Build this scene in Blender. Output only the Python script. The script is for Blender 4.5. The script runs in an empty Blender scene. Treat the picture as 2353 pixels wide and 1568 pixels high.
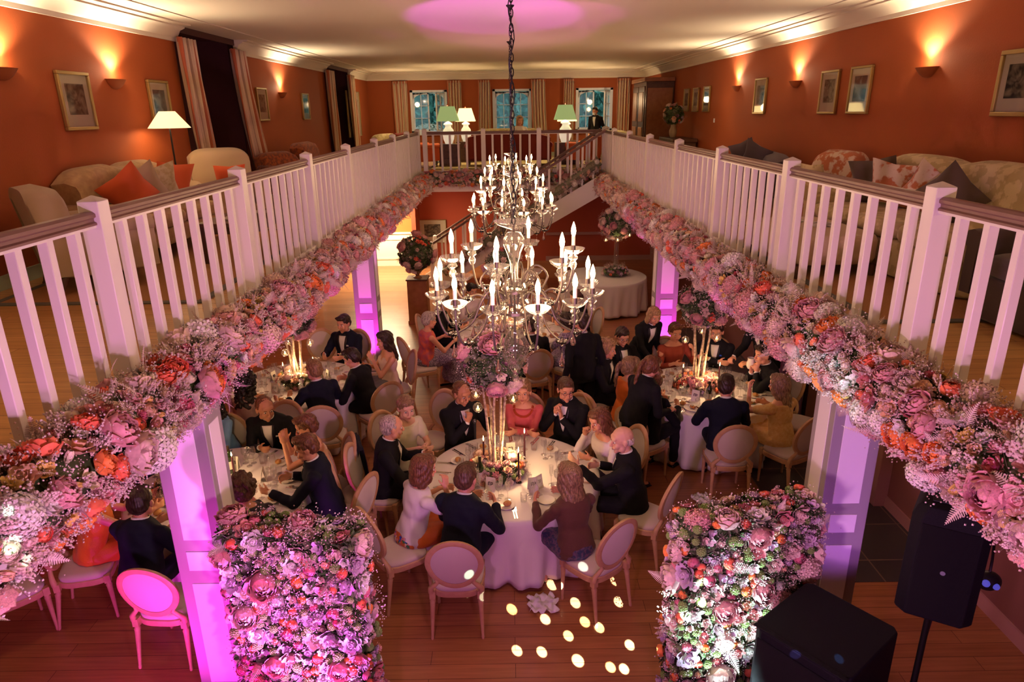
import bpy, bmesh, math, random
import numpy as np
from mathutils import Vector, Matrix, Quaternion, noise
from mathutils.bvhtree import BVHTree
PI = math.pi
R = math.radians
random.seed(7)
SC = bpy.context.scene
COL = SC.collection
# ------------------------------------------------------------------ camera
F, CX, CY, CAMZ = 1568.0, 1176.5, 784.0, 4.35
def _basis():
    yd = Vector(((1166-CX)/F, (CY-253)/F, 1)).normalized()
    ro = R(0.8)
    r = Vector((math.cos(ro), math.sin(ro), 0))
    x = (r - yd*r.dot(yd)).normalized()
    z = -x.cross(yd)
    return x, yd, z
BX, BY, BZ = _basis()
cd = bpy.data.cameras.new('camera'); cam = bpy.data.objects.new('camera', cd); COL.objects.link(cam)
cd.sensor_width = 36; cd.lens = 36*F/2353; cd.clip_start = .05; cd.clip_end = 200
# world->cam rows are components along right, up, forward; camera looks along -Z
right = Vector((BX[0], BY[0], BZ[0])); up = Vector((BX[1], BY[1], BZ[1])); fw = Vector((BX[2], BY[2], BZ[2]))
m3 = Matrix((right, up, -fw)).transposed()
cam.matrix_world = Matrix.Translation((0, 0, CAMZ)) @ m3.to_4x4()
cd.dof.use_dof = True; cd.dof.focus_distance = 7.0; cd.dof.aperture_fstop = 5.0
SC.camera = cam
def ray(px, py):
    c = Vector(((px-CX)/F, (CY-py)/F, 1)); return Vector((BX.dot(c), BY.dot(c), BZ.dot(c)))
def atz(px, py, z):
    d = ray(px, py); return d*((z-CAMZ)/d.z) + Vector((0, 0, CAMZ))
def aty(px, py, y):
    d = ray(px, py); return d*(y/d.y) + Vector((0, 0, CAMZ))
def atx(px, py, x):
    d = ray(px, py); return d*(x/d.x) + Vector((0, 0, CAMZ))
# ------------------------------------------------------------------ materials
MATS = {}
def mat(name, col, rough=.6, metal=0, emis=None, es=0, trans=0, spec=.5, bump=None, sheen=0, coat=0, sub=0, ior=1.45, var=None, alpha=None):
    if name in MATS: return MATS[name]
    m = bpy.data.materials.new(name); m.use_nodes = True; nt = m.node_tree; b = nt.nodes['Principled BSDF']
    c = (*col, 1)
    b.inputs['Base Color'].default_value = c
    b.inputs['Roughness'].default_value = rough; b.inputs['Metallic'].default_value = metal
    b.inputs['Specular IOR Level'].default_value = spec; b.inputs['IOR'].default_value = ior
    b.inputs['Transmission Weight'].default_value = trans
    if sheen: b.inputs['Sheen Weight'].default_value = sheen
    if coat: b.inputs['Coat Weight'].default_value = coat
    if sub:
        b.inputs['Subsurface Weight'].default_value = sub; b.inputs['Subsurface Radius'].default_value = (.02, .008, .004)
    if emis: b.inputs['Emission Color'].default_value = (*emis, 1); b.inputs['Emission Strength'].default_value = es
    tc = nt.nodes.new('ShaderNodeTexCoord')
    if var:   # (scale, other colour, contrast)
        n = nt.nodes.new('ShaderNodeTexNoise'); n.inputs['Scale'].default_value = var[0]; n.inputs['Detail'].default_value = 4
        nt.links.new(tc.outputs['Object'], n.inputs['Vector'])
        r = nt.nodes.new('ShaderNodeValToRGB'); r.color_ramp.elements[0].position = .5-var[2]; r.color_ramp.elements[1].position = .5+var[2]
        r.color_ramp.elements[0].color = c; r.color_ramp.elements[1].color = (*var[1], 1)
        nt.links.new(n.outputs['Fac'], r.inputs['Fac']); nt.links.new(r.outputs['Color'], b.inputs['Base Color'])
    if bump:  # (scale, strength)
        n = nt.nodes.new('ShaderNodeTexNoise'); n.inputs['Scale'].default_value = bump[0]; n.inputs['Detail'].default_value = 5
        nt.links.new(tc.outputs['Object'], n.inputs['Vector'])
        bm_ = nt.nodes.new('ShaderNodeBump'); bm_.inputs['Strength'].default_value = bump[1]; bm_.inputs['Distance'].default_value = .01
        nt.links.new(n.outputs['Fac'], bm_.inputs['Height']); nt.links.new(bm_.outputs['Normal'], b.inputs['Normal'])
    MATS[name] = m
    return m
def nodes(m):
    nt = m.node_tree
    def N(t, **k):
        n = nt.nodes.new(t)
        for a, v in k.items():
            if a.startswith('i_'): n.inputs[int(a[2:])].default_value = v
            else: setattr(n, a, v)
        return n
    return nt, N, nt.links.new, nt.nodes['Principled BSDF']
def thin_glass(name, lo=.06, hi=.75, tint=(.97, .97, .98), p=2.2):
    m = mat(name, (1, 1, 1)); nt, N, L, b = nodes(m); out = [n for n in nt.nodes if n.type == 'OUTPUT_MATERIAL'][0]
    tr = N('ShaderNodeBsdfTransparent'); tr.inputs[0].default_value = (*tint, 1); gl = N('ShaderNodeBsdfGlossy'); gl.inputs['Roughness'].default_value = .04; gl.inputs[0].default_value = (1, 1, 1, 1)
    lw = N('ShaderNodeLayerWeight'); lw.inputs[0].default_value = .5; pw = N('ShaderNodeMath', operation='POWER'); pw.inputs[1].default_value = p; L(lw.outputs['Facing'], pw.inputs[0])
    mr = N('ShaderNodeMapRange'); mr.inputs[3].default_value = lo; mr.inputs[4].default_value = hi; L(pw.outputs[0], mr.inputs[0])
    mx = N('ShaderNodeMixShader'); L(mr.outputs[0], mx.inputs[0]); L(tr.outputs[0], mx.inputs[1]); L(gl.outputs[0], mx.inputs[2])
    tl = N('ShaderNodeBsdfTranslucent'); tl.inputs[0].default_value = (.9, .9, .95, 1); m2 = N('ShaderNodeMixShader'); m2.inputs[0].default_value = .05; L(mx.outputs[0], m2.inputs[1]); L(tl.outputs[0], m2.inputs[2]); L(m2.outputs[0], out.inputs[0]); return m
# ------------------------------------------------------------------ mesh builder
class MB:
    def __init__(s):
        s.V = []; s.F = []; s.M = []; s.n = 0
    def add(s, V, Fc, mi=0, T=None):
        V = np.asarray(V, float).reshape(-1, 3)
        if T is not None:
            A = np.array(T)
            V = V @ A[:3, :3].T + A[:3, 3]
        o = s.n; s.V.append(V); s.n += len(V)
        s.F.extend([tuple(i+o for i in f) for f in Fc])
        if isinstance(mi, int): s.M.extend([mi]*len(Fc))
        else: s.M.extend(mi)
        return s
    def box(s, x0, x1, y0, y1, z0, z1, mi=0, T=None):
        V = [(x, y, z) for z in (z0, z1) for y in (y0, y1) for x in (x0, x1)]
        Fc = [(0, 2, 3, 1), (4, 5, 7, 6), (0, 1, 5, 4), (2, 6, 7, 3), (0, 4, 6, 2), (1, 3, 7, 5)]
        return s.add(V, Fc, mi, T)
    def cbox(s, c, d, mi=0, T=None):
        return s.box(c[0]-d[0]/2, c[0]+d[0]/2, c[1]-d[1]/2, c[1]+d[1]/2, c[2]-d[2]/2, c[2]+d[2]/2, mi, T)
    def lathe(s, prof, n=16, mi=0, T=None, caps=True, sx=1, sy=1):
        V = []; Fc = []
        for r, z in prof:
            for k in range(n):
                a = 2*PI*k/n; V.append((r*math.cos(a)*sx, r*math.sin(a)*sy, z))
        for i in range(len(prof)-1):
            for k in range(n):
                k2 = (k+1) % n
                Fc.append((i*n+k, i*n+k2, (i+1)*n+k2, (i+1)*n+k))
        if caps:
            if prof[0][0] > 1e-5: Fc.append(tuple(range(n-1, -1, -1)))
            if prof[-1][0] > 1e-5: Fc.append(tuple((len(prof)-1)*n+k for k in range(n)))
        return s.add(V, Fc, mi, T)
    def tube(s, pts, r, n=8, mi=0, T=None, closed=False, sq=None):
        pts = [Vector(p) for p in pts]; L = len(pts)
        rr = r if isinstance(r, (list, tuple)) else [r]*L
        V = []; Fc = []; prev = None
        for i, p in enumerate(pts):
            if closed: t = pts[(i+1) % L]-pts[i-1]
            else: t = pts[min(i+1, L-1)]-pts[max(i-1, 0)]
            t.normalize()
            if prev is None:
                a = Vector((0, 0, 1)) if abs(t.z) < .9 else Vector((1, 0, 0))
                u = t.cross(a).normalized()
            else:
                u = (prev - t*prev.dot(t))
                u = u.normalized() if u.length > 1e-6 else t.orthogonal().normalized()
            prev = u; w = t.cross(u)
            for k in range(n):
                a = 2*PI*k/n
                V.append(p+(u*math.cos(a)+w*math.sin(a)*(sq or 1))*rr[i])
        m = L if closed else L-1
        for i in range(m):
            j = (i+1) % L
            for k in range(n):
                k2 = (k+1) % n
                Fc.append((i*n+k, i*n+k2, j*n+k2, j*n+k))
        if not closed:
            Fc.append(tuple(range(n-1, -1, -1))); Fc.append(tuple((L-1)*n+k for k in range(n)))
        return s.add(V, Fc, mi, T)
    def ell(s, c, r, n=12, m=8, mi=0, T=None, rot=None):
        V = []; Fc = []
        if not isinstance(r, (list, tuple)): r = (r, r, r)
        q = Matrix.Identity(3) if rot is None else rot
        c = Vector(c)
        for i in range(1, m):
            ph = PI*i/m
            for k in range(n):
                a = 2*PI*k/n
                V.append(c + q @ Vector((r[0]*math.sin(ph)*math.cos(a), r[1]*math.sin(ph)*math.sin(a), r[2]*math.cos(ph))))
        V.append(c + q @ Vector((0, 0, r[2]))); V.append(c + q @ Vector((0, 0, -r[2])))
        t = (m-1)*n
        for i in range(m-2):
            for k in range(n):
                k2 = (k+1) % n
                Fc.append((i*n+k, (i+1)*n+k, (i+1)*n+k2, i*n+k2))
        for k in range(n):
            k2 = (k+1) % n
            Fc.append((t, k, k2)); Fc.append((t+1, (m-2)*n+k2, (m-2)*n+k))
        return s.add(V, Fc, mi, T)
    def cap(s, p0, p1, r0, r1, n=12, mi=0, T=None, flat=1.0, side=None):
        """tapered capsule from p0 to p1"""
        p0 = Vector(p0); p1 = Vector(p1); t = (p1-p0)
        L = t.length
        if L < 1e-6: return s.ell(p0, r0, mi=mi, T=T)
        t.normalize()
        if side is None: u = t.orthogonal().normalized()
        else:
            u = Vector(side) - t*Vector(side).dot(t); u.normalize()
        w = t.cross(u)
        prof = [(-1, 0)]
        rings = []
        for a in (75, 45, 15): rings.append((p0 - t*r0*math.sin(R(a)), r0*math.cos(R(a))))
        for a in (15, 45, 75): rings.append((p1 + t*r1*math.sin(R(a)), r1*math.cos(R(a))))
        V = []; Fc = []
        for c, r in rings:
            for k in range(n):
                a = 2*PI*k/n; V.append(c+(u*math.cos(a)+w*math.sin(a)*flat)*r)
        V.append(p0-t*r0); V.append(p1+t*r1); q = len(rings)*n
        for i in range(len(rings)-1):
            for k in range(n):
                k2 = (k+1) % n; Fc.append((i*n+k, i*n+k2, (i+1)*n+k2, (i+1)*n+k))
        for k in range(n):
            k2 = (k+1) % n; Fc.append((q, k2, k)); Fc.append((q+1, (len(rings)-1)*n+k, (len(rings)-1)*n+k2))
        return s.add(V, Fc, mi, T)
    def loft(s, rings, mi=0, T=None, closed=False, capends=True):
        """rings: list of lists of points (same length)"""
        n = len(rings[0]); V = [p for r_ in rings for p in r_]; Fc = []
        L = len(rings)
        for i in range(L if closed else L-1):
            j = (i+1) % L
            for k in range(n):
                k2 = (k+1) % n; Fc.append((i*n+k, i*n+k2, j*n+k2, j*n+k))
        if capends and not closed:
            Fc.append(tuple(range(n-1, -1, -1))); Fc.append(tuple((L-1)*n+k for k in range(n)))
        return s.add([tuple(v) for v in V], Fc, mi, T)
    def grid(s, P, mi=0, T=None):
        """P: 2-D list of points -> open sheet"""
        a = len(P); b = len(P[0]); V = [tuple(p) for row in P for p in row]
        Fc = [(i*b+j, i*b+j+1, (i+1)*b+j+1, (i+1)*b+j) for i in range(a-1) for j in range(b-1)]
        return s.add(V, Fc, mi, T)
    def extr(s, poly, y0, y1, mi=0, T=None):
        """polygon in xz extruded along y"""
        n = len(poly); V = [(x, y0, z) for x, z in poly]+[(x, y1, z) for x, z in poly]
        Fc = [tuple(range(n)), tuple(range(2*n-1, n-1, -1))]+[(i, i+n, (i+1) % n+n, (i+1) % n) for i in range(n)]
        return s.add(V, Fc, mi, T)
    def mesh(s, name, mats, smooth=40):
        me = bpy.data.meshes.new(name)
        V = np.concatenate(s.V) if s.V else np.zeros((0, 3))
        me.from_pydata(V.tolist(), [], s.F)
        for m in (mats if isinstance(mats, (list, tuple)) else [mats]): me.materials.append(m)
        if any(s.M): me.polygons.foreach_set('material_index', s.M)
        if smooth:
            me.polygons.foreach_set('use_smooth', [True]*len(s.F))
            if smooth < 180: me.set_sharp_from_angle(angle=R(smooth))
        me.update()
        return me
    def obj(s, name, mats, parent=None, smooth=40, bevel=0, loc=None, solid=0):
        me = s.mesh(name, mats, smooth)
        o = bpy.data.objects.new(name, me); COL.objects.link(o)
        if parent is not None: o.parent = parent
        if loc is not None: o.location = loc
        if bevel:
            b = o.modifiers.new('bevel', 'BEVEL'); b.width = bevel; b.segments = 2; b.limit_method = 'ANGLE'
        if solid:
            b = o.modifiers.new('solid', 'SOLIDIFY'); b.thickness = solid; b.offset = 0
        return o
def thing(name, label, cat, loc=(0, 0, 0), rz=0, group=None):
    o = bpy.data.objects.new(name, None); COL.objects.link(o); o.empty_display_size = .1
    o.location = loc; o.rotation_euler = (0, 0, rz); tag(o, label, cat, group); return o
def tag(o, label, cat, group=None):
    o['label'] = label; o['category'] = cat
    if group: o['group'] = group
    return o
def struct(o):
    o['kind'] = 'structure'; return o
KIDS = {}
def copy_tree(o, parent=None, loc=None, rz=None, label=None, group=None):
    c = o.copy(); COL.objects.link(c)
    if parent is not None: c.parent = parent
    for ch in o.children: copy_tree(ch, c)
    if loc is not None: c.location = loc
    if rz is not None: c.rotation_euler = (0, 0, rz)
    if label: c['label'] = label
    if group: c['group'] = group
    return c
def TR(loc=(0, 0, 0), rz=0, rx=0, ry=0, s=1):
    S = Matrix.Diagonal((*(s if isinstance(s, (tuple, list)) else (s, s, s)), 1))
    return Matrix.Translation(loc) @ Matrix.Rotation(rz, 4, 'Z') @ Matrix.Rotation(ry, 4, 'Y') @ Matrix.Rotation(rx, 4, 'X') @ S
def look(dirv, up_=(0, 0, 1), loc=(0, 0, 0), s=1, spin=0):
    """matrix whose +Z is dirv"""
    z = Vector(dirv).normalized(); x = Vector(up_).cross(z)
    x = x.normalized() if x.length > 1e-4 else z.orthogonal().normalized()
    y = z.cross(x); M = Matrix((x, y, z)).transposed().to_4x4()
    return Matrix.Translation(loc) @ M @ Matrix.Rotation(spin, 4, 'Z') @ Matrix.Scale(s, 4)
def spot(name, loc, tgt, energy, col, ang=60, blend=.5, rad=.05):
    l = bpy.data.lights.new(name, 'SPOT'); l.energy = energy; l.color = col; l.spot_size = R(ang); l.spot_blend = blend; l.shadow_soft_size = rad
    o = bpy.data.objects.new(name, l); COL.objects.link(o); o.location = loc
    d = Vector(tgt)-Vector(loc); o.rotation_euler = d.to_track_quat('-Z', 'Y').to_euler(); return o
def point(name, loc, energy, col, rad=.05):
    l = bpy.data.lights.new(name, 'POINT'); l.energy = energy; l.color = col; l.shadow_soft_size = rad
    o = bpy.data.objects.new(name, l); COL.objects.link(o); o.location = loc; return o
WARM = (1, .62, .30); MAG = (1, .06, .85); PUR = (.62, .16, 1)
# ================================================================== materials of the room
def wood_mat(name, c1, c2, pl=1.6, pw=.14, rough=.38, along='X', coat=.15):
    m = mat(name, c1, rough, coat=coat); nt, N, L, b = nodes(m)
    tc = N('ShaderNodeTexCoord'); mp = N('ShaderNodeMapping')
    if along == 'Y': mp.inputs['Rotation'].default_value = (0, 0, R(90))
    L(tc.outputs['Object'], mp.inputs['Vector'])
    br = N('ShaderNodeTexBrick'); br.offset = .37; br.inputs['Scale'].default_value = 1
    br.inputs['Brick Width'].default_value = pl; br.inputs['Row Height'].default_value = pw; br.inputs['Mortar Size'].default_value = .0025
    br.inputs['Color1'].default_value = (*c1, 1); br.inputs['Color2'].default_value = (*c2, 1); br.inputs['Mortar'].default_value = (c1[0]*.35, c1[1]*.3, c1[2]*.3, 1)
    L(mp.outputs['Vector'], br.inputs['Vector'])
    mp2 = N('ShaderNodeMapping'); mp2.inputs['Scale'].default_value = (1.2, 22, 1); L(mp.outputs['Vector'], mp2.inputs['Vector'])
    ns = N('ShaderNodeTexNoise'); ns.inputs['Scale'].default_value = 1.6; ns.inputs['Detail'].default_value = 6; L(mp2.outputs['Vector'], ns.inputs['Vector'])
    mx = N('ShaderNodeMixRGB', blend_type='MULTIPLY'); mx.inputs[0].default_value = .55
    rp = N('ShaderNodeValToRGB'); rp.color_ramp.elements[0].position = .3; rp.color_ramp.elements[1].position = .7
    rp.color_ramp.elements[0].color = (.55, .5, .45, 1); rp.color_ramp.elements[1].color = (1.1, 1.1, 1.1, 1)
    L(ns.outputs['Fac'], rp.inputs['Fac']); L(br.outputs['Color'], mx.inputs[1]); L(rp.outputs['Color'], mx.inputs[2])
    L(mx.outputs['Color'], b.inputs['Base Color'])
    return m
M_floor = wood_mat('oak_floor', (.37, .14, .058), (.46, .19, .08), 1.9, .15, .32)
M_floorU = wood_mat('oak_floor_upper', (.54, .30, .10), (.66, .39, .14), 1.7, .16, .34)
M_wall = mat('terracotta_paint', (.37, .082, .019), .75, bump=(60, .15))
M_wallL = mat('terracotta_paint_lower', (.40, .065, .03), .75, bump=(60, .15))
M_white = mat('white_gloss_paint', (.84, .80, .76), .35)
M_ceil = mat('cream_ceiling_paint', (.80, .72, .60), .8)
M_rail = mat('grey_brown_rail_varnish', (.22, .12, .10), .42)
M_green = mat('sage_paint', (.40, .46, .34), .5)
M_dado = mat('mauve_dado_paint', (.42, .20, .19), .6)
M_glass = mat('clear_glass', (1, 1, 1), .03, trans=1, spec=.5, ior=1.45)
M_black = mat('black_plastic', (.012, .012, .016), .5)
M_darkwood = mat('dark_wood', (.07, .03, .018), .4, var=(14, (.12, .05, .03), .2))
M_midwood = mat('brown_wood', (.28, .11, .045), .45, var=(9, (.40, .17, .07), .25), bump=(30, .1))
M_brass = mat('aged_gilt', (.45, .32, .12), .4, metal=.8)
ZU = 2.83   # upper floor
XL, XR = -4.7, 4.65
VL, VR = -2.34, 2.50    # void edges
YF = 18.5               # far edge of the void
YW = 24.4               # far wall
ZC = 5.55               # ceiling
YN = -3.0
XRL = 4.25              # lower right wall
YB = 20.4               # lower back wall
# lower floor
struct(MB().box(-7.2, 6.5, YN, 22.5, -.12, 0).obj('floor', M_floor))
# slate strip on the right
M_slate = mat('slate_tiles', (.03, .03, .035), .35)
nt, N, L, b = nodes(M_slate)
tc = N('ShaderNodeTexCoord'); br = N('ShaderNodeTexBrick'); br.offset = 0; br.inputs['Scale'].default_value = 1
br.inputs['Brick Width'].default_value = .62; br.inputs['Row Height'].default_value = .62; br.inputs['Mortar Size'].default_value = .008
br.inputs['Color1'].default_value = (.045, .04, .042, 1); br.inputs['Color2'].default_value = (.065, .055, .055, 1); br.inputs['Mortar'].default_value = (.2, .13, .1, 1)
mp = N('ShaderNodeMapping'); mp.inputs['Location'].default_value = (.15, -.2, 0)
L(tc.outputs['Object'], mp.inputs['Vector']); L(mp.outputs['Vector'], br.inputs['Vector']); L(br.outputs['Color'], b.inputs['Base Color'])
struct(MB().box(2.95, XRL+2.2, 5.45, 13.5, .001, .006).obj('floor_slate', M_slate))
# upper floor: U shape around the void
for nm, (a, b_, c, d) in {'floor_upper_left': (XL-.2, VL, YN, YW+.2), 'floor_upper_right': (VR, XR+.2, YN, YW+.2), 'floor_upper_far': (VL, VR, YF+.02, YW+.2), 'floor_upper_near': (VL, VR, YN, -1.0)}.items():
    struct(MB().box(a, b_, c, d, ZU-.04, ZU).obj(nm, M_floorU))
    e = 0.0
    struct(MB().box(a, b_, c, d, ZU-.42, ZU-.045).obj(nm.replace('floor_upper', 'ceiling_lower'), M_white))
# white edge boards round the void (fascia)
struct(MB().box(VL, VL+.03, -1, YF, ZU-.44, ZU+.02).obj('trim_1', M_white))
struct(MB().box(VR-.03, VR, -1, YF, ZU-.44, ZU+.02).obj('trim_2', M_white))
struct(MB().box(VL, VR, YF-.03, YF, ZU-.52, ZU+.02).obj('trim_3', M_white))
# upper walls (left one with two tall dark alcoves/openings)
alc = [(atz(412, 90, 5.35).y, atz(520, 100, 5.35).y), (atz(735, 155, 5.35).y, atz(778, 160, 5.35).y)]
A1 = (10.55, 12.75); A2 = (18.9, 21.6)
wl = MB()
y = YN
for a0, a1 in (A1, A2):
    wl.box(XL-.25, XL, y, a0, ZU, ZC)
    y = a1
wl.box(XL-.25, XL, y, YW+.2, ZU, ZC)
struct(wl.obj('wall_left', M_wall))
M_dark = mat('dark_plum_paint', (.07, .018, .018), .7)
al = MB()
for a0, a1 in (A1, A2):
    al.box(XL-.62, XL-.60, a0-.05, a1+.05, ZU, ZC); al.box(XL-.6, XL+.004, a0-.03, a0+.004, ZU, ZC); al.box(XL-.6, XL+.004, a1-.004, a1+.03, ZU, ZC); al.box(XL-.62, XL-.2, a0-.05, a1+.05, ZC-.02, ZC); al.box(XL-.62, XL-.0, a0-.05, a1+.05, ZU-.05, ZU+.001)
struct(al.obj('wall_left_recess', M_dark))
struct(MB().box(XR, XR+.2, YN, YW+.2, ZU, ZC).obj('wall_right', M_wall))
struct(MB().box(XL-.2, XR+.2, YN-.2, YN, 0, ZC).obj('wall_near', M_wall))
struct(MB().box(XL-.3, XR+.3, YN-.2, YW+.3, ZC, ZC+.15).obj('ceiling', M_ceil))
# far wall with three windows
ZW0, ZW1 = 3.62, 5.02
wins = []
for (xa, xb) in ((946, 1030), (1133, 1222), (1322, 1406)):
    pa = aty(xa, 290, YW); pb = aty(xb, 290, YW); wins.append((pa.x, pb.x))
wf = MB(); x = XL-.2
for a, b_ in wins:
    wf.box(x, a, YW, YW+.2, ZU-.4, ZC); wf.box(a, b_, YW, YW+.2, ZU-.4, ZW0); wf.box(a, b_, YW, YW+.2, ZW1, ZC); x = b_
wf.box(x, XR+.2, YW, YW+.2, ZU-.4, ZC)
struct(wf.obj('wall_far', M_wall))
M_winf = mat('window_white_paint', (.78, .84, .92), .4)
M_pane = thin_glass('window_pane_glass', .04, .6, (.95, 1, 1))
for i, (a, b_) in enumerate(wins):
    w = thing('window_%d' % (i+1), '', '', (0, 0, 0)); del w['label']; del w['category']; struct(w)
    fr = MB(); t = .09
    fr.box(a, a+t, YW-.02, YW+.12, ZW0, ZW1); fr.box(b_-t, b_, YW-.02, YW+.12, ZW0, ZW1); fr.box(a, b_, YW-.02, YW+.12, ZW0, ZW0+t); fr.box(a, b_, YW-.02, YW+.12, ZW1-t*.8, ZW1)
    fr.box(a-.06, b_+.06, YW-.1, YW, ZW0-.05, ZW0)
    # arch spandrels
    n = 10; c = (a+b_)/2; h = (b_-a)/2-t
    poly = [(a+t, ZW1-t)]+[(c-h*math.cos(PI*k/n), ZW1-.34+.24*math.sin(PI*k/n)) for k in range(n+1)]+[(b_-t, ZW1-t)]
    top = poly
    for k in range(n):
        p, q = poly[1+k], poly[2+k]
        fr.extr([(p[0], p[1]), (q[0], q[1]), (q[0], ZW1-t), (p[0], ZW1-t)], YW+.02, YW+.07)
    struct(fr.obj('window_frame', M_winf, w, bevel=.006))
    # casements: fixed left leaf, second leaf opened for windows 1 and 3
    def leaf(name, x0, x1, ang, hinge):
        g = MB(); s_ = .045; wd = x1-x0
        for (u0, u1, z0, z1) in ((0, s_, 0, 1.22), (wd-s_, wd, 0, 1.22), (0, wd, 0, s_), (0, wd, 1.22-s_, 1.22), (wd/2-.011, wd/2+.011, 0, 1.22), (0, wd, .40, .42), (0, wd, .80, .82)):
            g.box(u0, u1, -.02, .02, z0, z1)
        if hinge == 'r':
            T = TR((x1, YW+.04, ZW0+.09), rz=-ang) @ TR((-wd, 0, 0))
        else: T = TR((x0, YW+.04, ZW0+.09), rz=ang)
        g2 = MB(); g2.V = [np.asarray(v) @ np.array(T)[:3, :3].T+np.array(T)[:3, 3] for v in g.V]; g2.F = g.F; g2.M = g.M; g2.n = g.n
        o = g2.obj('window_sash', M_winf, w); struct(o)
        p = MB().box(s_, wd-s_, -.004, .004, s_, 1.22-s_, T=T).obj('window_pane', M_pane, o); struct(p)
    mid = (a+b_)/2
    leaf('l', a+t, mid, 0, 'l')
    leaf('r', mid, b_-t, R(-62) if i != 1 else 0, 'r')
# garden beyond the windows
M_lawn = mat('dusk_lawn', (.12, .30, .16), .9, var=(3, (.08, .2, .1), .2)); M_hedge = mat('hedge_leaves', (.07, .17, .12), .8, var=(6, (.02, .07, .06), .15))
struct(MB().box(-14, 14, YW+.3, YW+30, 2.6, 2.7).obj('floor_garden', M_lawn))
hd = MB(); rs = random.Random(3)
leafV = [(0, -.5, 0), (.32, 0, .06), (0, .6, 0), (-.32, 0, .06)]
for k in range(5200):
    x = rs.uniform(-11, 11); z = rs.uniform(2.7, 8); y = YW+7+.8*noise.noise((x*.5, z*.5, 0))+rs.uniform(-.3, .3)
    hd.add(leafV, [(0, 1, 2, 3)], 0, TR((x, y, z), rs.uniform(0, 6), rs.uniform(.6, 2.2), rs.uniform(-1, 1), rs.uniform(.25, .5)))
hd.box(-12, 12, YW+7.6, YW+8.2, 2.7, 8)
o = hd.obj('hedge', M_hedge, smooth=0); tag(o, 'tall dark green garden hedge outside the far windows', 'hedge')
sh = MB()
for k in range(900):
    v = Vector((rs.gauss(0, 1), rs.gauss(0, 1), rs.gauss(0, 1))).normalized()
    sh.add(leafV, [(0, 1, 2, 3)], 0, look(v+Vector((rs.uniform(-.5, .5), 0, rs.uniform(-.5, .5))), loc=Vector((-3.0, YW+2.6, 3.3))+Vector((v.x*.75, v.y*.5, v.z*.6)), s=.16))
sh.ell((-3.0, YW+2.6, 3.3), (.6, .4, .5))
tag(sh.obj('garden_shrub', mat('rust_shrub', (.25, .17, .1), .8, var=(9, (.12, .12, .06), .2)), smooth=0), 'brownish rounded garden shrub outside the left far window', 'shrub')
# cornice (stepped) as structure
def cornice(nm, p0, p1, inward):
    prof = [(0, -.22), (.03, -.22), (.03, -.17), (.06, -.15), (.10, -.08), (.17, -.05), (.17, -.03), (.26, -.02), (.26, 0), (0, 0)]
    p0 = Vector(p0); p1 = Vector(p1); n = Vector(inward)
    g = MB(); g.loft([[p+n*a+Vector((0, 0, z)) for a, z in prof] for p in (p0, p1)])
    struct(g.obj(nm, M_ceil))
yy = [(YN, A1[0]-.0), (A1[1], A2[0]), (A2[1], YW)]
for k, (a, b_) in enumerate(yy): cornice('trim_%d' % (4+k), (XL, a, ZC), (XL, b_, ZC), (1, 0, 0))
cornice('trim_7', (XR, YN, ZC), (XR, YW, ZC), (-1, 0, 0)); cornice('trim_8', (XL, YW, ZC), (XR, YW, ZC), (0, -1, 0))
# a slim ceiling bead further in
bd = MB()
for (a, b_, c, d) in ((XL+.55, XL+.575, YN, YW-.5), (XR-.575, XR-.55, YN, YW-.5), (XL+.55, XR-.55, YW-.525, YW-.5)): bd.box(a, b_, c, d, ZC-.012, ZC)
struct(bd.obj('trim_9', M_ceil))
# skirting
bs = MB(); y = YN
for a0, a1 in (A1, A2): bs.box(XL, XL+.02, y, a0, ZU, ZU+.13); y = a1
bs.box(XL, XL+.02, y, YW, ZU, ZU+.13)
struct(bs.obj('baseboard_left', M_green)); struct(MB().box(XR-.02, XR, YN, YW, ZU, ZU+.13).obj('baseboard_right', M_green)); struct(MB().box(XL, XR, YW-.02, YW, ZU, ZU+.13).obj('baseboard_far', M_green))
# lower walls
struct(MB().box(-7.2, -7.0, YN, 22.5, 0, ZU).obj('wall_lower_left_far', M_wallL))
struct(MB().box(XL-.2, XL, YN, 11.5, 0, ZU-.4).obj('wall_lower_left', M_wallL))
struct(MB().box(-2.75, 6.5, YB, YB+.15, 0, ZU-.4).obj('wall_lower_back', M_wallL))
wr = MB(); wr.box(XRL, XRL+.2, YN, 7.05, 0, ZU-.4); wr.box(XRL, XRL+.2, 9.0, 21, 0, ZU-.4); wr.box(XRL, XRL+.2, 7.05, 9.0, 2.25, ZU-.4)
struct(wr.obj('wall_lower_right', mat('mauve_wall_paint', (.26, .10, .085), .7)))
struct(MB().box(6.5, 6.6, YN, 22.5, -.1, ZU).obj('wall_light_seal_right', M_wallL)); struct(MB().box(-7.2, 6.6, 22.5, 22.6, -.1, ZU).obj('wall_light_seal_back', M_wallL)); struct(MB().box(XR+.15, 6.6, YN, 22.6, ZU-.42, ZU-.3).obj('ceiling_light_seal_right', M_wallL)); struct(MB().box(-7.2, XL-.15, YN, 22.6, ZU-.42, ZU-.3).obj('ceiling_light_seal_left', M_wallL)); struct(MB().box(-7.2, 6.6, YN-.1, YN, -.1, ZU).obj('wall_lower_near', M_wallL))  # unseen outer walls and ceilings, added to seal out world light
tr = MB(); tr.box(XRL-.03, XRL, YN, 7.0, .86, .93); tr.box(XRL-.02, XRL, YN, 7.0, 0, .14)
tr.box(XRL-.02, XRL, 2.0, 2.08, .14, .86)
struct(tr.obj('trim_10', mat('pale_mauve_trim', (.5, .26, .24), .5)))
pm = MB(); pm.box(XRL-.14, XRL+.22, 6.75, 7.05, 0, 2.35); struct(pm.obj('trim_11', M_dado, bevel=.01))
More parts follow.
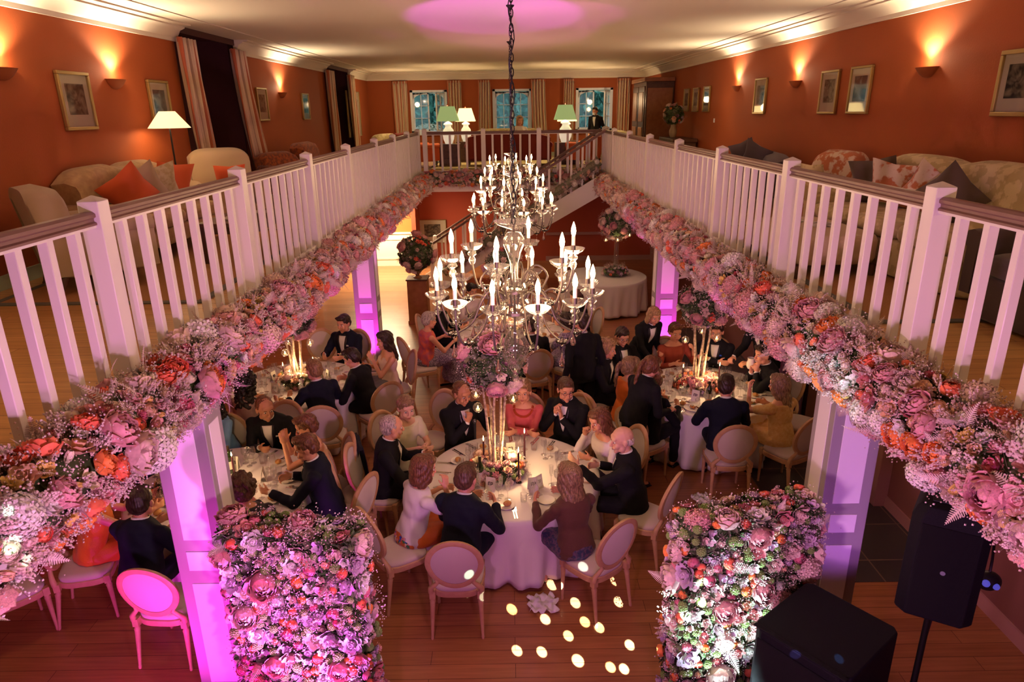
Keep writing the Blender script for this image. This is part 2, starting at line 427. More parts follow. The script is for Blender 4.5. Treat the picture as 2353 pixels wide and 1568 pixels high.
struct(MB().box(1.1, XRL, YB-.03, YB, .78, .86).obj('trim_12', M_dado)); struct(MB().box(1.1, XRL, YB-.02, YB, 0, .14).obj('baseboard_back', M_dado))
# left hall wall with wainscot beyond the cabinet
YH = 20.0
hl = MB(); hl.box(-7.1, -5.6, YH, YH+.1, 0, ZU-.4); hl.box(-4.3, -2.72, YH, YH+.1, 0, ZU-.4); hl.box(-5.6, -4.3, YH, YH+.1, 2.1, ZU-.4)
struct(hl.obj('wall_hall', mat('orange_paint', (.62, .17, .04), .7)))
M_cream = mat('cream_panel_paint', (.72, .72, .58), .45)
wsc = MB(); wsc.box(-4.3, -2.72, YH-.03, YH, 0, .95); wsc.box(-4.3, -2.72, YH-.06, YH, .95, 1.0)
for (a, b_) in ((-4.05, -2.95),):
    for (u0, u1, z0, z1) in ((a, b_, .2, .26), (a, b_, .78, .84), (a, a+.06, .2, .84), (b_-.06, b_, .2, .84)): wsc.box(u0, u1, YH-.05, YH-.03, z0, z1)
struct(wsc.obj('trim_13', M_cream))
struct(MB().box(-7, -3.6, 21.8, 21.9, 0, ZU-.4).obj('wall_hall_far', mat('pale_teal_paint', (.5, .68, .62), .5)))
dfm = MB(); dfm.box(-4.38, -4.3, YH-.05, YH+.1, 0, 2.15); dfm.box(-5.68, -5.6, YH-.05, YH+.1, 0, 2.15); dfm.box(-5.68, -4.3, YH-.05, YH+.1, 2.08, 2.15)
struct(dfm.obj('door_1', M_white))
struct(MB().box(-2.78, -2.66, 19.5, YB+.1, 0, ZU-.4).obj('wall_hall_return', M_wallL))
# four panelled columns
M_inset = mat('pale_column_panel', (.95, .93, .95), .4)  # panels simply painted whiter than the shaft
def column(x, y, label, w=.187, d=.165):
    t = thing('column', label, 'column', (x, y, 0))
    g = MB(); g.box(-w, w, -d, d, 0, ZU-.42)
    g.obj('shaft', mat('grey_white_column_paint', (.38, .355, .36), .4), t, bevel=.006)
    for k in range(4):
        for (z0, z1) in ((.10, 1.03), (1.146, 1.31), (1.41, 2.3)):
            q = MB(); T = TR(rz=k*PI/2); q.cbox((0, -(d if k % 2 == 0 else w)-.002, (z0+z1)/2), (.21 if k % 2 == 0 else 1.1*d, .006, z1-z0), 0, T)
            q.obj('inset_panel', M_inset, t, bevel=.004)
    b_ = MB(); b_.box(-w-.015, w+.015, -d-.015, d+.015, 0, .08); b_.obj('plinth', M_white, t, bevel=.01)
    return t
column(-2.30, 4.40, 'near left white panelled column glowing magenta beside the left flower screen', d=.14)
column(2.59, 4.78, 'near right white panelled column behind the black subwoofer')
column(-2.42, 11.2, 'far left white panelled column glowing magenta near the open hall')
column(2.62, 11.2, 'far right white panelled column glowing magenta beside the cloth table')
SCON = []; CHY = (4.5, 9.1, 13.7); CHX = .03; CANDLE = []; LAMPS = []
for (px, py) in ((20, 150), (277, 178), (655, 210)): p = atx(px, py, XL+.09); SCON.append((p.x, p.y, p.z))
for (px, py) in ((2118, 150), (1820, 183), (1686, 195)): p = atx(px, py, XR-.09); SCON.append((p.x, p.y, p.z))
# ================================================================== balustrades
NEWY = [1.78, 3.9, 6.05, 8.18, 10.22, 12.42, 14.45, 16.5, 18.42]
HR = [(-.035, 0), (-.035, .012), (-.022, .02), (-.022, .035), (-.036, .045), (-.036, .062), (-.02, .075), (.02, .075), (.036, .062), (.036, .045), (.022, .035), (.022, .02), (.035, .012), (.035, 0)]
def newel_mb(w=.058, h=1.10):
    g = MB(); g.box(-w, w, -w, w, -.02, h-.03)
    g.add([(-w, -w, h-.03), (w, -w, h-.03), (w, w, h-.03), (-w, w, h-.03), (0, 0, h)], [(0, 1, 4), (1, 2, 4), (2, 3, 4), (3, 0, 4)])
    return g
_bal = None
def balustrade(name, label, xs, pts, nb=8, x=None):
    """pts: list of newel positions; straight runs between"""
    global _bal
    t = thing(name, label, 'railing', (pts[0][0], pts[0][1], ZU))
    o0 = Vector((pts[0][0], pts[0][1], 0)); n0 = None
    if _bal is None:
        _bal = (newel_mb().mesh('newel_post', M_white, 40), MB().cbox((0, 0, .465), (.054, .054, .93)).mesh('baluster', M_white, 40))
    for p in pts:
        n = bpy.data.objects.new('newel_post', _bal[0]); COL.objects.link(n); n.parent = t; n.location = Vector((p[0], p[1], 0))-o0
        b_ = n.modifiers.new('bevel', 'BEVEL'); b_.width = .005; b_.segments = 2
    for i, (a, b) in enumerate(zip(pts[:-1], pts[1:])):
        A = Vector((a[0], a[1], 0))-o0; B = Vector((b[0], b[1], 0))-o0; d = (B-A); Ln = d.length; d.normalize(); s = Vector((d.y, -d.x, 0))
        g = MB(); g.loft([[A+d*.05+s*u+Vector((0, 0, .94+v)) for u, v in HR], [B-d*.05+s*u+Vector((0, 0, .94+v)) for u, v in HR]])
        g.obj('handrail', M_rail, t, smooth=30)
        g = MB(); g.loft([[A+d*.05+s*u+Vector((0, 0, v)) for u, v in ((-.03, .925), (-.03, .94), (.03, .94), (.03, .925))], [B-d*.05+s*u+Vector((0, 0, v)) for u, v in ((-.03, .925), (-.03, .94), (.03, .94), (.03, .925))]])
        g.obj('rail_fillet', M_white, t, smooth=30)
        cnt = nb if isinstance(nb, int) else nb[i]
        for k in range(cnt):
            n = bpy.data.objects.new('baluster', _bal[1]); COL.objects.link(n); n.parent = t
            n.location = A+d*(Ln*(k+1)/(cnt+1)); n.rotation_euler = (0, 0, math.atan2(d.y, d.x))
            b_ = n.modifiers.new('bevel', 'BEVEL'); b_.width = .004; b_.segments = 1
    return t
NEWR = [1.85, 4.0, 6.18, 8.24, 10.34, 12.5, 14.6, 16.7, 18.42]
balustrade('balustrade', 'long white left balcony railing with grey-brown handrail', 0, [(VL, y) for y in NEWY])
balustrade('balustrade', 'long white right balcony railing with grey-brown handrail', 0, [(VR, y) for y in NEWR])
xs = [aty(p, 300, YF).x for p in (975, 1110, 1238, 1393)]
balustrade('balustrade', 'short white railing across the far end behind the stairs', 0, [(VL+.18, YF-.02), (xs[1], YF-.02), (xs[2], YF-.02), (xs[3], YF-.02)], nb=[6, 5, 6])
# ================================================================== staircase descending right to left
YS = 17.35   # near face
top = aty(1405, 330, YS); print('stairtop', top)
ST = thing('staircase', 'white staircase descending from the upper right corner to the hall below', 'staircase', (VR-.1, YS, 0))
sx, ex = VR-.12, -2.0
rise_n = 16; run = (sx-ex)/rise_n; rise = ZU/rise_n
def sp(k, dz=0): return (sx-run*k, ZU-rise*k+dz)
W = .95
g = MB()
for k in range(rise_n):
    x0, z0 = sp(k); g.box(x0-run-.02-(VR-.1), x0-(VR-.1), .03, W, z0-rise-.03, z0-rise)
    g.box(x0-.02-(VR-.1), x0-(VR-.1), .03, W, z0-rise, z0)
g.obj('treads', M_midwood, ST)
for yk, nm in ((0, 'stringer'), (W, 'stringer')):
    g = MB(); g.extr([(sx-(VR-.1), ZU+.02), (sx-(VR-.1), ZU-.50), (ex-(VR-.1)+.25, -.0), (ex-(VR-.1)-.3, 0), (ex-(VR-.1)-.3, .12)], yk, yk+.04)
    g.obj('stringer', M_white, ST)
for yk in (.0, W-.0):
    a = Vector((sx-(VR-.1), yk+.02, ZU+.98)); b_ = Vector((ex-(VR-.1), yk+.02, 0+.98+.1))
    d = (b_-a).normalized(); upv = Vector((0, 0, 1)); s = Vector((0, 1, 0))
    g = MB(); g.loft([[p+s*u+upv*v for u, v in HR] for p in (a, b_)]); g.obj('handrail', M_rail, ST, smooth=30)
    for k in range(1, rise_n*1):
        q = a.lerp(b_, k/rise_n); g = MB(); g.box(q.x-.025, q.x+.025, q.y-.025, q.y+.025, q.z-.98+(.05), q.z+.01); g.obj('baluster', M_white, ST)
    g = MB(); nw = newel_mb(.05, 1.2); T = TR((ex-(VR-.1), yk+.02, 0)); g.add(np.concatenate(nw.V), nw.F, 0, T); g.obj('newel_post', M_white, ST, bevel=.005)
# dark cupboard under the stairs edge
# ================================================================== people
def remesh(mb, vox, smooth=2, name='m', disp=None):
    me = mb.mesh(name, [], 0)
    o = bpy.data.objects.new('tmp', me); COL.objects.link(o)
    r = o.modifiers.new('r', 'REMESH'); r.mode = 'VOXEL'; r.voxel_size = vox; r.use_smooth_shade = True
    if smooth: s = o.modifiers.new('s', 'SMOOTH'); s.iterations = smooth; s.factor = .5
    dg = bpy.context.evaluated_depsgraph_get(); ev = o.evaluated_get(dg)
    m2 = bpy.data.meshes.new_from_object(ev); m2.name = name
    bpy.data.objects.remove(o); bpy.data.meshes.remove(me)
    if disp:
        n = len(m2.vertices); co = np.empty(n*3); m2.vertices.foreach_get('co', co); co = co.reshape(-1, 3)
        no = np.empty(n*3); m2.vertices.foreach_get('normal', no); no = no.reshape(-1, 3)
        co = co+no*disp(co)[:, None]; m2.vertices.foreach_set('co', co.ravel()); m2.update()
    m2.polygons.foreach_set('use_smooth', [True]*len(m2.polygons))
    return m2
def addm(name, me, m, parent):
    me.materials.clear(); me.materials.append(m)
    o = bpy.data.objects.new(name, me); COL.objects.link(o); o.parent = parent; return o
def hairmat(name, c):
    m = mat(name, c, .45); nt, N, L, b = nodes(m)
    tc = N('ShaderNodeTexCoord'); mp = N('ShaderNodeMapping'); mp.inputs['Scale'].default_value = (60, 60, 9); L(tc.outputs['Object'], mp.inputs['Vector'])
    n = N('ShaderNodeTexNoise'); n.inputs['Scale'].default_value = 2; n.inputs['Detail'].default_value = 4; L(mp.outputs['Vector'], n.inputs['Vector'])
    rp = N('ShaderNodeValToRGB'); rp.color_ramp.elements[0].position = .35; rp.color_ramp.elements[1].position = .68
    rp.color_ramp.elements[0].color = (c[0]*.45, c[1]*.42, c[2]*.4, 1); rp.color_ramp.elements[1].color = (min(1, c[0]*1.5), min(1, c[1]*1.45), min(1, c[2]*1.4), 1)
    L(n.outputs['Fac'], rp.inputs['Fac']); L(rp.outputs['Color'], b.inputs['Base Color'])
    bu = N('ShaderNodeBump'); bu.inputs['Strength'].default_value = .6; bu.inputs['Distance'].default_value = .004; L(n.outputs['Fac'], bu.inputs['Height']); L(bu.outputs['Normal'], b.inputs['Normal'])
    return m
HC = dict(dark=(.035, .018, .012), brown=(.10, .05, .028), auburn=(.16, .065, .03), grey=(.42, .36, .34), white=(.62, .55, .52), blond=(.42, .27, .13), dblond=(.26, .16, .09), black=(.015, .010, .010), sand=(.30, .17, .08))
HM = {k: hairmat('hair_'+k, v) for k, v in HC.items()}
SKIN = {'a': mat('skin_fair', (.72, .37, .235), .46, var=(9, (.66, .30, .18), .3)), 'b': mat('skin_tanned', (.58, .27, .15), .48, var=(9, (.46, .21, .12), .3)), 'c': mat('skin_pale', (.80, .47, .33), .5, var=(9, (.68, .38, .28), .3))}
M_tux = mat('black_wool_suit', (.008, .008, .011), .85, spec=.25, bump=(220, .2)); M_tuxb = mat('navy_wool_suit', (.008, .010, .024), .85, spec=.25, bump=(220, .2))
M_lapel = mat('black_satin', (.012, .011, .018), .3); M_shirt = mat('white_dress_shirt', (.82, .80, .80), .6, bump=(90, .2)); M_shoe = mat('black_leather_shoe', (.008, .008, .01), .25)
M_eyew = mat('eye_white', (.7, .66, .62), .2); M_eyed = mat('eye_dark', (.02, .012, .01), .15); M_lips = {'f': mat('lips_rose', (.48, .13, .11), .4), 'm': mat('lips_natural', (.45, .20, .15), .5)}
M_spec = mat('dark_spectacle_frame', (.02, .01, .01), .3)
def fabric(name, c, rough=.7, var=None, bump=(120, .3), sheen=.08): return mat(name, c, rough, var=var, bump=bump, sheen=sheen)
def ring(c, rx, ry, X, Y, n=20, p=2.3):
    out = []
    for k in range(n):
        a = 2*PI*k/n; ca, sa = math.cos(a), math.sin(a)
        out.append(c+X*(rx*math.copysign(abs(ca)**(2/p), ca))+Y*(ry*math.copysign(abs(sa)**(2/p), sa)))
    return out
def hand(g, W, d, n, side, curl=.5, s=1.0, vox=.006):
    """palm with four fingers of unequal length and a thumb; n = palm normal (palm side), side=+1 right hand"""
    d = d.normalized(); n = (n-d*n.dot(d)).normalized(); a = d.cross(n)*side  # a points to the thumb side
    Rm = Matrix((a, d, n)).transposed()
    g.ell(W+d*.042*s, (.037*s, .05*s, .016*s), rot=Rm); g.ell(W+d*.07*s, (.036*s, .026*s, .013*s), rot=Rm)
    fr = max(.0082*s, vox*1.25)
    for i, (off, ln) in enumerate(((.029, .068), (.010, .078), (-.010, .072), (-.028, .056))):
        b = W+d*.084*s+a*off*s; c1 = curl*(1+.12*i); spread = a*off*3.0
        d1 = (d*math.cos(c1*.7)+n*math.sin(c1*.7)+spread*.5).normalized(); p1 = b+d1*ln*.45*s
        d2 = (d*math.cos(c1*1.6)+n*math.sin(c1*1.6)+spread*.4).normalized(); p2 = p1+d2*ln*.32*s
        d3 = (d*math.cos(c1*2.3)+n*math.sin(c1*2.3)+spread*.3).normalized(); p3 = p2+d3*ln*.25*s
        g.cap(b, p1, fr*1.08, fr, 8); g.cap(p1, p2, fr, fr*.95, 8); g.cap(p2, p3, fr*.95, fr*.82, 8)
    b = W+d*.022*s+a*.026*s; t1 = (a*.75+d*.75+n*.25).normalized(); p1 = b+t1*.036*s; t2 = (a*.35+d*.9+n*.45).normalized(); p2 = p1+t2*.028*s
    g.cap(b, p1, fr*1.35, fr*1.15, 8); g.cap(p1, p2, fr*1.15, fr*.9, 8)
    g.cap(W-d*.02*s, W+d*.02*s, .025*s, .024*s, 10, flat=.78, side=a)
def head(g, H, fem=False, ears=True):
    def e(c, r): g.add(*_ell(c, r), 0, H)
    k = .95 if fem else 1
    e((0, -.012, .028), (.076*k, .096, .092)); e((0, .012, -.03), (.060*k, .070, .075)); e((0, .045, -.068), (.040*k, .036, .034)); e((0, .066, -.094), (.019, .017, .016))
    e((0, .062, .045), (.055, .024, .03)); e((0, .072, .028), (.046, .014, .008))
    for s in (-1, 1):
        e((s*.036*k, .058, -.028), (.025, .026, .026))
        e((s*.045*k, .02, -.06), (.022, .03, .03))
        if ears: e((s*.077*k, -.006, -.004), (.009, .019, .032)); e((s*.083*k, -.012, .006), (.007, .013, .022))
        e((s*.011, .096, -.026), (.008, .010, .008))
    g.cap(H @ Vector((0, .080, .022)), H @ Vector((0, .104, -.022)), .008, .0125, 8)
    e((0, .079, -.056), (.024, .014, .013))
def _ell(c, r):
    m = MB(); m.ell(c, r, 14, 10); return np.concatenate(m.V), m.F
def hair(H, style, fem):
    g = MB(); T = H
    def e(c, r): g.add(*_ell(c, r), 0, T)
    fr = .0
    if style in ('short', 'side', 'crop'):
        e((0, -.020, .050), (.084, .098, .082)); e((0, -.050, .005), (.079, .066, .075))
        for s in (-1, 1): e((s*.060, -.016, .034), (.024, .050, .038))
        e((0, .030, .096), (.062, .056, .034))
        if style == 'side': e((.015, .058, .100), (.055, .035, .024)); e((-.03, .045, .104), (.04, .04, .026))
    elif style == 'bald':
        e((0, -.058, -.012), (.077, .052, .048))
        for s in (-1, 1): e((s*.064, -.030, .004), (.019, .040, .030))
    elif style == 'thin':
        e((0, -.030, .046), (.080, .090, .078)); e((0, -.052, .002), (.078, .062, .068))
        for s in (-1, 1): e((s*.062, -.018, .03), (.020, .044, .036))
    else:
        e((0, -.020, .048), (.088, .100, .084)); e((0, -.050, .0), (.086, .070, .090)); e((0, .028, .088), (.070, .060, .042))
        for s in (-1, 1):
            e((s*.072, -.004, .012), (.022, .056, .062))
            if style in ('bob', 'long', 'wavy', 'half'):
                e((s*.076, .006, -.045), (.021, .052, .060)); e((s*.070, -.022, -.09), (.024, .050, .055))
        if style in ('bob', 'long', 'wavy', 'half'): e((0, -.058, -.06), (.078, .052, .085))
        if style in ('long', 'wavy', 'half'):
            e((0, -.075, -.14), (.080, .042, .10)); e((0, -.085, -.22), (.070, .036, .09))
            if style != 'half':
                for s in (-1, 1): e((s*.075, -.045, -.15), (.028, .040, .08))
        if style == 'curly' or style == 'bigcurl':
            rs = random.Random(int(H[0][3]*1000) & 1023)
            for k in range(90 if style == 'curly' else 150):
                v = Vector((rs.gauss(0, 1), rs.gauss(0, 1)-.3, rs.gauss(0, 1)+.2)).normalized()
                if v.y > .45 and v.z < .45: continue
                L = 1.0 if style == 'curly' else 1.12
                z = v.z*.10+.035; e((v.x*.088*L, -.022+v.y*.102*L, z*L), (.020,)*3)
            if style == 'bigcurl':
                for k in range(70):
                    a = rs.uniform(PI*.95, PI*2.05); zz = rs.uniform(-.24, -.02); e((math.cos(a)*.095, -.03+math.sin(a)*.085, zz), (.024,)*3)
        if style == 'pony':
            e((0, -.125, .035), (.024, .03, .03)); e((0, -.15, -.03), (.028, .026, .07)); e((.005, -.145, -.12), (.026, .022, .08)); e((.008, -.135, -.19), (.016, .016, .05))
        if style == 'bun': e((0, -.11, .07), (.045, .04, .045))
    def disp(co):
        u = (co @ np.array([[1, .3, .2], [.2, 1, .1], [.1, -.3, 1]]))
        return .0022*np.sin(u[:, 0]*210+u[:, 2]*40)*np.sin(u[:, 1]*170)+.0022*np.sin(u[:, 0]*90-u[:, 1]*130+u[:, 2]*50)
    return remesh(g, .0055, 3, 'hair', disp)
def ik(S, T, a, b, pole):
    d = T-S; L = d.length; L2 = min(L, (a+b)*.995); d.normalize(); T = S+d*L2
    x = (a*a-b*b+L2*L2)/(2*L2); h = math.sqrt(max(a*a-x*x, 0)); p = (pole-d*pole.dot(d)).normalized()
    return S+d*x+p*h, T
PEOPLE = {}
def person(label, x, y, z0=0, face=0, pose='sit', fem=False, lean=8, side=0, twist=0, yaw=0, pitch=10, tilt=0, L=None, Rr=None, hs='short', hc='brown', skin='a',
           outfit='tux', top=None, bottom=None, vox=.008, glasses=False, smile=False, eyes=True, pocket=None, curl=(.5, .5), ndir=None, scale=1.0, sleeves='long', hdir=None, neckline=None, shoes=None, frontdetail=True, group=None, hide_legs=False):
    """face = world heading in degrees (0 = +Y, positive = counter-clockwise)"""
    t = thing('person', label, 'person', (x, y, z0), R(face), group); t.scale = (scale*1.06,)*3
    sit = pose == 'sit'
    P = Vector((0, 0, .545 if sit else .95)); ln = R(lean); sd = R(side)
    s = Vector((math.sin(sd), math.sin(ln), math.cos(ln))).normalized()
    k = .90 if fem else 1.0
    tw = R(twist); X = Vector((math.cos(tw), math.sin(tw), 0)); X = (X-s*X.dot(s)).normalized(); Y = s.cross(X)
    X0 = Vector((1, 0, 0)); X0 = (X0-s*X0.dot(s)).normalized(); Y0 = s.cross(X0)
    TL = .46 if not fem else .43
    shw = .192*k
    prof = [(-.09, .150, .105), (-.02, .170, .122), (.10, .158, .112), (.20, .148, .105), (.30, .160, .112), (.38, .172, .114), (.44, .165, .100), (.49, .115, .078), (.52, .065, .060)]
    if fem: prof = [(-.09, .155, .110), (-.02, .172, .122), (.10, .142, .100), (.18, .122, .090), (.27, .138, .108), (.34, .148, .112), (.41, .148, .088), (.455, .100, .070), (.485, .055, .052)]
    def torso(g, inf, lo=0, hi=99, extra=None):
        rs_ = []
        for i, (u, a, b) in enumerate(prof):
            if i < lo or i > hi: continue
            f = min(1, max(0, u/.4)); Xi = X0.lerp(X, f).normalized(); Yi = s.cross(Xi)
            c = P+s*u+Yi*(.012 if .15 < u < .4 else 0)
            if i == 0 and sit: c = P+s*u+Vector((0, .02, .0))
            rs_.append(ring(c, a*(1 if not fem else 1)+inf, b+inf, Xi, Yi))
        g.loft(rs_)
        if fem:
            for q in (-1, 1): g.ell(P+s*.315+X*q*.065+Y*.075, (.058+inf, .052+inf, .060+inf))
    C = P+s*(TL-.055); neck0 = P+s*(TL+.02)
    hd = (s*.9+Y*.18+Vector((0, 0, .55))).normalized()
    Hc = neck0+hd*(.155)+Y*.018
    Hm = Matrix.Translation(Hc) @ Matrix.Rotation(tw+R(yaw), 4, 'Z') @ Matrix.Rotation(R(tilt), 4, 'Y') @ Matrix.Rotation(-R(pitch), 4, 'X') @ Matrix.Scale(1.10, 4)
    sh = {1: C+X*shw, -1: C-X*shw}
    hipc = {q: P+Vector((q*.085, .02, -.02)) for q in (-1, 1)}
    if sit:
        kn = {q: Vector((q*.13, .43, .535)) for q in (-1, 1)}; an = {q: Vector((q*.13, .37+.05*q, .085)) for q in (-1, 1)}
    else:
        kn = {q: Vector((q*.10, .02, .50)) for q in (-1, 1)}; an = {q: Vector((q*.11, -.03+.06*q, .085)) for q in (-1, 1)}
    tg = {}
    for q, h in ((1, Rr), (-1, L)):
        if h is None: h = (q*.16, .40, .80) if sit else (q*.24, .10, .86)
        tg[q] = Vector(h)
    UA, FA = (.29, .255) if not fem else (.27, .24)
    el = {}; wr = {}; dirs = {}
    for q in (1, -1):
        pole = Vector((q*.55, -.35, -.8)) if sit else Vector((q*.3, -.9, -.2))
        if tg[q].z > C.z-.12: pole = Vector((q*.45, .35, -1))
        el[q], wr[q] = ik(sh[q], tg[q], UA, FA, pole)
        dirs[q] = (wr[q]-el[q]).normalized()
    # ---- body
    g = MB(); torso(g, -.012 if outfit != 'bare' else 0)
    nr = .058 if not fem else .047
    g.cap(neck0-s*.03, Hc-Hm.to_3x3() @ Vector((0, .012, .05)), nr*1.05, nr*.95, 12)
    g.cap(C-X*shw*.62+s*.015, C+X*shw*.62+s*.015, .05*k, .05*k)
    head(g, Hm, fem)
    for q in (1, -1):
        r0 = .050*k; g.ell(sh[q], r0*1.05); g.cap(sh[q], el[q], r0, .040*k); g.cap(el[q], wr[q], .040*k, .027*k, flat=.9)
        i = 0 if q == 1 else 1
        n = Vector(ndir[i]) if ndir and ndir[i] else Vector((-q*.3, 0, -1)) if wr[q].z < C.z-.15 else Vector((-q, -.4, 0))
        dd = Vector(hdir[i]) if hdir and hdir[i] else (dirs[q]*.8+Vector((-q*.15, .25, -.25 if wr[q].z < .9 else .2)))
        hand(g, wr[q], dd, n, q, curl[i], .94 if fem else 1.04, vox)
        g.cap(hipc[q], kn[q], .088, .062); g.cap(kn[q], an[q], .058, .038)
        g.cap(an[q]+Vector((0, -.02, -.03)), an[q]+Vector((0, .15, -.055)), .035, .028)
    body = addm('body', remesh(g, vox, 2, 'body'), SKIN[skin], t)
    # ---- face details
    fc = Hm
    if eyes:
        for q in (-1, 1):
            g = MB(); g.add(*_ell((q*.030, .0725, .010), (.0135, .0095, .0075)), 0, fc); g.add(*_ell((q*.030+.001, .0800, .0095), (.0062, .0040, .0062)), 1, fc)
            g.obj('eye', [M_eyew, M_eyed], t, smooth=180)
            g = MB(); pts = [fc @ Vector((q*(.014+.033*u), .0865-.010*u*u-.003, .026+.006*math.sin(u*PI*.8))) for u in (0, .33, .66, 1)]
            g.tube(pts, [.0022, .0034, .003, .0014], 6); g.obj('eyebrow', HM[hc], t, smooth=180)
        g = MB(); w = .024 if smile else .019
        up_ = [fc @ Vector((w*u, .0935-.010*u*u, -.0535+(.006*u*u if smile else 0))) for u in (-1, -.5, 0, .5, 1)]; lo_ = [fc @ Vector((w*.9*u, .0935-.010*u*u, -.0605-(.006 if smile else 0)*(1-u*u)+(.006*u*u if smile else 0))) for u in (-1, -.5, 0, .5, 1)]
        g.tube(up_, [.001, .0032, .0034, .0032, .001], 6); g.tube(lo_, [.001, .0036, .0046, .0036, .001], 6)
        if smile: g.tube([a.lerp(b, .5) for a, b in zip(up_, lo_)], [.001, .004, .005, .004, .001], 6, mi=1)
        g.obj('lips', [M_lips['f' if fem else 'm'], M_shirt], t, smooth=180)
    if glasses:
        g = MB()
        for q in (-1, 1):
            g.tube([fc @ Vector((q*.032+.020*math.cos(a), .098-.004*abs(math.cos(a)), .009+.015*math.sin(a))) for a in [2*PI*i/12 for i in range(12)]], .0018, 6, closed=True)
            g.tube([fc @ Vector((q*.052, .094, .014)), fc @ Vector((q*.079, .05, .014)), fc @ Vector((q*.083, -.01, .012))], .0018, 6)
        g.tube([fc @ Vector((-.012, .1, .012)), fc @ Vector((.012, .1, .012))], .0018, 6)
        g.obj('spectacles', M_spec, t)
    addm('hair', hair(Hm, hs, fem), HM[hc], t)
    # ---- clothes
    cv = max(.011, vox*1.3)
    fold = (lambda amp: (lambda co: amp*(np.sin(co[:, 2]*38+co[:, 0]*21+2*np.sin(co[:, 1]*17))*np.sin(co[:, 0]*13-co[:, 2]*9+co[:, 1]*23))))
    def decal(name, rows, m, base, off=.004, mi=None):
        """rows of (lateral, along-spine) pairs wrapped on the front of the garment"""
        bv = BVHTree.FromPolygons([v.co for v in base.data.vertices], [p.vertices[:] for p in base.data.polygons])
        grid = []
        for row in rows:
            rr = []
            for u, v in row:
                o_ = P+s*v+X*u+Y*.19; h = bv.ray_cast(o_, -Y, .3)
                p = h[0]+Y*off if h[0] and (h[0]-P-s*v-X*u).dot(Y) < .185 else P+s*v+X*u+Y*.135
                rr.append(p)
            grid.append(rr)
        g = MB(); g.grid(grid); o = g.obj(name, m, t, smooth=180, solid=.003); return o
    if outfit == 'tux':
        tm = top or M_tux
        g = MB(); torso(g, .018)
        g.cap(C-X*shw*.75+s*.018, C+X*shw*.75+s*.018, .060, .060)
        if sit: g.loft([ring(P+Vector((0, 0, -.09)), .185, .15, Vector((1, 0, 0)), Vector((0, 1, 0))), ring(P+s*.10, .178, .135, X0, Y0)])
        else: g.loft([ring(P+Vector((0, 0, -.13)), .185, .135, X0, Y0), ring(P+s*.12, .172, .125, X0, Y0)])
        for q in (1, -1):
            g.ell(sh[q]+s*.004, .070); g.cap(sh[q], el[q], .068, .057); wc = wr[q]-dirs[q]*.035; g.cap(el[q], wc, .056, .043)
        jk = addm('jacket', remesh(g, cv, 2, 'jacket', fold(.0045)), tm, t)
        g = MB()
        for q in (1, -1):
            g.cap(hipc[q]+Vector((0, 0, -.005)), kn[q], .100, .076); g.cap(kn[q], an[q]+Vector((0, 0, .02)), .073, .055)
        g.ell(P+Vector((0, 0, -.03)), (.17, .13, .11))
        addm('trousers', remesh(g, .014, 2, 'trousers', fold(.004)), tm, t)
        for q in (1, -1):
            g = MB(); A = an[q]; g.lathe([(.0, -.0), (.042, 0), (.044, .02), (.036, .045), (.03, .075)], 12, T=TR(A+Vector((0, .0, -.085)))); g.cap(A+Vector((0, .02, -.050)), A+Vector((0, .17, -.062)), .040, .030, flat=.9); g.box(A.x-.042, A.x+.042, A.y-.045, A.y+.20, 0.0, .012)
            addm('shoe', remesh(g, .010, 2, 'shoe'), M_shoe, t)
            g = MB(); g.cap(wr[q]-dirs[q]*.045, wr[q]-dirs[q]*.018, .036, .033, 12); g.obj('shirt_cuff', M_shirt, t, smooth=180)
        # collar
        g = MB(); hN = (Hc-neck0).normalized(); Xn = (X-hN*X.dot(hN)).normalized(); Yn = hN.cross(Xn)
        cc = neck0+hN*.015
        g.loft([ring(cc+hN*a+Yn*(.004), r_+.004, r_+.008, Xn, Yn, 18, 2) for a, r_ in ((-.025, .068), (.0, .064), (.035, .060), (.035, .056), (.0, .058))], capends=False)
        g.obj('shirt_collar', M_shirt, t, smooth=180)
        if frontdetail:
            vtop = TL+.01; vb = .16
            rows = []
            for i in range(9):
                v = vtop+(vb-vtop)*i/8; w = .050*(1-(i/8))**.7+.006; rows.append([(w*u, v) for u in (-1, -.5, 0, .5, 1)])
            decal('shirt_front', rows, M_shirt, jk, .004)
            for q in (-1, 1):
                rows = []
                for i in range(9):
                    v = vtop+(vb-vtop)*i/8; w = .050*(1-(i/8))**.7+.004; e_ = w+.034*math.sin(PI*min(1, (i+1.5)/9.5))+.004; rows.append([(q*w, v), (q*(w+e_)/2, v), (q*e_, v)])
                decal('lapel', rows, M_lapel, jk, .007)
            bc = neck0+Y*.088-s*.012+hN*.004
            g = MB()
            for q in (-1, 1): g.add([bc+X*q*.004+s*.006, bc+X*q*.004-s*.006, bc+X*q*.045-s*.020, bc+X*q*.045+s*.020, bc+X*q*.004+s*.006+Y*.012, bc+X*q*.004-s*.006+Y*.012, bc+X*q*.045-s*.020+Y*.010, bc+X*q*.045+s*.020+Y*.010], [(0, 1, 2, 3), (7, 6, 5, 4), (0, 4, 5, 1), (1, 5, 6, 2), (2, 6, 7, 3), (3, 7, 4, 0)])
            g.ell(bc+Y*.008, .009); g.obj('bow_tie', M_lapel, t)
            if pocket: decal('pocket_square', [[(-.10, .345), (-.075, .35)], [(-.105, .325), (-.07, .325)]], pocket, jk, .008)
    else:
        tm = top; bt = bottom or top
        g = MB(); hi = 7 if neckline in (None, 'round') else 6
        if neckline == 'strapless': hi = 5
        torso(g, .012, 0, hi)
        sl = sleeves
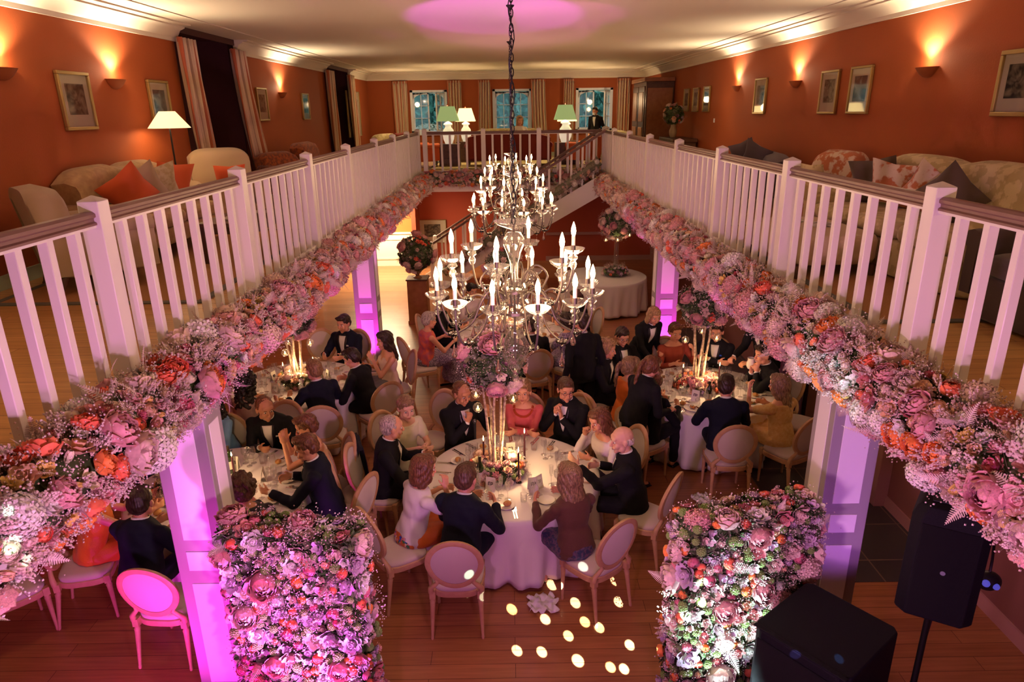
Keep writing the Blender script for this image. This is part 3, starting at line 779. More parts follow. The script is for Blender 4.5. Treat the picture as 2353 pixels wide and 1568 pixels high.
        for q in (1, -1):
            if sl != 'none': g.ell(sh[q], .062*k); g.cap(C, sh[q], .06*k, .06*k)
            if sl == 'short': g.cap(sh[q], sh[q].lerp(el[q], .55), .062*k, .064*k)
            if sl in ('long', 'three'): g.cap(sh[q], el[q], .060*k, .052*k); g.cap(el[q], el[q].lerp(wr[q], .88 if sl == 'long' else .55), .052*k, .042*k)
            if sl == 'puff': g.cap(sh[q], sh[q].lerp(el[q], .6), .075*k, .06*k)
        addm('blouse' if bottom is not None else 'dress_bodice', remesh(g, cv, 2, 'bodice', fold(.005)), tm, t)
        g = MB(); g.ell(P+Vector((0, .0, -.02)), (.185, .15, .12))
        if sit:
            for q in (1, -1):
                g.cap(hipc[q], kn[q], .110, .085); g.cap(kn[q], Vector((kn[q].x*1.05, kn[q].y+.0, .22)), .085, .10)
            g.loft([ring(Vector((0, .43, .60)), .20, .07, Vector((1, 0, 0)), Vector((0, 1, 0))), ring(Vector((0, .42, .35)), .22, .09, Vector((1, 0, 0)), Vector((0, 1, 0))), ring(Vector((0, .42, .14)), .25, .12, Vector((1, 0, 0)), Vector((0, 1, 0)))])
            g.box(-.15, .15, .0, .42, .46, .60)
        else:
            g.loft([ring(Vector((0, 0, zz)), a, b, Vector((1, 0, 0)), Vector((0, 1, 0))) for zz, a, b in ((1.0, .17, .12), (.8, .19, .15), (.35, .22, .18))])
        if outfit == 'trousers':
            g = MB()
            for q in (1, -1): g.cap(hipc[q], kn[q], .098, .073); g.cap(kn[q], an[q]+Vector((0, 0, .02)), .070, .052)
            g.ell(P+Vector((0, 0, -.03)), (.17, .13, .11))
        addm('skirt' if outfit != 'trousers' else 'trousers', remesh(g, .014, 2, 'skirt', fold(.007)), bt, t)
        for q in (1, -1):
            g = MB(); A = an[q]; g.cap(A+Vector((0, -.01, -.055)), A+Vector((0, .15, -.062)), .036, .024, flat=.9); g.box(A.x-.03, A.x+.03, A.y-.03, A.y+.17, 0, .012)
            addm('shoe', remesh(g, .010, 2, 'shoe'), shoes or M_shoe, t)
    t2 = dict(decal=decal, TL=TL, root=t, H=Hm, P=P, s=s, X=X, Y=Y, neck0=neck0, wr=wr, el=el, C=C, dirs=dirs)
    return t2
# ------------------------------------------------------------------ chairs
M_cwood = mat('pale_limed_oak', (.60, .36, .20), .5, var=(20, (.50, .28, .15), .3)); M_cfab = mat('oatmeal_linen', (.62, .52, .46), .85, bump=(300, .4), sheen=.3)
def make_chair():
    t = thing('medallion_chair', 'x', 'chair')
    def backc(u, v, off=0):     # oval back plane: u lateral, v up (from seat) with rake and slight curve
        z = .50+v; y = -.215-(v)*.20-.25*0+.35*u*u*1.0+off
        return Vector((u, y, z))
    cz = .275; rx, rz_ = .225, .245
    g = MB(); n = 36; rings = []
    for k in range(n):
        a = 2*PI*k/n; ca, sa = math.cos(a), math.sin(a); rr = []
        for (dr, dy) in ((-.026, .014), (-.012, .02), (.014, .018), (.022, .004), (.022, -.014), (.0, -.02), (-.026, -.014)):
            rr.append(backc((rx+dr)*ca*(1-.06*(sa < 0)*(-sa)), cz+(rz_+dr)*sa, dy))
        rings.append(rr)
    g.loft(rings, closed=True); g.obj('back_frame', M_cwood, t, smooth=60)
    g = MB(); V = []; Fc = []; rad = [0, .35, .7, .92, 1.0]
    for sgn in (1, -1):
        rings = []
        for i, q in enumerate(rad):
            off = sgn*(.022*math.sqrt(max(0, 1-q*q*.92)))
            rings.append([backc((rx-.022)*q*math.cos(2*PI*k/32), cz+(rz_-.022)*q*math.sin(2*PI*k/32), off) for k in range(32)])
        g.loft(rings, capends=False)
    g.obj('back_pad', M_cfab, t, smooth=180)
    for q in (-1, 1):
        g = MB(); p = [Vector((q*.215, -.205, .45)), Vector((q*.215, -.213, .50)), Vector((q*.185, -.225, .535)), Vector((q*.150, -.235, .575)), backc(q*.165, cz-.165)]
        g.tube(p, [.026, .024, .021, .019, .016], 8); g.obj('back_post', M_cwood, t, smooth=60)
    # seat (trapezoid with rounded edge)
    def seat_ring(z, ins, n=40):
        out = []
        for k in range(n):
            a = 2*PI*k/n; ca, sa = math.cos(a), math.sin(a); p = 3.6
            x = math.copysign(abs(ca)**(2/p), ca); y = math.copysign(abs(sa)**(2/p), sa)
            w = (.235+.02*y)-ins; out.append(Vector((x*w, .01+y*(.225-ins), z)))
        return out
    g = MB(); g.loft([seat_ring(.395, .004), seat_ring(.40, 0), seat_ring(.448, 0), seat_ring(.453, .006)]); g.obj('seat_frame', M_cwood, t, smooth=40)
    g = MB(); g.loft([seat_ring(.452, .012), seat_ring(.475, .008), seat_ring(.495, .02), seat_ring(.507, .06), seat_ring(.513, .12), seat_ring(.515, .19)]); g.obj('seat_cushion', M_cfab, t, smooth=180)
    for (x, y, dx, dy) in ((-.205, .20, 0, .01), (.205, .20, 0, .01), (-.205, -.195, -.015, -.06), (.205, -.195, .015, -.06)):
        g = MB(); g.cbox((x, y, .425), (.05, .05, .075))
        g.loft([ring(Vector((x+dx*(1-z/.4), y+dy*(1-z/.4), z)), r_, r_, Vector((1, 0, 0)), Vector((0, 1, 0)), 12, 2) for z, r_ in ((0, .012), (.02, .015), (.03, .0125), (.34, .023), (.36, .027), (.375, .02), (.39, .024))])
        g.obj('leg', M_cwood, t, smooth=40)
    return t
CHAIR0 = make_chair(); CHAIR_USED = [False]
def chair(x, y, face, label):
    if not CHAIR_USED[0]:
        CHAIR_USED[0] = True; c = CHAIR0; c.location = (x, y, 0); c.rotation_euler = (0, 0, R(face)); c['label'] = label
    else: c = copy_tree(CHAIR0, loc=(x, y, 0), rz=R(face), label=label)
    c['group'] = 'oval-back dining chairs round the banquet tables'
    return c
# ================================================================== the guests
M_blue = fabric('pale_blue_silk', (.16, .34, .62), .5); M_cream_d = fabric('cream_draped_satin', (.70, .66, .50), .45); M_pink = fabric('coral_pink_crepe', (.62, .10, .12), .65)
M_knit = fabric('white_ribbed_knit', (.82, .76, .78), .85, bump=(400, .6)); M_brownv = fabric('sheer_brown_shawl', (.10, .035, .025), .8); M_navyf = fabric('navy_floral_skirt', (.02, .03, .09), .7, var=(40, (.12, .06, .12), .08))
M_orf = fabric('orange_floral_silk', (.62, .14, .015), .5, var=None); M_or = fabric('orange_satin', (.72, .16, .02), .45); M_rust = fabric('rust_red_dress', (.32, .045, .02), .65)
M_yel = fabric('gold_chiffon', (.66, .36, .10), .6, var=(30, (.75, .50, .2), .2)); M_blous = fabric('white_blouse', (.78, .70, .68), .6); M_pat = fabric('lilac_patterned_dress', (.38, .30, .42), .7, var=(55, (.12, .08, .14), .05))
M_fuch = fabric('rose_pink_top', (.45, .09, .14), .7, var=(14, (.7, .12, .06), .12)); M_beige = fabric('beige_cardigan', (.50, .34, .28), .8); M_peach = fabric('strapless_peach_top', (.75, .55, .48), .6); M_grey = fabric('grey_skirt', (.16, .15, .2), .7)
M_darkdress = fabric('black_dress', (.02, .015, .025), .7); M_navy = fabric('navy_dress', (.01, .015, .10), .6)
def T2(cx, cy, px, py, z=1.24):
    """heading (deg) from a seat towards a table centre"""
    return math.degrees(math.atan2(-(cx-px), cy-py))
TAB = dict(main=(0.0, 6.32), A=(-2.98, 8.9), B=(-2.95, 6.1), Rt=(2.6, 8.45), D=(0.0, 11.15))
def seat(tab, hx, hy, label, off=.13, chairlabel=None, dface=0, chx=0, chy=0, cface=None, **k):
    cx, cy = TAB[tab]; d = Vector((cx-hx, cy-hy)); d.normalize()
    px, py = hx-d.x*off, hy-d.y*off           # pelvis is behind the head
    f = math.degrees(math.atan2(-d.x, d.y))
    if chairlabel: chair(px-d.x*.03+chx, py-d.y*.03+chy, f if cface is None else cface, chairlabel)
    return person(label, px, py, face=f+dface, **k)
V1 = .0058; V2 = .0075; V3 = .010
def cast():
    P = {}
    # --- centre table
    P['grey'] = seat('main', -1.26, 6.42, 'silver-haired man in black tuxedo at the left side of the centre table, turned away', chairlabel='oval-back chair under the silver-haired man left of the centre table', vox=V1, lean=10, dface=8, yaw=18, pitch=8, hs='thin', hc='grey', skin='a', top=M_tux, L=(-.15, .42, .80), Rr=(.14, .44, .80), pocket=M_shirt)
    P['cream'] = seat('main', -1.16, 7.04, 'woman with short blond-grey hair in a cream draped top, hands on the table', vox=V1, chairlabel='oval-back chair under the woman in the cream top', fem=True, lean=10, dface=-20, yaw=-10, pitch=14, hs='side', hc='dblond', skin='c', outfit='dress', top=M_cream_d, sleeves='short', L=(-.05, .42, .79), Rr=(.03, .44, .80), neckline='v')
    P['mic'] = seat('main', -.58, 7.30, 'balding man in tuxedo holding a microphone at the far side of the centre table', off=.08, vox=V1, lean=5, dface=0, yaw=8, pitch=18, hs='thin', hc='auburn', skin='b', Rr=(.02, .24, .90), L=(-.24, .24, .92), curl=(1.1, .8), hdir=((-.2, .25, .9), (.1, .3, .9)), ndir=((0, -1, .2), (.6, -.6, 0)))
    P['pink'] = seat('main', .14, 7.40, 'woman in a coral pink dress with a beaded neckline at the centre table', off=.05, vox=V1, chairlabel='oval-back chair under the woman in coral pink', fem=True, lean=2, yaw=-4, pitch=4, hs='side', hc='sand', skin='a', outfit='dress', top=M_pink, sleeves='long', L=(.06, .32, .79), Rr=(-.08, .34, .80), neckline='v')
    P['spec'] = seat('main', .62, 7.34, 'man in spectacles and tuxedo resting his chin on clasped hands', vox=V1, chairlabel='oval-back chair under the man in spectacles', lean=6, dface=0, yaw=42, pitch=10, hs='short', hc='brown', skin='a', glasses=True, Rr=(.06, .22, .93), L=(-.03, .25, .90), curl=(.9, 1.0), hdir=((-.1, .1, 1), (.2, .1, 1)), ndir=((-1, .2, 0), (1, .2, 0)))
    P['smile'] = seat('main', 1.0, 6.66, 'smiling woman with wavy brown hair and white blouse at the centre table', off=.10, vox=V1, chairlabel='oval-back chair under the smiling woman in white', fem=True, lean=14, dface=8, yaw=2, pitch=16, tilt=8, hs='wavy', hc='auburn', skin='a', outfit='dress', top=M_blous, bottom=M_darkdress, sleeves='long', smile=True, Rr=(.15, .24, .93), L=(-.14, .36, .82), curl=(1.0, .5), hdir=((-.1, 0, 1), None), ndir=((-1, .3, 0), None), neckline='v')
    P['bald'] = seat('main', 1.10, 6.08, 'bald elderly man in tuxedo gesturing with one hand at the centre table', vox=V1, chairlabel='oval-back chair seen from behind, right of the centre table', lean=10, dface=0, yaw=22, pitch=10, hs='bald', hc='white', skin='c', L=(-.14, .52, .93), Rr=(.16, .36, .80), curl=(.5, .25), chx=.06, chy=-.12, cface=56)
    P['brown'] = seat('main', .50, 5.42, 'woman with long brown-blond hair and brown shawl, back to camera', vox=V1, chairlabel='oval-back chair pulled out beside the woman in the brown shawl', fem=True, lean=8, yaw=8, pitch=6, hs='long', hc='dblond', skin='a', outfit='dress', top=M_brownv, bottom=M_navyf, sleeves='long', eyes=False, chx=.16, chy=-.04, cface=38)
    P['back'] = seat('main', -.42, 5.38, 'man with cropped brown hair in dark suit, back to camera at the centre table', off=.16, vox=V1, chairlabel='oval-back chair directly behind the cropped-haired man, nearest the camera', lean=12, yaw=0, pitch=12, hs='crop', hc='brown', skin='a', top=M_tuxb, eyes=False, frontdetail=False, L=(-.14, .42, .80), Rr=(.14, .42, .80), chy=-.16, cface=0)
    P['knit'] = seat('main', -.86, 5.62, 'woman with brown bob in white knit top and orange floral skirt', vox=V1, chairlabel='oval-back chair seen from the side under the orange floral skirt', fem=True, lean=12, dface=-6, yaw=-8, pitch=12, hs='bob', hc='auburn', skin='a', outfit='dress', top=M_knit, bottom=M_orf, sleeves='short', Rr=(.15, .28, .98), L=(-.14, .38, .80), curl=(.8, .5), hdir=((-.3, .2, 1), None), ndir=((-1, 0, .2), None), chx=-.10, chy=-.10, cface=-52)
    # --- table B (left, near)
    P['lean'] = seat('B', -2.82, 7.08, 'man with receding brown hair in tuxedo leaning in with an open hand', vox=V1, off=.24, chairlabel='oval-back chair under the man leaning in at the left table', lean=22, dface=10, yaw=38, pitch=14, hs='thin', hc='auburn', skin='b', L=(-.22, .46, .93), Rr=(.02, .50, .80), curl=(.8, .3), hdir=(None, (-.6, .6, -.05)), pocket=M_shirt)
    P['sky'] = person('woman in a light blue silk top partly hidden behind the leaning man', -3.40, 7.30, face=152, fem=True, vox=V2, lean=10, yaw=-10, hs='bigcurl', hc='black', outfit='dress', top=M_blue, sleeves='long')
    P['nav'] = person('woman with bare arms in a navy dress behind the near left column', -3.98, 6.72, face=-128, fem=True, vox=V2, lean=12, yaw=20, hs='bob', hc='brown', outfit='dress', top=M_navy, sleeves='none', Rr=(.1, .38, .82), L=(-.1, .38, .82))
    P['clasp'] = seat('B', -2.14, 6.52, 'bare-armed guest with short brown hair raising both hands together', vox=V1, off=.1, chairlabel='oval-back chair with a dark fringed shawl over it', fem=True, lean=8, dface=-10, yaw=0, pitch=18, hs='side', hc='auburn', outfit='dress', top=M_peach, bottom=M_darkdress, sleeves='none', skin='a', neckline='strapless', Rr=(.06, .32, 1.02), L=(-.05, .34, 1.02), curl=(.5, .5), hdir=((0, .1, 1), (0, .1, 1)), ndir=((-1, 0, 0), (1, 0, 0)))
    P['bk2'] = seat('B', -1.98, 6.05, 'brown-haired man in dark tuxedo, back to camera at the left table, hand on the cloth', vox=V1, off=.12, chairlabel='oval-back chair edge-on behind the left flower screen', lean=12, dface=10, yaw=10, pitch=14, hs='side', hc='auburn', top=M_tuxb, L=(-.14, .50, .81), Rr=(.16, .36, .80), chx=.14, chy=-.10, cface=70)
    P['cur2'] = seat('B', -2.42, 5.34, 'guest with dark curly hair seen above the left flower screen', vox=V2, lean=4, pitch=10, hs='curly', hc='brown', fem=True, outfit='dress', top=M_darkdress, sleeves='long', eyes=False)
    P['bk3'] = seat('B', -3.16, 5.06, 'man with dark hair in a navy suit, back to camera left of the magenta column', vox=V1, off=.16, chairlabel='oval-back chair behind the navy suited man, left of the magenta column', lean=12, yaw=14, pitch=12, hs='short', hc='dark', top=M_tuxb, eyes=False, frontdetail=False, L=(-.14, .42, .80), Rr=(.14, .40, .80), chy=-.12, chx=.32, cface=-4)
    P['orw'] = seat('B', -3.78, 5.42, 'woman in a bright orange dress under the left garland, forearms on the table', vox=V2, off=.12, chairlabel='oval-back chair under the woman in bright orange', fem=True, lean=14, yaw=-14, hs='side', hc='brown', outfit='dress', top=M_or, sleeves='none', Rr=(.16, .50, .82), L=(.0, .50, .82), chx=.0, chy=-.06, cface=-72)
    # --- table A (left, further)
    P['fac'] = seat('A', -2.58, 10.12, 'man with swept dark hair in tuxedo facing the camera in front of the hall', vox=V2, off=.05, chairlabel='oval-back chair under the man facing the camera at the far left table', lean=2, yaw=-6, pitch=10, hs='side', hc='dark', pocket=M_shirt, top=M_tuxb)
    P['lh'] = seat('A', -1.86, 9.33, 'woman with long dark hair and bare shoulders beside the far left column', vox=V2, off=.08, chairlabel='oval-back chair under the bare-shouldered woman', fem=True, lean=0, dface=5, yaw=4, hs='half', hc='dark', outfit='dress', top=M_peach, bottom=M_grey, sleeves='none', neckline='strapless', L=(-.16, .26, .96), Rr=(.14, .30, .80), chx=.05, chy=-.04)
    P['ln2'] = seat('A', -2.05, 8.60, 'dark-haired man in tuxedo leaning over the far left table with lowered head', vox=V2, chairlabel='oval-back chair under the man with lowered head', lean=18, dface=0, yaw=10, pitch=26, hs='side', hc='dark', chx=.1, chy=-.1, cface=40)
    P['bkA'] = seat('A', -2.50, 8.16, 'sandy-haired man in dark suit, back to camera at the far left table', vox=V2, off=.16, chairlabel='oval-back chair behind the sandy-haired man', lean=10, dface=10, hs='crop', hc='sand', top=M_tuxb, eyes=False, frontdetail=False, L=(-.26, .36, .82), Rr=(.2, .38, .82), chx=.06, chy=-.2, cface=8)
    P['crl'] = seat('A', -3.24, 7.80, 'woman with long dark curly hair and beige cardigan, back to camera', vox=V2, chairlabel='oval-back chair under the woman in the beige cardigan', fem=True, lean=6, yaw=10, hs='bigcurl', hc='black', outfit='dress', top=M_beige, sleeves='long', eyes=False)
    # --- right table
    P['rst'] = seat('Rt', 2.42, 9.52, 'woman in a rust red dress with square neckline, face behind the flower ball', vox=V2, off=.05, chairlabel='oval-back chair under the woman in rust red', fem=True, lean=0, hs='side', hc='auburn', outfit='dress', top=M_rust, sleeves='three', neckline='v', L=(-.20, .22, .93), Rr=(.1, .32, .8))
    P['bps'] = seat('Rt', 3.0, 9.44, 'dark-haired man in tuxedo with a blue pocket square and folded arms', vox=V2, off=.05, chairlabel='oval-back chair under the man with the blue pocket square', lean=2, hs='short', hc='dark', pocket=mat('blue_pocket_silk', (.03, .12, .7), .5), L=(.06, .28, .86), Rr=(-.08, .30, .84))
    P['chn'] = seat('Rt', 3.42, 8.52, 'laughing dark-haired man in tuxedo with his hand at his chin on the right', vox=V2, off=.14, chairlabel='oval-back chair under the laughing man on the right', lean=16, dface=0, yaw=6, pitch=6, hs='side', hc='dark', smile=True, L=(-.02, .27, .93), Rr=(.06, .30, .90), curl=(1, 1), hdir=((-.1, 0, 1), (.1, 0, 1)))
    P['yel'] = seat('Rt', 3.16, 7.50, 'woman with light brown hair in a gold chiffon dress at the right table', vox=V1, chairlabel='oval-back chair under the woman in gold chiffon', fem=True, lean=6, yaw=14, pitch=8, hs='half', hc='dblond', skin='a', outfit='dress', top=M_yel, sleeves='puff', neckline='v', L=(-.16, .36, 1.04), Rr=(.12, .32, .82), curl=(.5, .8), chx=.04, chy=-.1, cface=28)
    P['bkr'] = seat('Rt', 2.52, 7.42, 'dark-haired man in navy tuxedo, back to camera at the right table', vox=V1, off=.14, chairlabel='oval-back chair behind the dark-haired man at the right table', lean=8, yaw=-18, pitch=8, hs='short', hc='dark', top=M_tuxb, chy=-.14, cface=-2)
    P['cu3'] = seat('Rt', 1.70, 7.62, 'young guest with sandy curls beside the standing server at the right table', vox=V2, off=.1, chairlabel='oval-back chair under the young guest with sandy curls', lean=8, hs='curly', hc='sand', eyes=False, frontdetail=False)
    P['org'] = seat('Rt', 1.50, 8.12, 'woman with a long ponytail in an orange dress, back to camera at the right table', vox=V2, off=.05, chairlabel='oval-back chair between the centre and right tables', fem=True, lean=4, yaw=-10, hs='pony', hc='dblond', outfit='dress', top=M_or, sleeves='short', eyes=False, chx=-.25, chy=-.2)
    P['gl2'] = seat('Rt', 1.64, 9.28, 'man in black spectacles and tuxedo looking down at the right table', vox=V2, off=.1, chairlabel='oval-back chair under the man looking down at the right table', lean=4, dface=-25, yaw=-10, pitch=20, hs='short', hc='dark', glasses=True)
    P['cur'] = seat('Rt', 1.30, 8.80, 'person with short blond curls turned towards the right table', vox=V2, off=.1, lean=8, dface=-10, hs='curly', hc='blond', outfit='tux', chairlabel='oval-back chair under the guest with blond curls')
    # --- standing staff
    P['w1'] = person('standing server with brown ponytail in black, bending over the right table', 1.42, 7.28, face=-58, pose='stand', lean=22, yaw=-6, pitch=24, hs='pony', hc='auburn', vox=V1, frontdetail=False, Rr=(.2, .40, 1.0), L=(-.14, .42, 1.0), scale=.92, eyes=False)
    P['w2'] = person('tall man in black tuxedo standing with his back turned between the tables', .98, 8.62, face=24, pose='stand', lean=4, yaw=14, pitch=8, hs='short', hc='dark', vox=V2, frontdetail=False, scale=.98, Rr=(.24, .02, .84), L=(-.26, .05, .86))
    P['w3'] = person('standing blond server in black reaching a plate onto the right table', 1.98, 9.80, face=-155, pose='stand', fem=True, lean=26, yaw=-8, pitch=22, hs='bob', hc='blond', vox=V2, outfit='tux', Rr=(.18, .48, .92), L=(-.10, .34, .95), scale=.93)
    P['w4'] = person('standing waiter in black pouring from a white jug at the right table', 3.62, 9.02, face=118, pose='stand', lean=16, yaw=0, pitch=22, hs='short', hc='black', vox=V2, Rr=(.16, .46, .98), L=(-.10, .46, .98), curl=(1, 1))
    # --- far middle table
    P['d1'] = seat('D', -1.26, 10.35, 'woman with pinkish grey hair and lilac patterned skirt left of the chandelier', vox=V2, chairlabel='oval-back chair under the woman with pinkish grey hair', fem=True, lean=6, hs='short', hc='grey', outfit='dress', top=M_fuch, bottom=M_pat, sleeves='none', chx=-.05, chy=-.05)
    P['d2'] = seat('D', -1.14, 11.25, 'man in tuxedo behind the chandelier arms at the far table, left', vox=V3, chairlabel='oval-back chair under the man at the left of the far table', hs='short', hc='brown')
    P['d3'] = seat('D', -.70, 12.15, 'woman in a cream top at the far table behind the chandelier', vox=V3, chairlabel='oval-back chair under the woman in cream at the far table', fem=True, hs='side', hc='black', outfit='dress', top=M_blous, sleeves='long')
    P['d4'] = seat('D', -.10, 12.45, 'woman in an orange print top at the far table', vox=V3, chairlabel='oval-back chair at the far side of the far table', fem=True, hs='side', hc='brown', outfit='dress', top=M_fuch, sleeves='short')
    P['d5'] = seat('D', .58, 12.35, 'blond woman in pale dress at the far table', vox=V3, chairlabel='oval-back chair under the blond woman at the far table', fem=True, hs='bob', hc='blond', outfit='dress', top=M_peach, sleeves='none')
    P['d6'] = seat('D', 1.14, 11.45, 'short-haired man in black at the right end of the far table', vox=V3, chairlabel='oval-back chair under the short-haired man at the far table', hs='crop', hc='brown')
    P['d7'] = seat('D', .30, 9.86, 'dark-suited man at the near side of the far table, back to camera', vox=V3, chairlabel='oval-back chair under the dark-suited man at the far table', hs='short', hc='dark', eyes=False, frontdetail=False)
    P['d8'] = seat('D', .85, 10.2, 'woman in a dark floral dress at the far table, back to camera', vox=V3, chairlabel='oval-back chair under the woman in dark floral dress', fem=True, hs='bun', hc='dark', outfit='dress', top=M_pat, sleeves='short', eyes=False)
    # empty chairs
    chair(-.98, 7.66, 148, 'empty oval-back chair pulled back beyond the centre table, left of the microphone man')
    chair(-3.05, 10.25, 185, 'empty oval-back chair at the far side of the far left table')
    chair(1.02, 7.75, -60, 'empty oval-back chair beside the man in spectacles')
    chair(-4.38, 4.95, -40, 'oval-back chair at the bottom left under the garland')
    chair(-1.62, 6.42, -70, 'oval-back chair left of the silver-haired man')
    chair(3.75, 7.95, 55, 'oval-back chair with a purple lit back by the slate floor')
    # --- upper lounge
    P['u1'] = person('blond person sitting on the far upstairs sofa', .35, 21.9, z0=ZU+.005, face=190, fem=True, hs='bob', hc='blond', outfit='dress', top=M_blous, sleeves='long', vox=V3)
    P['u2'] = person('waiter with a white face mask standing by the upstairs right window', 2.72, 22.0, z0=ZU+.012, face=150, pose='stand', hs='short', hc='black', vox=V3, scale=.86)
    H = P['u2']['H']; g = MB(); g.add(*_ell((0, .062, -.052), (.052, .048, .042)), 0, H); g.obj('face_mask', M_shirt, P['u2']['root'], smooth=180)
    return P
PP = cast()
# orange floral skirt blossoms, beaded neckline, microphone, shawl
p = PP['pink']; g = MB(); bd_ = [c for c in p['root'].children if c.name.startswith('dress_bodice')][0]; by_ = [c for c in p['root'].children if c.name.startswith('body')][0]
bvs = [BVHTree.FromPolygons([v.co for v in q.data.vertices], [f.vertices[:] for f in q.data.polygons]) for q in (bd_, by_)]
for k in range(44):
    a = PI*1.0*k/43
    for rr_ in (1.0, 1.14):
        o_ = p['P']+p['s']*(p['TL']+.005-.085*math.sin(a)*rr_)+p['X']*math.cos(a)*.098*rr_+p['Y']*.3; hs_ = [b.ray_cast(o_, -p['Y'], .45) for b in bvs]; hs_ = [h for h in hs_ if h[0]]
        if hs_: h = min(hs_, key=lambda q: q[3]); g.ell(h[0]+p['Y']*.004, .0075, 8, 6)
g.obj('beaded_collar', mat('amber_beads', (.45, .06, .02), .25), p['root'], smooth=180)
p = PP['mic']; w = p['wr'][1]; rt = p['root']; M = Matrix.Translation(rt.location) @ Matrix.Rotation(rt.rotation_euler.z, 4, 'Z')
mp_ = M @ (w+Vector((-.06, .07, .05)))
t = thing('microphone', 'handheld microphone held up by the balding man in tuxedo', 'microphone', mp_, 0)
g = MB(); g.lathe([(.010, -.22), (.014, -.2), (.017, .0)], 12); g.obj('handle', M_black, t)
g = MB(); g.ell((0, 0, .02), (.024, .024, .03)); g.obj('grille', mat('mic_mesh', (.12, .12, .13), .35, metal=.8), t)
# floral print on the orange skirt (flat embroidered blossoms wrapped on the skirt)
p = PP['knit']; sk = [c for c in p['root'].children if c.name.startswith('skirt')][0]
bv = BVHTree.FromPolygons([v.co for v in sk.data.vertices], [q.vertices[:] for q in sk.data.polygons])
cols = [mat('print_blue', (.03, .08, .55), .6), mat('print_cream', (.8, .66, .5), .6), mat('print_pink', (.7, .25, .3), .6), mat('print_green', (.05, .2, .08), .6)]
g = MB(); rs = random.Random(5)
for k in range(46):
    o_ = Vector((rs.uniform(-.25, .25), rs.uniform(-.6, -.3), rs.uniform(.42, .62))); d = (Vector((o_.x*.3, .1, .54))-o_).normalized(); h = bv.ray_cast(o_, d)
    if not h[0]: continue
    n = h[1]; r_ = rs.uniform(.012, .026); T = look(n, loc=h[0]+n*.002, s=r_)
    V = [(0, 0, .15)]; m = 10
    for i in range(m): V.append(((1 if i % 2 else .55)*math.cos(2*PI*i/m), (1 if i % 2 else .55)*math.sin(2*PI*i/m), 0))
    g.add(V, [(0, i+1, (i+1) % m+1) for i in range(m)], rs.randrange(4), T)
g.obj('floral_print', cols, p['root'], smooth=0)

# dark fringed shawl over the chair back
q = [o for o in COL.objects if o.get('label') == 'oval-back chair with a dark fringed shawl over it'][0]
t = thing('fringed_shawl', 'dark fringed shawl draped over the back of a chair at the near left table', 'shawl', q.location[:], q.rotation_euler.z)
g = MB(); P = []
for j in range(21):
    v = j/20; row = []
    for i in range(17):
        u = i/16-.5
        if v < .22: y = -.27+(v/.22)*-.07; z = .80+.235*(v/.22)
        else: w = (v-.22)/.78; y = -.365-.05*w; z = 1.04-.62*w
        z -= .45*u*u*(1 if v > .1 else 1); y += .022*math.sin(u*19+v*3)*min(1, v*3)-.0; row.append((u*(.34+.10*v), y, z))
    P.append(row)
g.grid(P); g.obj('cloth', mat('black_wool_shawl', (.012, .012, .018), .9, bump=(160, .5)), t, smooth=180, solid=.004)
g = MB()
for i in range(40):
    u = i/39-.5; y = -.415+.022*math.sin(u*19+3); z = .42-.45*u*u; g.tube([(u*.44, y, z+.01), (u*.45, y-.005, z-.05), (u*.455, y, z-.11)], .0022, 4)
g.obj('fringe', mat('black_wool_shawl', (0, 0, 0)), t)
# ================================================================== flowers
FC = dict(coral=(.95, .20, .10), orange=(.95, .28, .06), pink=(.74, .36, .36), blush=(.80, .58, .50), cream=(.82, .72, .52), white=(.84, .80, .74), peach=(.84, .50, .32), hot=(.68, .16, .24), lilac=(.60, .44, .56), green=(.22, .34, .08), rose=(.68, .25, .25), yellow=(.82, .58, .16), mauve=(.36, .15, .2), sky=(.25, .35, .6))
def petal_mat(k, c):
    m = mat('petals_'+k, c, .6, sheen=.15); nt, N, L, b = nodes(m)
    g = N('ShaderNodeNewGeometry'); hs = N('ShaderNodeHueSaturation')
    oi = N('ShaderNodeTexCoord'); n = N('ShaderNodeTexNoise'); n.inputs['Scale'].default_value = 22; L(oi.outputs['Object'], n.inputs['Vector'])
    r = N('ShaderNodeMapRange'); r.inputs[1].default_value = .3; r.inputs[2].default_value = .7; r.inputs[3].default_value = .75; r.inputs[4].default_value = 1.2
    L(n.outputs['Fac'], r.inputs[0]); L(r.outputs[0], hs.inputs['Value']); hs.inputs['Color'].default_value = (*c, 1); L(hs.outputs[0], b.inputs['Base Color'])
    b.inputs['Subsurface Weight'].default_value = 0
    return m
FM = {k: petal_mat(k, v) for k, v in FC.items()}
M_leaf = mat('dark_green_leaf', (.045, .085, .03), .45, var=(12, (.09, .14, .05), .2)); M_leaf2 = mat('dusty_olive_leaf', (.14, .16, .09), .6, var=(12, (.22, .2, .13), .2))
M_fern = mat('bleached_pink_fern', (.70, .56, .50), .7); M_gyp = mat('dried_pink_gypsophila', (.62, .46, .40), .8); M_gypw = mat('white_gypsophila', (.78, .68, .66), .8); M_stem = mat('green_brown_stem', (.12, .10, .05), .7)
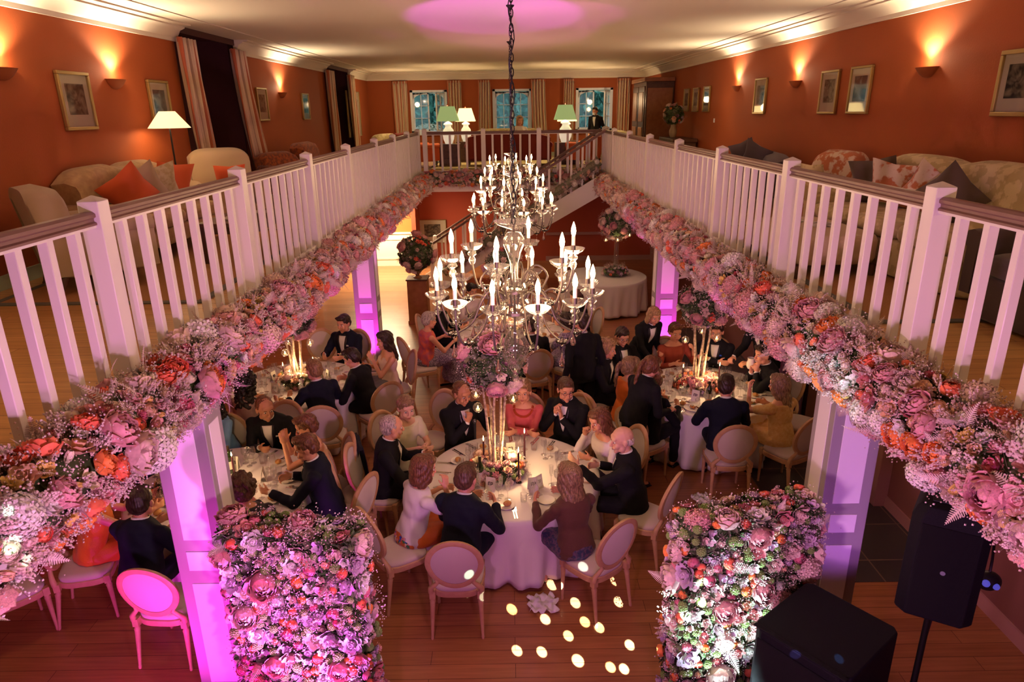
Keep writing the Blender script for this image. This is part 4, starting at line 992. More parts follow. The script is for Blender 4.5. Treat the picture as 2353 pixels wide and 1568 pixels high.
def petal(base_r, width, length, lean, curl, cup, ruffle=0, nu=3, nv=4, ang=0, z0=0, rs=random):
    """grid of points; lean 0 = upright, PI/2 = flat outwards"""
    P = []; ph = rs.uniform(0, 6)
    for j in range(nv+1):
        v = j/nv; w = width*(math.sin(PI*(.12+.70*v))**.8)
        th = lean+curl*v
        r = base_r+length*v*math.sin(lean+curl*v*.5); z = z0+length*v*math.cos(lean+curl*v*.5)
        row = []
        for i in range(nu+1):
            u = 2*i/nu-1; x = w*u*.5; rr = r-cup*abs(u)**2*width*.5+ruffle*math.sin(ph+u*5)*v*width; zz = z+ruffle*math.cos(ph+u*6)*v*width
            row.append((rr*math.cos(ang)-x*math.sin(ang), rr*math.sin(ang)+x*math.cos(ang), zz))
        P.append(row)
    return P
def flower_mb(kind, seed=0):
    rs = random.Random(seed); g = MB()
    def layer(n, *a, off=0, **k):
        for i in range(n): g.grid(petal(*a, ang=2*PI*(i+off)/n+rs.uniform(-.1, .1), rs=rs, **k), 0)
    def ball(n, lays, flare, ruf, hw):
        for li, (tb, tt, R_) in enumerate(lays):
            for i in range(n):
                f0 = 2*PI*(i+.5*(li % 2))/n+rs.uniform(-.12, .12); ph = rs.uniform(0, 6); tt2 = tt+rs.uniform(-6, 6); P = []
                for j in range(5):
                    v = j/4; th = R(tb+(tt2-tb)*v); row = []
                    for m in range(5):
                        u = m/2-1; r_ = R_*(1+flare*v**3-.05*abs(u)*(1-v)+ruf*v*math.sin(ph+u*4)); th2 = th+R(9)*abs(u)**2*v; w = hw*(.62+.38*math.sin(PI*min(1, .25+v*.75)))
                        a = f0+u*w; row.append((r_*math.sin(th2)*math.cos(a), r_*math.sin(th2)*math.sin(a), .36+r_*.86*math.cos(th2)))
                    P.append(row)
                g.grid(P)
    if kind == 'peony':
        ball(6, ((118, 66, .66), (112, 50, .60), (105, 38, .54), (95, 26, .48), (85, 14, .42)), .24, .075, .72); g.ell((0, 0, .34), (.36, .36, .34), 10, 6); return g
    if kind == 'ranunculus':
        ball(5, ((120, 60, .60), (112, 46, .56), (105, 35, .52), (98, 25, .48), (90, 17, .44), (80, 9, .40)), .07, .0, .85); g.ell((0, 0, .34), (.37, .37, .33), 10, 6); g.ell((0, 0, .68), (.07, .07, .04), 8, 5, mi=1); return g
    if kind == 'peony_open':
        g.ell((0, 0, .32), (.34, .34, .32), 10, 6)
        layer(6, .10, .42, .62, -.1, -.5, .35, ruffle=.05, z0=.05, off=.3); layer(7, .18, .5, .66, .15, -.8, .45, ruffle=.05, z0=.02, off=.1); layer(8, .26, .55, .72, .42, -1.0, .45, ruffle=.04, off=.4)
        layer(8, .30, .62, .80, .75, -1.1, .42, ruffle=.03, z0=-.05); layer(7, .28, .7, .85, 1.05, -1.0, .4, ruffle=.02, z0=-.1, off=.5)
    elif kind == 'rose':
        for t in range(3): g.tube([(.10*(1+t*.8)*math.cos(a), .10*(1+t*.8)*math.sin(a), .55-.06*t) for a in [t+k*.55 for k in range(10)]], .045, 5)
        g.ell((0, 0, .28), (.28, .28, .28), 10, 6)
        layer(4, .10, .42, .58, .0, .0, .5, z0=.05); layer(5, .18, .55, .62, .2, .15, .45, off=.4, z0=.02); layer(6, .24, .62, .70, .5, .5, .3, off=.2); layer(6, .27, .70, .76, .85, .35, .35, z0=-.05)
    elif kind == 'ranunculus':
        g.ell((0, 0, .30), (.38, .38, .34), 14, 8)
        for t in range(4): layer(6, .16+.07*t, .52+.05*t, .62-.04*t, -.05+.12*t, -.75, .5, off=.25*t, z0=.06-.03*t)
        layer(7, .36, .6, .62, .55, -1.0, .5, z0=-.05)
        g.ell((0, 0, .60), (.07, .07, .04), 8, 5, mi=1)
    elif kind == 'hydrangea':
        g.ell((0, 0, .3), (.62, .62, .5), 12, 8)
        for k in range(64):
            z = 1-1.35*(k+.5)/64; a = k*2.39996; r = math.sqrt(max(0, 1-z*z)); n = Vector((r*math.cos(a), r*math.sin(a), z)); c = Vector((n.x*.72, n.y*.72, .3+n.z*.6))
            T = look(n+Vector((rs.uniform(-.3, .3),)*3), loc=c, s=.17, spin=rs.uniform(0, 1.5))
            for q in range(4):
                b = q*PI/2; g.add([(0, 0, 0), (math.cos(b-.55)*.8, math.sin(b-.55)*.8, .12), (math.cos(b)*1.1, math.sin(b)*1.1, .2), (math.cos(b+.55)*.8, math.sin(b+.55)*.8, .12)], [(0, 1, 2, 3)], 0, T)
    elif kind == 'carnation':
        g.ell((0, 0, .3), (.3, .3, .3), 10, 6)
        for t in range(4): layer(9, .1+.05*t, .26, .66-.05*t, .1+.33*t, -.1, .1, off=.3*t, ruffle=.16, nu=4, nv=3)
    elif kind == 'lisianthus':
        layer(5, .06, .6, .8, .55, .35, .3, z0=0, ruffle=.05); layer(5, .05, .5, .7, .25, .3, .35, off=.5, ruffle=.05); g.ell((0, 0, .3), (.07, .07, .2), 8, 5, mi=1)
    elif kind == 'tulip':
        layer(3, .18, .62, .95, .25, -.55, .6); layer(3, .15, .6, .92, .2, -.5, .6, off=.5)
        g.ell((0, 0, .2), (.22, .22, .25), 8, 5)
    elif kind == 'button':
        g.ell((0, 0, .35), (.5, .5, .42), 12, 8)
        for k in range(46):
            z = 1-1.2*(k+.5)/46; a = k*2.39996; r = math.sqrt(max(0, 1-z*z)); g.ell((r*math.cos(a)*.48, r*math.sin(a)*.48, .35+z*.42), .10, 5, 4)
    return g
def spray_mb(seed=0, n=30, spread=.55):
    rs = random.Random(seed); g = MB()
    for k in range(n):
        d = Vector((rs.gauss(0, spread), rs.gauss(0, spread), rs.uniform(.45, 1.15))); r = rs.uniform(.035, .07)
        g.add([(r, 0, 0), (-r, 0, 0), (0, r, 0), (0, -r, 0), (0, 0, r), (0, 0, -r)], [(0, 2, 4), (2, 1, 4), (1, 3, 4), (3, 0, 4), (2, 0, 5), (1, 2, 5), (3, 1, 5), (0, 3, 5)], 0, TR(tuple(d)))
        if k % 3 == 0: g.tube([(0, 0, 0), d*.5+Vector((0, 0, .1)), d], [.014, .01, .007], 3, mi=1)
    return g
def plume_mb(seed=0):
    rs = random.Random(seed); g = MB()
    for b in range(5):
        d = Vector((rs.gauss(0, .35), rs.gauss(0, .35), 1)).normalized()
        for k in range(12):
            t = .3+.8*k/12; r = .09*(1.25-t)
            q = d*t+Vector((rs.gauss(0, r), rs.gauss(0, r), rs.gauss(0, r))); s_ = .05+.05*(1.1-t)
            g.add([(s_, 0, 0), (-s_, 0, 0), (0, s_, 0), (0, -s_, 0), (0, 0, s_*1.4), (0, 0, -s_)], [(0, 2, 4), (2, 1, 4), (1, 3, 4), (3, 0, 4), (2, 0, 5), (1, 2, 5), (3, 1, 5), (0, 3, 5)], 0, TR(tuple(q)))
    return g
def fern_mb(seed=0, n=17):
    rs = random.Random(seed); g = MB(); L = 1.6; bend = rs.uniform(.3, .8)
    def ax(t): return Vector((.12*math.sin(t*2), 0, 0))+Vector((math.sin(bend*t)*L*t, 0, math.cos(bend*t)*L*t))
    g.tube([ax(i/6) for i in range(7)], [.015]*6+[.004], 4)
    for i in range(1, n):
        t = .12+.86*i/n; c = ax(t); d = (ax(min(1, t+.02))-ax(t-.02)).normalized(); w = .40*math.sin(PI*min(1, t*1.02))**.7*(1.15-t)+.03
        for s_ in (-1, 1):
            p = Vector((0, s_, 0)); e = (p+d*.45).normalized(); up_ = d.cross(p)*.1
            for m in range(2):
                a = c+e*w*(.5*m); b = c+e*w*(.5*m+.5); wd = .032*(1.25-m*.5)
                g.add([a-d*wd, b-d*wd*.5+up_*w, b+d*wd*.5+up_*w, a+d*wd], [(0, 1, 2, 3)], 0)
    return g
def leaves_mb(seed=0, n=7, narrow=.3):
    rs = random.Random(seed); g = MB()
    for k in range(n):
        a = 2*PI*k/n+rs.uniform(-.3, .3); le = rs.uniform(.5, 1.15); L = rs.uniform(.7, 1.1); w = narrow*L*.5
        P = []
        for j in range(5):
            v = j/4; r = L*v*math.sin(le); z = L*v*math.cos(le)-.25*v*v*L; ww = w*math.sin(PI*(.08+.9*v))
            P.append([(r*math.cos(a)-u*ww*math.sin(a), r*math.sin(a)+u*ww*math.cos(a), z+abs(u)*ww*.35) for u in (-1, 0, 1)])
        g.grid(P)
    return g
def freeze(g): return (np.concatenate(g.V), g.F, list(g.M))
FL = {}; FLM = {}
for k in ('peony', 'rose', 'ranunculus', 'hydrangea', 'carnation', 'lisianthus', 'tulip', 'button'):
    FL[k] = [freeze(flower_mb(k, i)) for i in range(2)]
SPR = [freeze(spray_mb(i)) for i in range(4)]; PLU = [freeze(plume_mb(i)) for i in range(3)]; FER = [freeze(fern_mb(i)) for i in range(3)]; LEA = [freeze(leaves_mb(i)) for i in range(3)]; LEB = [freeze(leaves_mb(i+5, 6, .55)) for i in range(3)]
def fl_mesh(kind, colr, v):
    key = (kind, colr, v)
    if key not in FLM:
        g = MB(); V, Fc, M = FL[kind][v]; g.add(V, Fc, M); FLM[key] = g.mesh('%s' % kind, [FM[colr], M_leaf], 180)
    return FLM[key]
CENTER = {'ranunculus': 1, 'lisianthus': 1}
PAL = {   # (kind, colours, size m, weight)
 'garland': [('peony', ('coral', 'orange'), .058, 2.2), ('peony', ('blush', 'pink'), .075, 3), ('rose', ('pink', 'rose', 'peach', 'blush'), .055, 5), ('hydrangea', ('blush', 'pink', 'white'), .085, 3), ('ranunculus', ('coral', 'peach', 'cream', 'blush'), .045, 3), ('lisianthus', ('cream', 'white', 'peach', 'yellow'), .05, 4), ('carnation', ('blush', 'pink', 'hot'), .045, 4), ('tulip', ('yellow', 'cream', 'peach'), .045, 1)],
 'screen': [('peony', ('blush', 'pink'), .085, 3), ('hydrangea', ('pink', 'blush'), .075, .8), ('rose', ('lilac', 'rose', 'blush', 'white'), .055, 6), ('ranunculus', ('coral', 'orange', 'hot'), .038, 3), ('button', ('green',), .036, 4), ('lisianthus', ('white', 'lilac', 'blush'), .042, 5), ('carnation', ('blush', 'lilac', 'peach'), .04, 4)],
 'center': [('peony', ('blush', 'pink'), .06, 2), ('rose', ('blush', 'peach', 'cream', 'pink'), .042, 5), ('ranunculus', ('coral', 'orange'), .038, 2), ('lisianthus', ('cream', 'white', 'lilac'), .04, 3), ('carnation', ('mauve', 'pink', 'lilac'), .04, 4), ('button', ('green',), .03, 1)],
 'ball': [('peony', ('pink', 'blush'), .085, 3), ('hydrangea', ('lilac', 'pink'), .08, 2), ('lisianthus', ('peach', 'cream', 'blush'), .05, 4), ('carnation', ('hot', 'mauve', 'lilac'), .035, 4), ('rose', ('coral', 'blush'), .045, 2)]}
def pick(pal, rs):
    L = PAL[pal]; t = rs.uniform(0, sum(x[3] for x in L))
    for x in L:
        t -= x[3]
        if t <= 0: return x[0], rs.choice(x[1]), x[2]*rs.uniform(.8, 1.25)
    return L[0][0], L[0][1][0], L[0][2]
COLI = list(FC.keys())
STM = [FM[k] for k in COLI]+[M_leaf, M_leaf2, M_fern, M_gyp, M_gypw, M_stem]
IX = {k: i for i, k in enumerate(COLI)}; NL = len(COLI)
def stuff_add(g, tpl, mi, T, second=None):
    V, Fc, M = tpl
    if second is None: g.add(V, Fc, mi, T)
    else: g.add(V, Fc, [mi if m == 0 else second for m in M], T)
def arrange(t, surf, pal, nfl, nparts, nfill, seed, fill=(.3, .2, .1, .25, .15), fs=1.0, core=None, partkey=None, fillscale=1.0):
    """surf(rs) -> (point, normal, weight-depth).  nparts of the flowers become parts, the others and the greenery one stuff part each"""
    rs = random.Random(seed); items = []
    tries = 0; grid = {}
    while len(items) < nfl and tries < nfl*14:
        tries += 1
        p, n = surf(rs); k, c, s = pick(pal, rs); s *= fs
        cell = (int(p.x/.12), int(p.y/.12), int(p.z/.12)); ok = True
        for dx in (-1, 0, 1):
            for dy in (-1, 0, 1):
                for dz in (-1, 0, 1):
                    for (q, r_) in grid.get((cell[0]+dx, cell[1]+dy, cell[2]+dz), ()):
                        if (p-q).length < (s+r_)*.80: ok = False; break
        if not ok: continue
        grid.setdefault(cell, []).append((p, s)); items.append((p, n, k, c, s))
    if partkey: items.sort(key=partkey)
    for (p, n, k, c, s) in items[:nparts]:
        v = rs.randrange(2); o = bpy.data.objects.new(k if k != 'button' else 'button_chrysanthemum', fl_mesh(k, c, v)); COL.objects.link(o); o.parent = t
        o.matrix_local = look(n+Vector([rs.uniform(-.35, .35) for _ in range(3)]), loc=p-n*s*.25, s=s/.62, spin=rs.uniform(0, 6))
    if len(items) > nparts:
        g = MB()
        for (p, n, k, c, s) in items[nparts:]:
            stuff_add(g, FL[k][rs.randrange(2)], IX[c], look(n+Vector([rs.uniform(-.35, .35) for _ in range(3)]), loc=p-n*s*.25, s=s/.62, spin=rs.uniform(0, 6)), NL)
        o = g.obj('small_blossoms', STM, t, smooth=180); o['kind'] = 'stuff'
    g = MB()
    if core: core(g)
    cw = [sum(fill[:i+1]) for i in range(len(fill))]
    for i in range(nfill):
        p, n = surf(rs); u = rs.random(); n2 = n+Vector([rs.uniform(-.6, .6) for _ in range(3)]); sp_ = rs.uniform(0, 6); q = p-n*.03
        if u < cw[0]: stuff_add(g, SPR[rs.randrange(4)], NL+(3 if rs.random() < .6 else 4), look(n2, loc=q, s=rs.uniform(.06, .11)*fillscale, spin=sp_), NL+5)
        elif u < cw[1]: stuff_add(g, PLU[rs.randrange(3)], NL+rs.choice((2, 3)), look(n2, loc=q, s=rs.uniform(.07, .13)*fillscale, spin=sp_))
        elif u < cw[2]: stuff_add(g, FER[rs.randrange(3)], NL+2, look(n2, loc=q, s=rs.uniform(.09, .15)*fillscale, spin=sp_))
        elif u < cw[3]: stuff_add(g, LEA[rs.randrange(3)], NL+rs.choice((0, 0, 1)), look(n2, loc=q, s=rs.uniform(.06, .11)*fillscale, spin=sp_))
        else: stuff_add(g, LEB[rs.randrange(3)], NL+rs.choice((0, 1)), look(n2, loc=q, s=rs.uniform(.05, .09)*fillscale, spin=sp_))
    o = g.obj('foliage_and_filler', STM, t, smooth=0); o['kind'] = 'stuff'
def garland(label, sgn, xc, y0, y1, seed):
    t = thing('flower_garland', label, 'flower garland')
    rad = .205 if sgn > 0 else .225
    def zcf(y): return ZU-.11-min(.12, .022*max(0, y-2))
    def surf(rs):
        y = y0+(y1-y0)*(rs.random()**1.55); a = R(rs.uniform(-75, 165))
        r_ = rad*(.92+.16*noise.noise((y*1.7, a*.8, seed)))*(1.0-.006*y)
        n = Vector((sgn*math.cos(a), 0, math.sin(a))); bump = .05*noise.noise((y*.9, 3.3, seed))
        return Vector((xc, y, zcf(y)+bump*.6))+Vector((n.x*r_, 0, n.z*r_*1.05)), n
    def core(g):
        rings = []
        for i in range(int((y1-y0)/.2)+1):
            y = y0+i*.2; rr = []
            for k in range(12):
                a = 2*PI*k/12; r_ = rad*(.74+.2*noise.noise((y*2, a, seed))); rr.append(Vector((xc+math.cos(a)*r_, y, zcf(y)+math.sin(a)*r_)))
            rings.append(rr)
        g.loft(rings, NL)
    arrange(t, surf, 'garland', 1300, 100, 3000, seed, fill=(.34, .34, .10, .14, .08), core=core, partkey=lambda it: it[0].y-it[4]*12)
    return t
garland('long blossom garland in pinks and corals hung along the left balcony edge', 1, VL+.16, 1.3, YF-.25, 11)
garland('long blossom garland in pinks and corals hung along the right balcony edge', -1, VR-.16, 1.3, YF-1.25, 12)
def far_garland():
    t = thing('flower_garland', 'shorter pink and coral garland across the far balcony edge under the end railing', 'flower garland')
    def surf(rs):
        x = rs.uniform(VL+.1, VR-.1); a = R(rs.uniform(-90, 120)); n = Vector((0, -math.cos(a), math.sin(a)))
        return Vector((x, YF-.10, ZU-.17))+n*(.17+.02*noise.noise((x*2, a, 5))), n
    arrange(t, surf, 'garland', 230, 60, 330, 31, fill=(.35, .25, .05, .25, .1), core=lambda g: g.tube([(VL+.1+.3*i, YF-.1, ZU-.17) for i in range(16)], .14, 8, mi=NL+1), fs=.95)
far_garland()
def stair_garland():
    t = thing('dried_flower_garland', 'beige dried flower rope laid along the staircase balustrade', 'flower garland')
    a = Vector((VR-.25, YS-.03, ZU+.30)); b = Vector((-1.7, YS-.03, .38))
    def surf(rs):
        p = a.lerp(b, rs.random()); an = rs.uniform(0, 2*PI); d = (b-a).normalized(); u = Vector((0, -1, 0)); w = d.cross(u); n = u*math.cos(an)+w*math.sin(an)
        return p+n*.12, n
    arrange(t, surf, 'garland', 60, 20, 520, 41, fill=(.45, .5, .0, .05, .0), core=lambda g: g.tube([a.lerp(b, i/12) for i in range(13)], .11, 8, mi=NL+1), fs=.7)
stair_garland()
def screen(label, pa, pb, h, seed, thick=.26):
    t = thing('flower_screen', label, 'flower wall')
    A = Vector((pa[0], pa[1], 0)); B = Vector((pb[0], pb[1], 0)); d = (B-A); Ln = d.length; d.normalize(); n0 = Vector((d.y, -d.x, 0))
    if n0.y > 0: n0 = -n0
    def surf(rs):
        u = rs.random()
        if u < .66:
            s_ = rs.random(); z = h*(rs.random()**.75); return A+d*Ln*s_+n0*(thick/2+.02*noise.noise((s_*8, z*4, seed)))+Vector((0, 0, z)), n0
        if u < .84:
            s_ = rs.random(); w = rs.uniform(-.5, .5); up_ = Vector((0, 0, 1)); return A+d*Ln*s_+n0*w*thick+Vector((0, 0, h+.02)), (up_+n0*w*.9).normalized()
        e = 1 if rs.random() < .5 else 0; w = rs.uniform(-.5, .5); z = h*rs.random(); return (B if e else A)+n0*w*thick+Vector((0, 0, z))+(d if e else -d)*.02, ((d if e else -d)+n0*w).normalized()
    def core(g):
        M = Matrix((d, n0, Vector((0, 0, 1)))).transposed().to_4x4(); g.cbox((Ln/2, 0, h/2), (Ln-.02, thick-.05, h-.02), NL, Matrix.Translation(A) @ M)
    arrange(t, surf, 'screen', 400, 100, 1500, seed, fill=(.10, .01, .01, .46, .42), core=core, partkey=lambda it: -it[0].z-it[4]*4-(it[0]-A).dot(n0)*2)
screen('free-standing wall of flowers on the left, lit magenta', (-1.95, 4.04), (-1.05, 3.90), 1.68, 51)
screen('free-standing wall of flowers on the right with green buttons, lit cold white below', (1.16, 4.00), (2.13, 4.28), 1.66, 52)
# ---- ball topiaries on birch trunks with ring centrepieces
M_birch = mat('birch_bark', (.62, .48, .34), .6, var=(30, (.30, .2, .13), .12)); M_wax = mat('pale_wax', (.8, .7, .55), .5, emis=(1, .5, .15), es=1.2)
M_flame = mat('candle_flame', (1, .8, .4), .5, emis=(1, .62, .22), es=22)
def dome(c, rx, rz_, lo=-1):
    def surf(rs):
        z = rs.uniform(lo, 1); a = rs.uniform(0, 2*PI); r = math.sqrt(max(0, 1-z*z)); n = Vector((r*math.cos(a), r*math.sin(a), z))
        return Vector(c)+Vector((n.x*rx, n.y*rx, n.z*rz_))*(1+.12*noise.noise(n*2.5+Vector(c))), n
    return surf
GLOBE = []
def topiary(tab, label, bz, br, seed, ring_label, px=0, py=0, trunks=5, detail=1.0, rr=.27):
    cx, cy = TAB[tab][0]+px, TAB[tab][1]+py
    t = thing('flower_tree', label, 'table centrepiece', (cx, cy, .765)); H0 = bz-.765
    rs = random.Random(seed)
    for k in range(trunks):
        a = 2*PI*k/trunks+.5; x0, y0 = .05*math.cos(a), .05*math.sin(a); x1, y1 = .13*math.cos(a+.5), .13*math.sin(a+.5)
        p = [Vector((x0+(x1-x0)*u+rs.uniform(-.012, .012), y0+(y1-y0)*u+rs.uniform(-.012, .012), -.0+H0*u)) for u in (0, .2, .4, .6, .8, 1)]
        g = MB(); g.tube(p, [.019, .017, .015, .014, .012, .009], 7)
        if k % 2: g.tube([p[3], p[3]+Vector((math.cos(a)*.08, math.sin(a)*.08, .12)), p[3]+Vector((math.cos(a)*.11, math.sin(a)*.11, .26))], [.008, .006, .003], 5)
        g.obj('birch_trunk', M_birch, t, smooth=60)
    arrange(t, dome((0, 0, H0), br, br*.9), 'ball', int(40*detail), int(24*detail), int(430*detail), seed, fill=(.13, .0, .0, .44, .43), core=lambda g: g.ell((0, 0, H0), (br*.86, br*.86, br*.76), mi=NL), fs=1.0, fillscale=1.05)
    t2 = thing('flower_centrepiece', ring_label, 'table centrepiece', (cx, cy, .765))
    def ringsurf(r2):
        a = r2.uniform(0, 2*PI); b = R(r2.uniform(-10, 150)); n = Vector((math.cos(a)*math.cos(b), math.sin(a)*math.cos(b), math.sin(b)))
        return Vector((math.cos(a)*rr*.62, math.sin(a)*rr*.62, .02))+Vector((n.x*rr*.45, n.y*rr*.45, abs(n.z)*.13+.0)), n
    def rcore(g): g.lathe([(.09, 0), (rr*.98, 0), (rr*.95, .05), (rr*.62, .10), (.09, .07)], 20, NL)
    arrange(t2, ringsurf, 'center', int(95*detail), int(45*detail), int(210*detail), seed+1, fill=(.25, .05, .0, .40, .30), core=rcore, fillscale=.75)
    for k in range(3):
        a = (2.6, 3.9, .6)[k] if tab == 'main' else 2*PI*k/3+seed; p = Vector((cx+math.cos(a)*br*.78, cy+math.sin(a)*br*.78, bz-br*.95-.12-.03*k)); GLOBE.append((p, bz, label, k))
topiary('main', 'tall birch-trunk flower ball on the centre round table', 2.0, .29, 61, 'ring of pink and mauve flowers at the foot of the centre table birch trunks', px=-.17, py=.0)
topiary('Rt', 'tall birch-trunk flower ball on the right round table', 1.91, .29, 62, 'ring of orange and cream flowers at the foot of the right table birch trunks', px=-.08, py=.1)
topiary('A', 'tall birch-trunk flower ball on the far left table, mostly behind the garland', 1.72, .27, 63, 'ring of cream and coral flowers at the foot of the far left table trunks', detail=.9)
topiary('D', 'birch-trunk flower ball on the far table behind the chandelier', 1.92, .27, 64, 'ring of flowers on the far table behind the chandelier', detail=.7, px=-.12)
topiary('B', 'low birch-trunk flower ball on the near left table hidden by the column', 1.55, .24, 65, 'ring of flowers on the near left table behind the column', detail=.6, px=-.35)
M_thin = thin_glass('thin_blown_glass', .06, .9)
gl0 = None
LABW = {61: 'centre', 62: 'right', 63: 'far left', 64: 'far', 65: 'near left'}
def globe_at(p, zt, label, grp):
    global gl0
    if gl0 is None:
        gl0 = thing('hanging_glass_globe', label, 'tealight holder', p)
        g = MB(); g.ell((0, 0, 0), .05, 16, 12); g.obj('glass_globe', M_thin, gl0, smooth=180)
        g = MB(); g.lathe([(.018, -.03), (.02, -.012)], 12); g.obj('tealight', M_wax, gl0)
        g = MB(); g.lathe([(.001, -.012), (.008, 0), (.004, .014), (0.0005, .024)], 8); g.obj('flame', M_flame, gl0, smooth=180)
        g = MB(); g.tube([(0, 0, .048), (0, 0, .26)], .0012, 4); g.obj('hanging_wire', M_stem, gl0)
        o = gl0
    else: o = copy_tree(gl0, loc=p, label=label)
    o['group'] = grp
for i, (p, bz, lab, k) in enumerate(GLOBE):
    globe_at(p, bz, 'glass globe with a lit tealight under the %s flower ball' % LABW[61+i//3], 'glass tealight globes under the %s flower ball' % LABW[61+i//3])
# ================================================================== chandeliers
M_bulb = mat('flame_bulb', (1, .9, .7), .2, emis=(1, .66, .30), es=26); M_candle = mat('candle_sleeve', (.85, .75, .6), .4, emis=(1, .55, .25), es=.5)
for m_ in (M_bulb, M_candle, M_flame, M_wax): m_.cycles.emission_sampling = 'NONE'
M_pewter = mat('dark_pewter', (.10, .075, .06), .45, metal=.5)
M_drop = mat('solid_crystal', (1, 1, 1), .015, trans=1, ior=1.5)
M_cryst = thin_glass('blown_crystal_glass', .10, .85)
def crom(pts, n=5):
    pts = [Vector(p) for p in pts]; out = []
    P = [pts[0]*2-pts[1]]+pts+[pts[-1]*2-pts[-2]]
    for i in range(1, len(P)-2):
        for k in range(n):
            t = k/n; a, b, c, d = P[i-1], P[i], P[i+1], P[i+2]
            out.append(.5*((2*b)+(c-a)*t+(2*a-5*b+4*c-d)*t*t+(3*b-a-3*c+d)*t**3))
    out.append(pts[-1]); return out
def make_chandelier():
    t = thing('chandelier', 'x', 'chandelier', (0, 0, 0))     # origin = height of the body centre (z 3.1)
    g = MB(); g.lathe([(.0, .50), (.02, .50), (.03, .505), (.125, .545), (.135, .56), (.125, .555), (.03, .53), (.0, .525)], 24); g.obj('canopy_dish', M_cryst, t, smooth=60)
    g = MB(); g.lathe([(.0, .49), (.05, .48), (.072, .44), (.07, .40), (.045, .34), (.028, .28), (.024, .20), (.032, .155), (.0, .15)], 20); g.obj('glass_stem', M_cryst, t, smooth=60)
    g = MB(); g.lathe([(0, .53), (.008, .53), (.008, -.40), (0, -.40)], 8); g.obj('centre_rod', M_pewter, t)
    for (z, r) in ((.10, .085), (-.04, .125)):
        g = MB(); g.ell((0, 0, z), (r, r, r*.92), 24, 16); g.obj('glass_ball', M_cryst, t, smooth=180)
        g = MB(); g.lathe([(r+.002, z-.018), (r+.006, z-.018), (r+.006, z+.0), (r+.002, z+.0)], 24, caps=False); g.obj('metal_band', M_pewter, t)
    g = MB(); g.lathe([(.0, -.15), (.06, -.16), (.045, -.20), (.075, -.25), (.10, -.30), (.095, -.36), (.07, -.42), (.05, -.44), (.055, -.46), (.03, -.49), (.018, -.51), (.0, -.52)], 24); g.obj('glass_vase', M_cryst, t, smooth=60)
    g = MB(); g.ell((0, 0, -.55), .027, 12, 8); g.obj('finial', M_cryst, t, smooth=180)
    # one arm's pieces, built once
    def dish(zz):
        return [(.0, zz-.012), (.02, zz-.012), (.05, zz), (.072, zz+.018), (.08, zz+.032), (.076, zz+.031), (.05, zz+.006), (.02, zz-.004), (0, zz-.004)]
    meshes = {}
    def part(nm, mb, m, T, smooth=180):
        if nm not in meshes: meshes[nm] = mb().mesh(nm.split('#')[0], m, smooth)
        o = bpy.data.objects.new(nm.split('#')[0], meshes[nm]); COL.objects.link(o); o.parent = t; o.matrix_local = T; return o
    def arm_mb(r1, drop):
        def f():
            g = MB(); g.tube(crom([(.07, 0, .02), (.11, 0, .10), (.17, 0, .12), (.235, 0, .04), (r1-.24, 0, -.08), (r1-.16, 0, drop), (r1-.06, 0, drop-.02), (r1-.005, 0, drop+.10), (r1, 0, drop+.20), (r1, 0, drop+.235)], 4), .0075, 7); return g
        return f
    def tier(n, r1, z0, drop, off, tag_):
        for k in range(n):
            a = 2*PI*(k+off)/n; T = TR((0, 0, z0), a); zd = z0+drop+.24; TC = TR((r1*math.cos(a), r1*math.sin(a), zd), a)
            part('arm#'+tag_, arm_mb(r1, drop), M_pewter, T)
            part('drip_dish#', lambda: MB().lathe(dish(0), 20), M_cryst, TC, 60)
            part('glass_baluster#', lambda: MB().lathe([(.0, -.012), (.028, -.02), (.034, -.035), (.015, -.055), (.026, -.075), (.022, -.095), (.010, -.115), (0, -.12)], 12), M_cryst, TC, 60)
            part('candle_holder#', lambda: MB().lathe([(.0, 0), (.016, 0), (.016, .05), (.013, .052), (0, .052)], 12), M_pewter, TC, 40)
            part('candle_sleeve#', lambda: MB().lathe([(.0125, .05), (.0125, .115), (0, .118)], 12, caps=False), M_candle, TC, 40)
            part('flame_bulb#', lambda: MB().lathe([(.009, .115), (.015, .132), (.0175, .15), (.014, .175), (.006, .20), (.0005, .213)], 12, caps=False), M_bulb, TC)
            if k % 1 == 0:
                TD = TR(((r1-.10)*math.cos(a), (r1-.10)*math.sin(a), z0+drop-.02), a)
                part('crystal_flower#', lambda: (lambda g: [g.ell((.026*math.cos(b), .026*math.sin(b), 0), (.018, .018, .013), 8, 6) for b in [PI*i/3 for i in range(6)]] and g.ell((0, 0, 0), (.012, .012, .035), 8, 6) or g)(MB()), M_drop, TD)
                if k % 2 == 0:
                    part('crystal_drop#', lambda: (lambda g: g.tube([(0, 0, -.03), (0, 0, -.075)], .0015, 4) and g.lathe([(.0005, -.07), (.006, -.09), (.010, -.115), (.019, -.138), (.021, -.152), (.015, -.168), (.0005, -.174)], 12))(MB()), M_drop, TD)
    tier(12, .53, -.02, -.14, .5, 'low'); tier(6, .42, .13, -.05, .25, 'high')
    return t
CH0 = make_chandelier(); CH0.location = (CHX, CHY[0], 3.10)
CH0['label'] = 'nearest glass chandelier with eighteen flame bulbs, large in the middle'
c1 = copy_tree(CH0, loc=(CHX+.02, CHY[1], 3.02), label='second glass chandelier, in the middle of the row'); c2 = copy_tree(CH0, loc=(CHX+.02, CHY[2], 3.0), label='third and farthest glass chandelier of the row')
for c in (CH0, c1, c2): c['group'] = 'glass chandeliers hanging down the middle of the void'
M_iron = mat('black_iron_chain', (.015, .012, .012), .4, metal=.6)
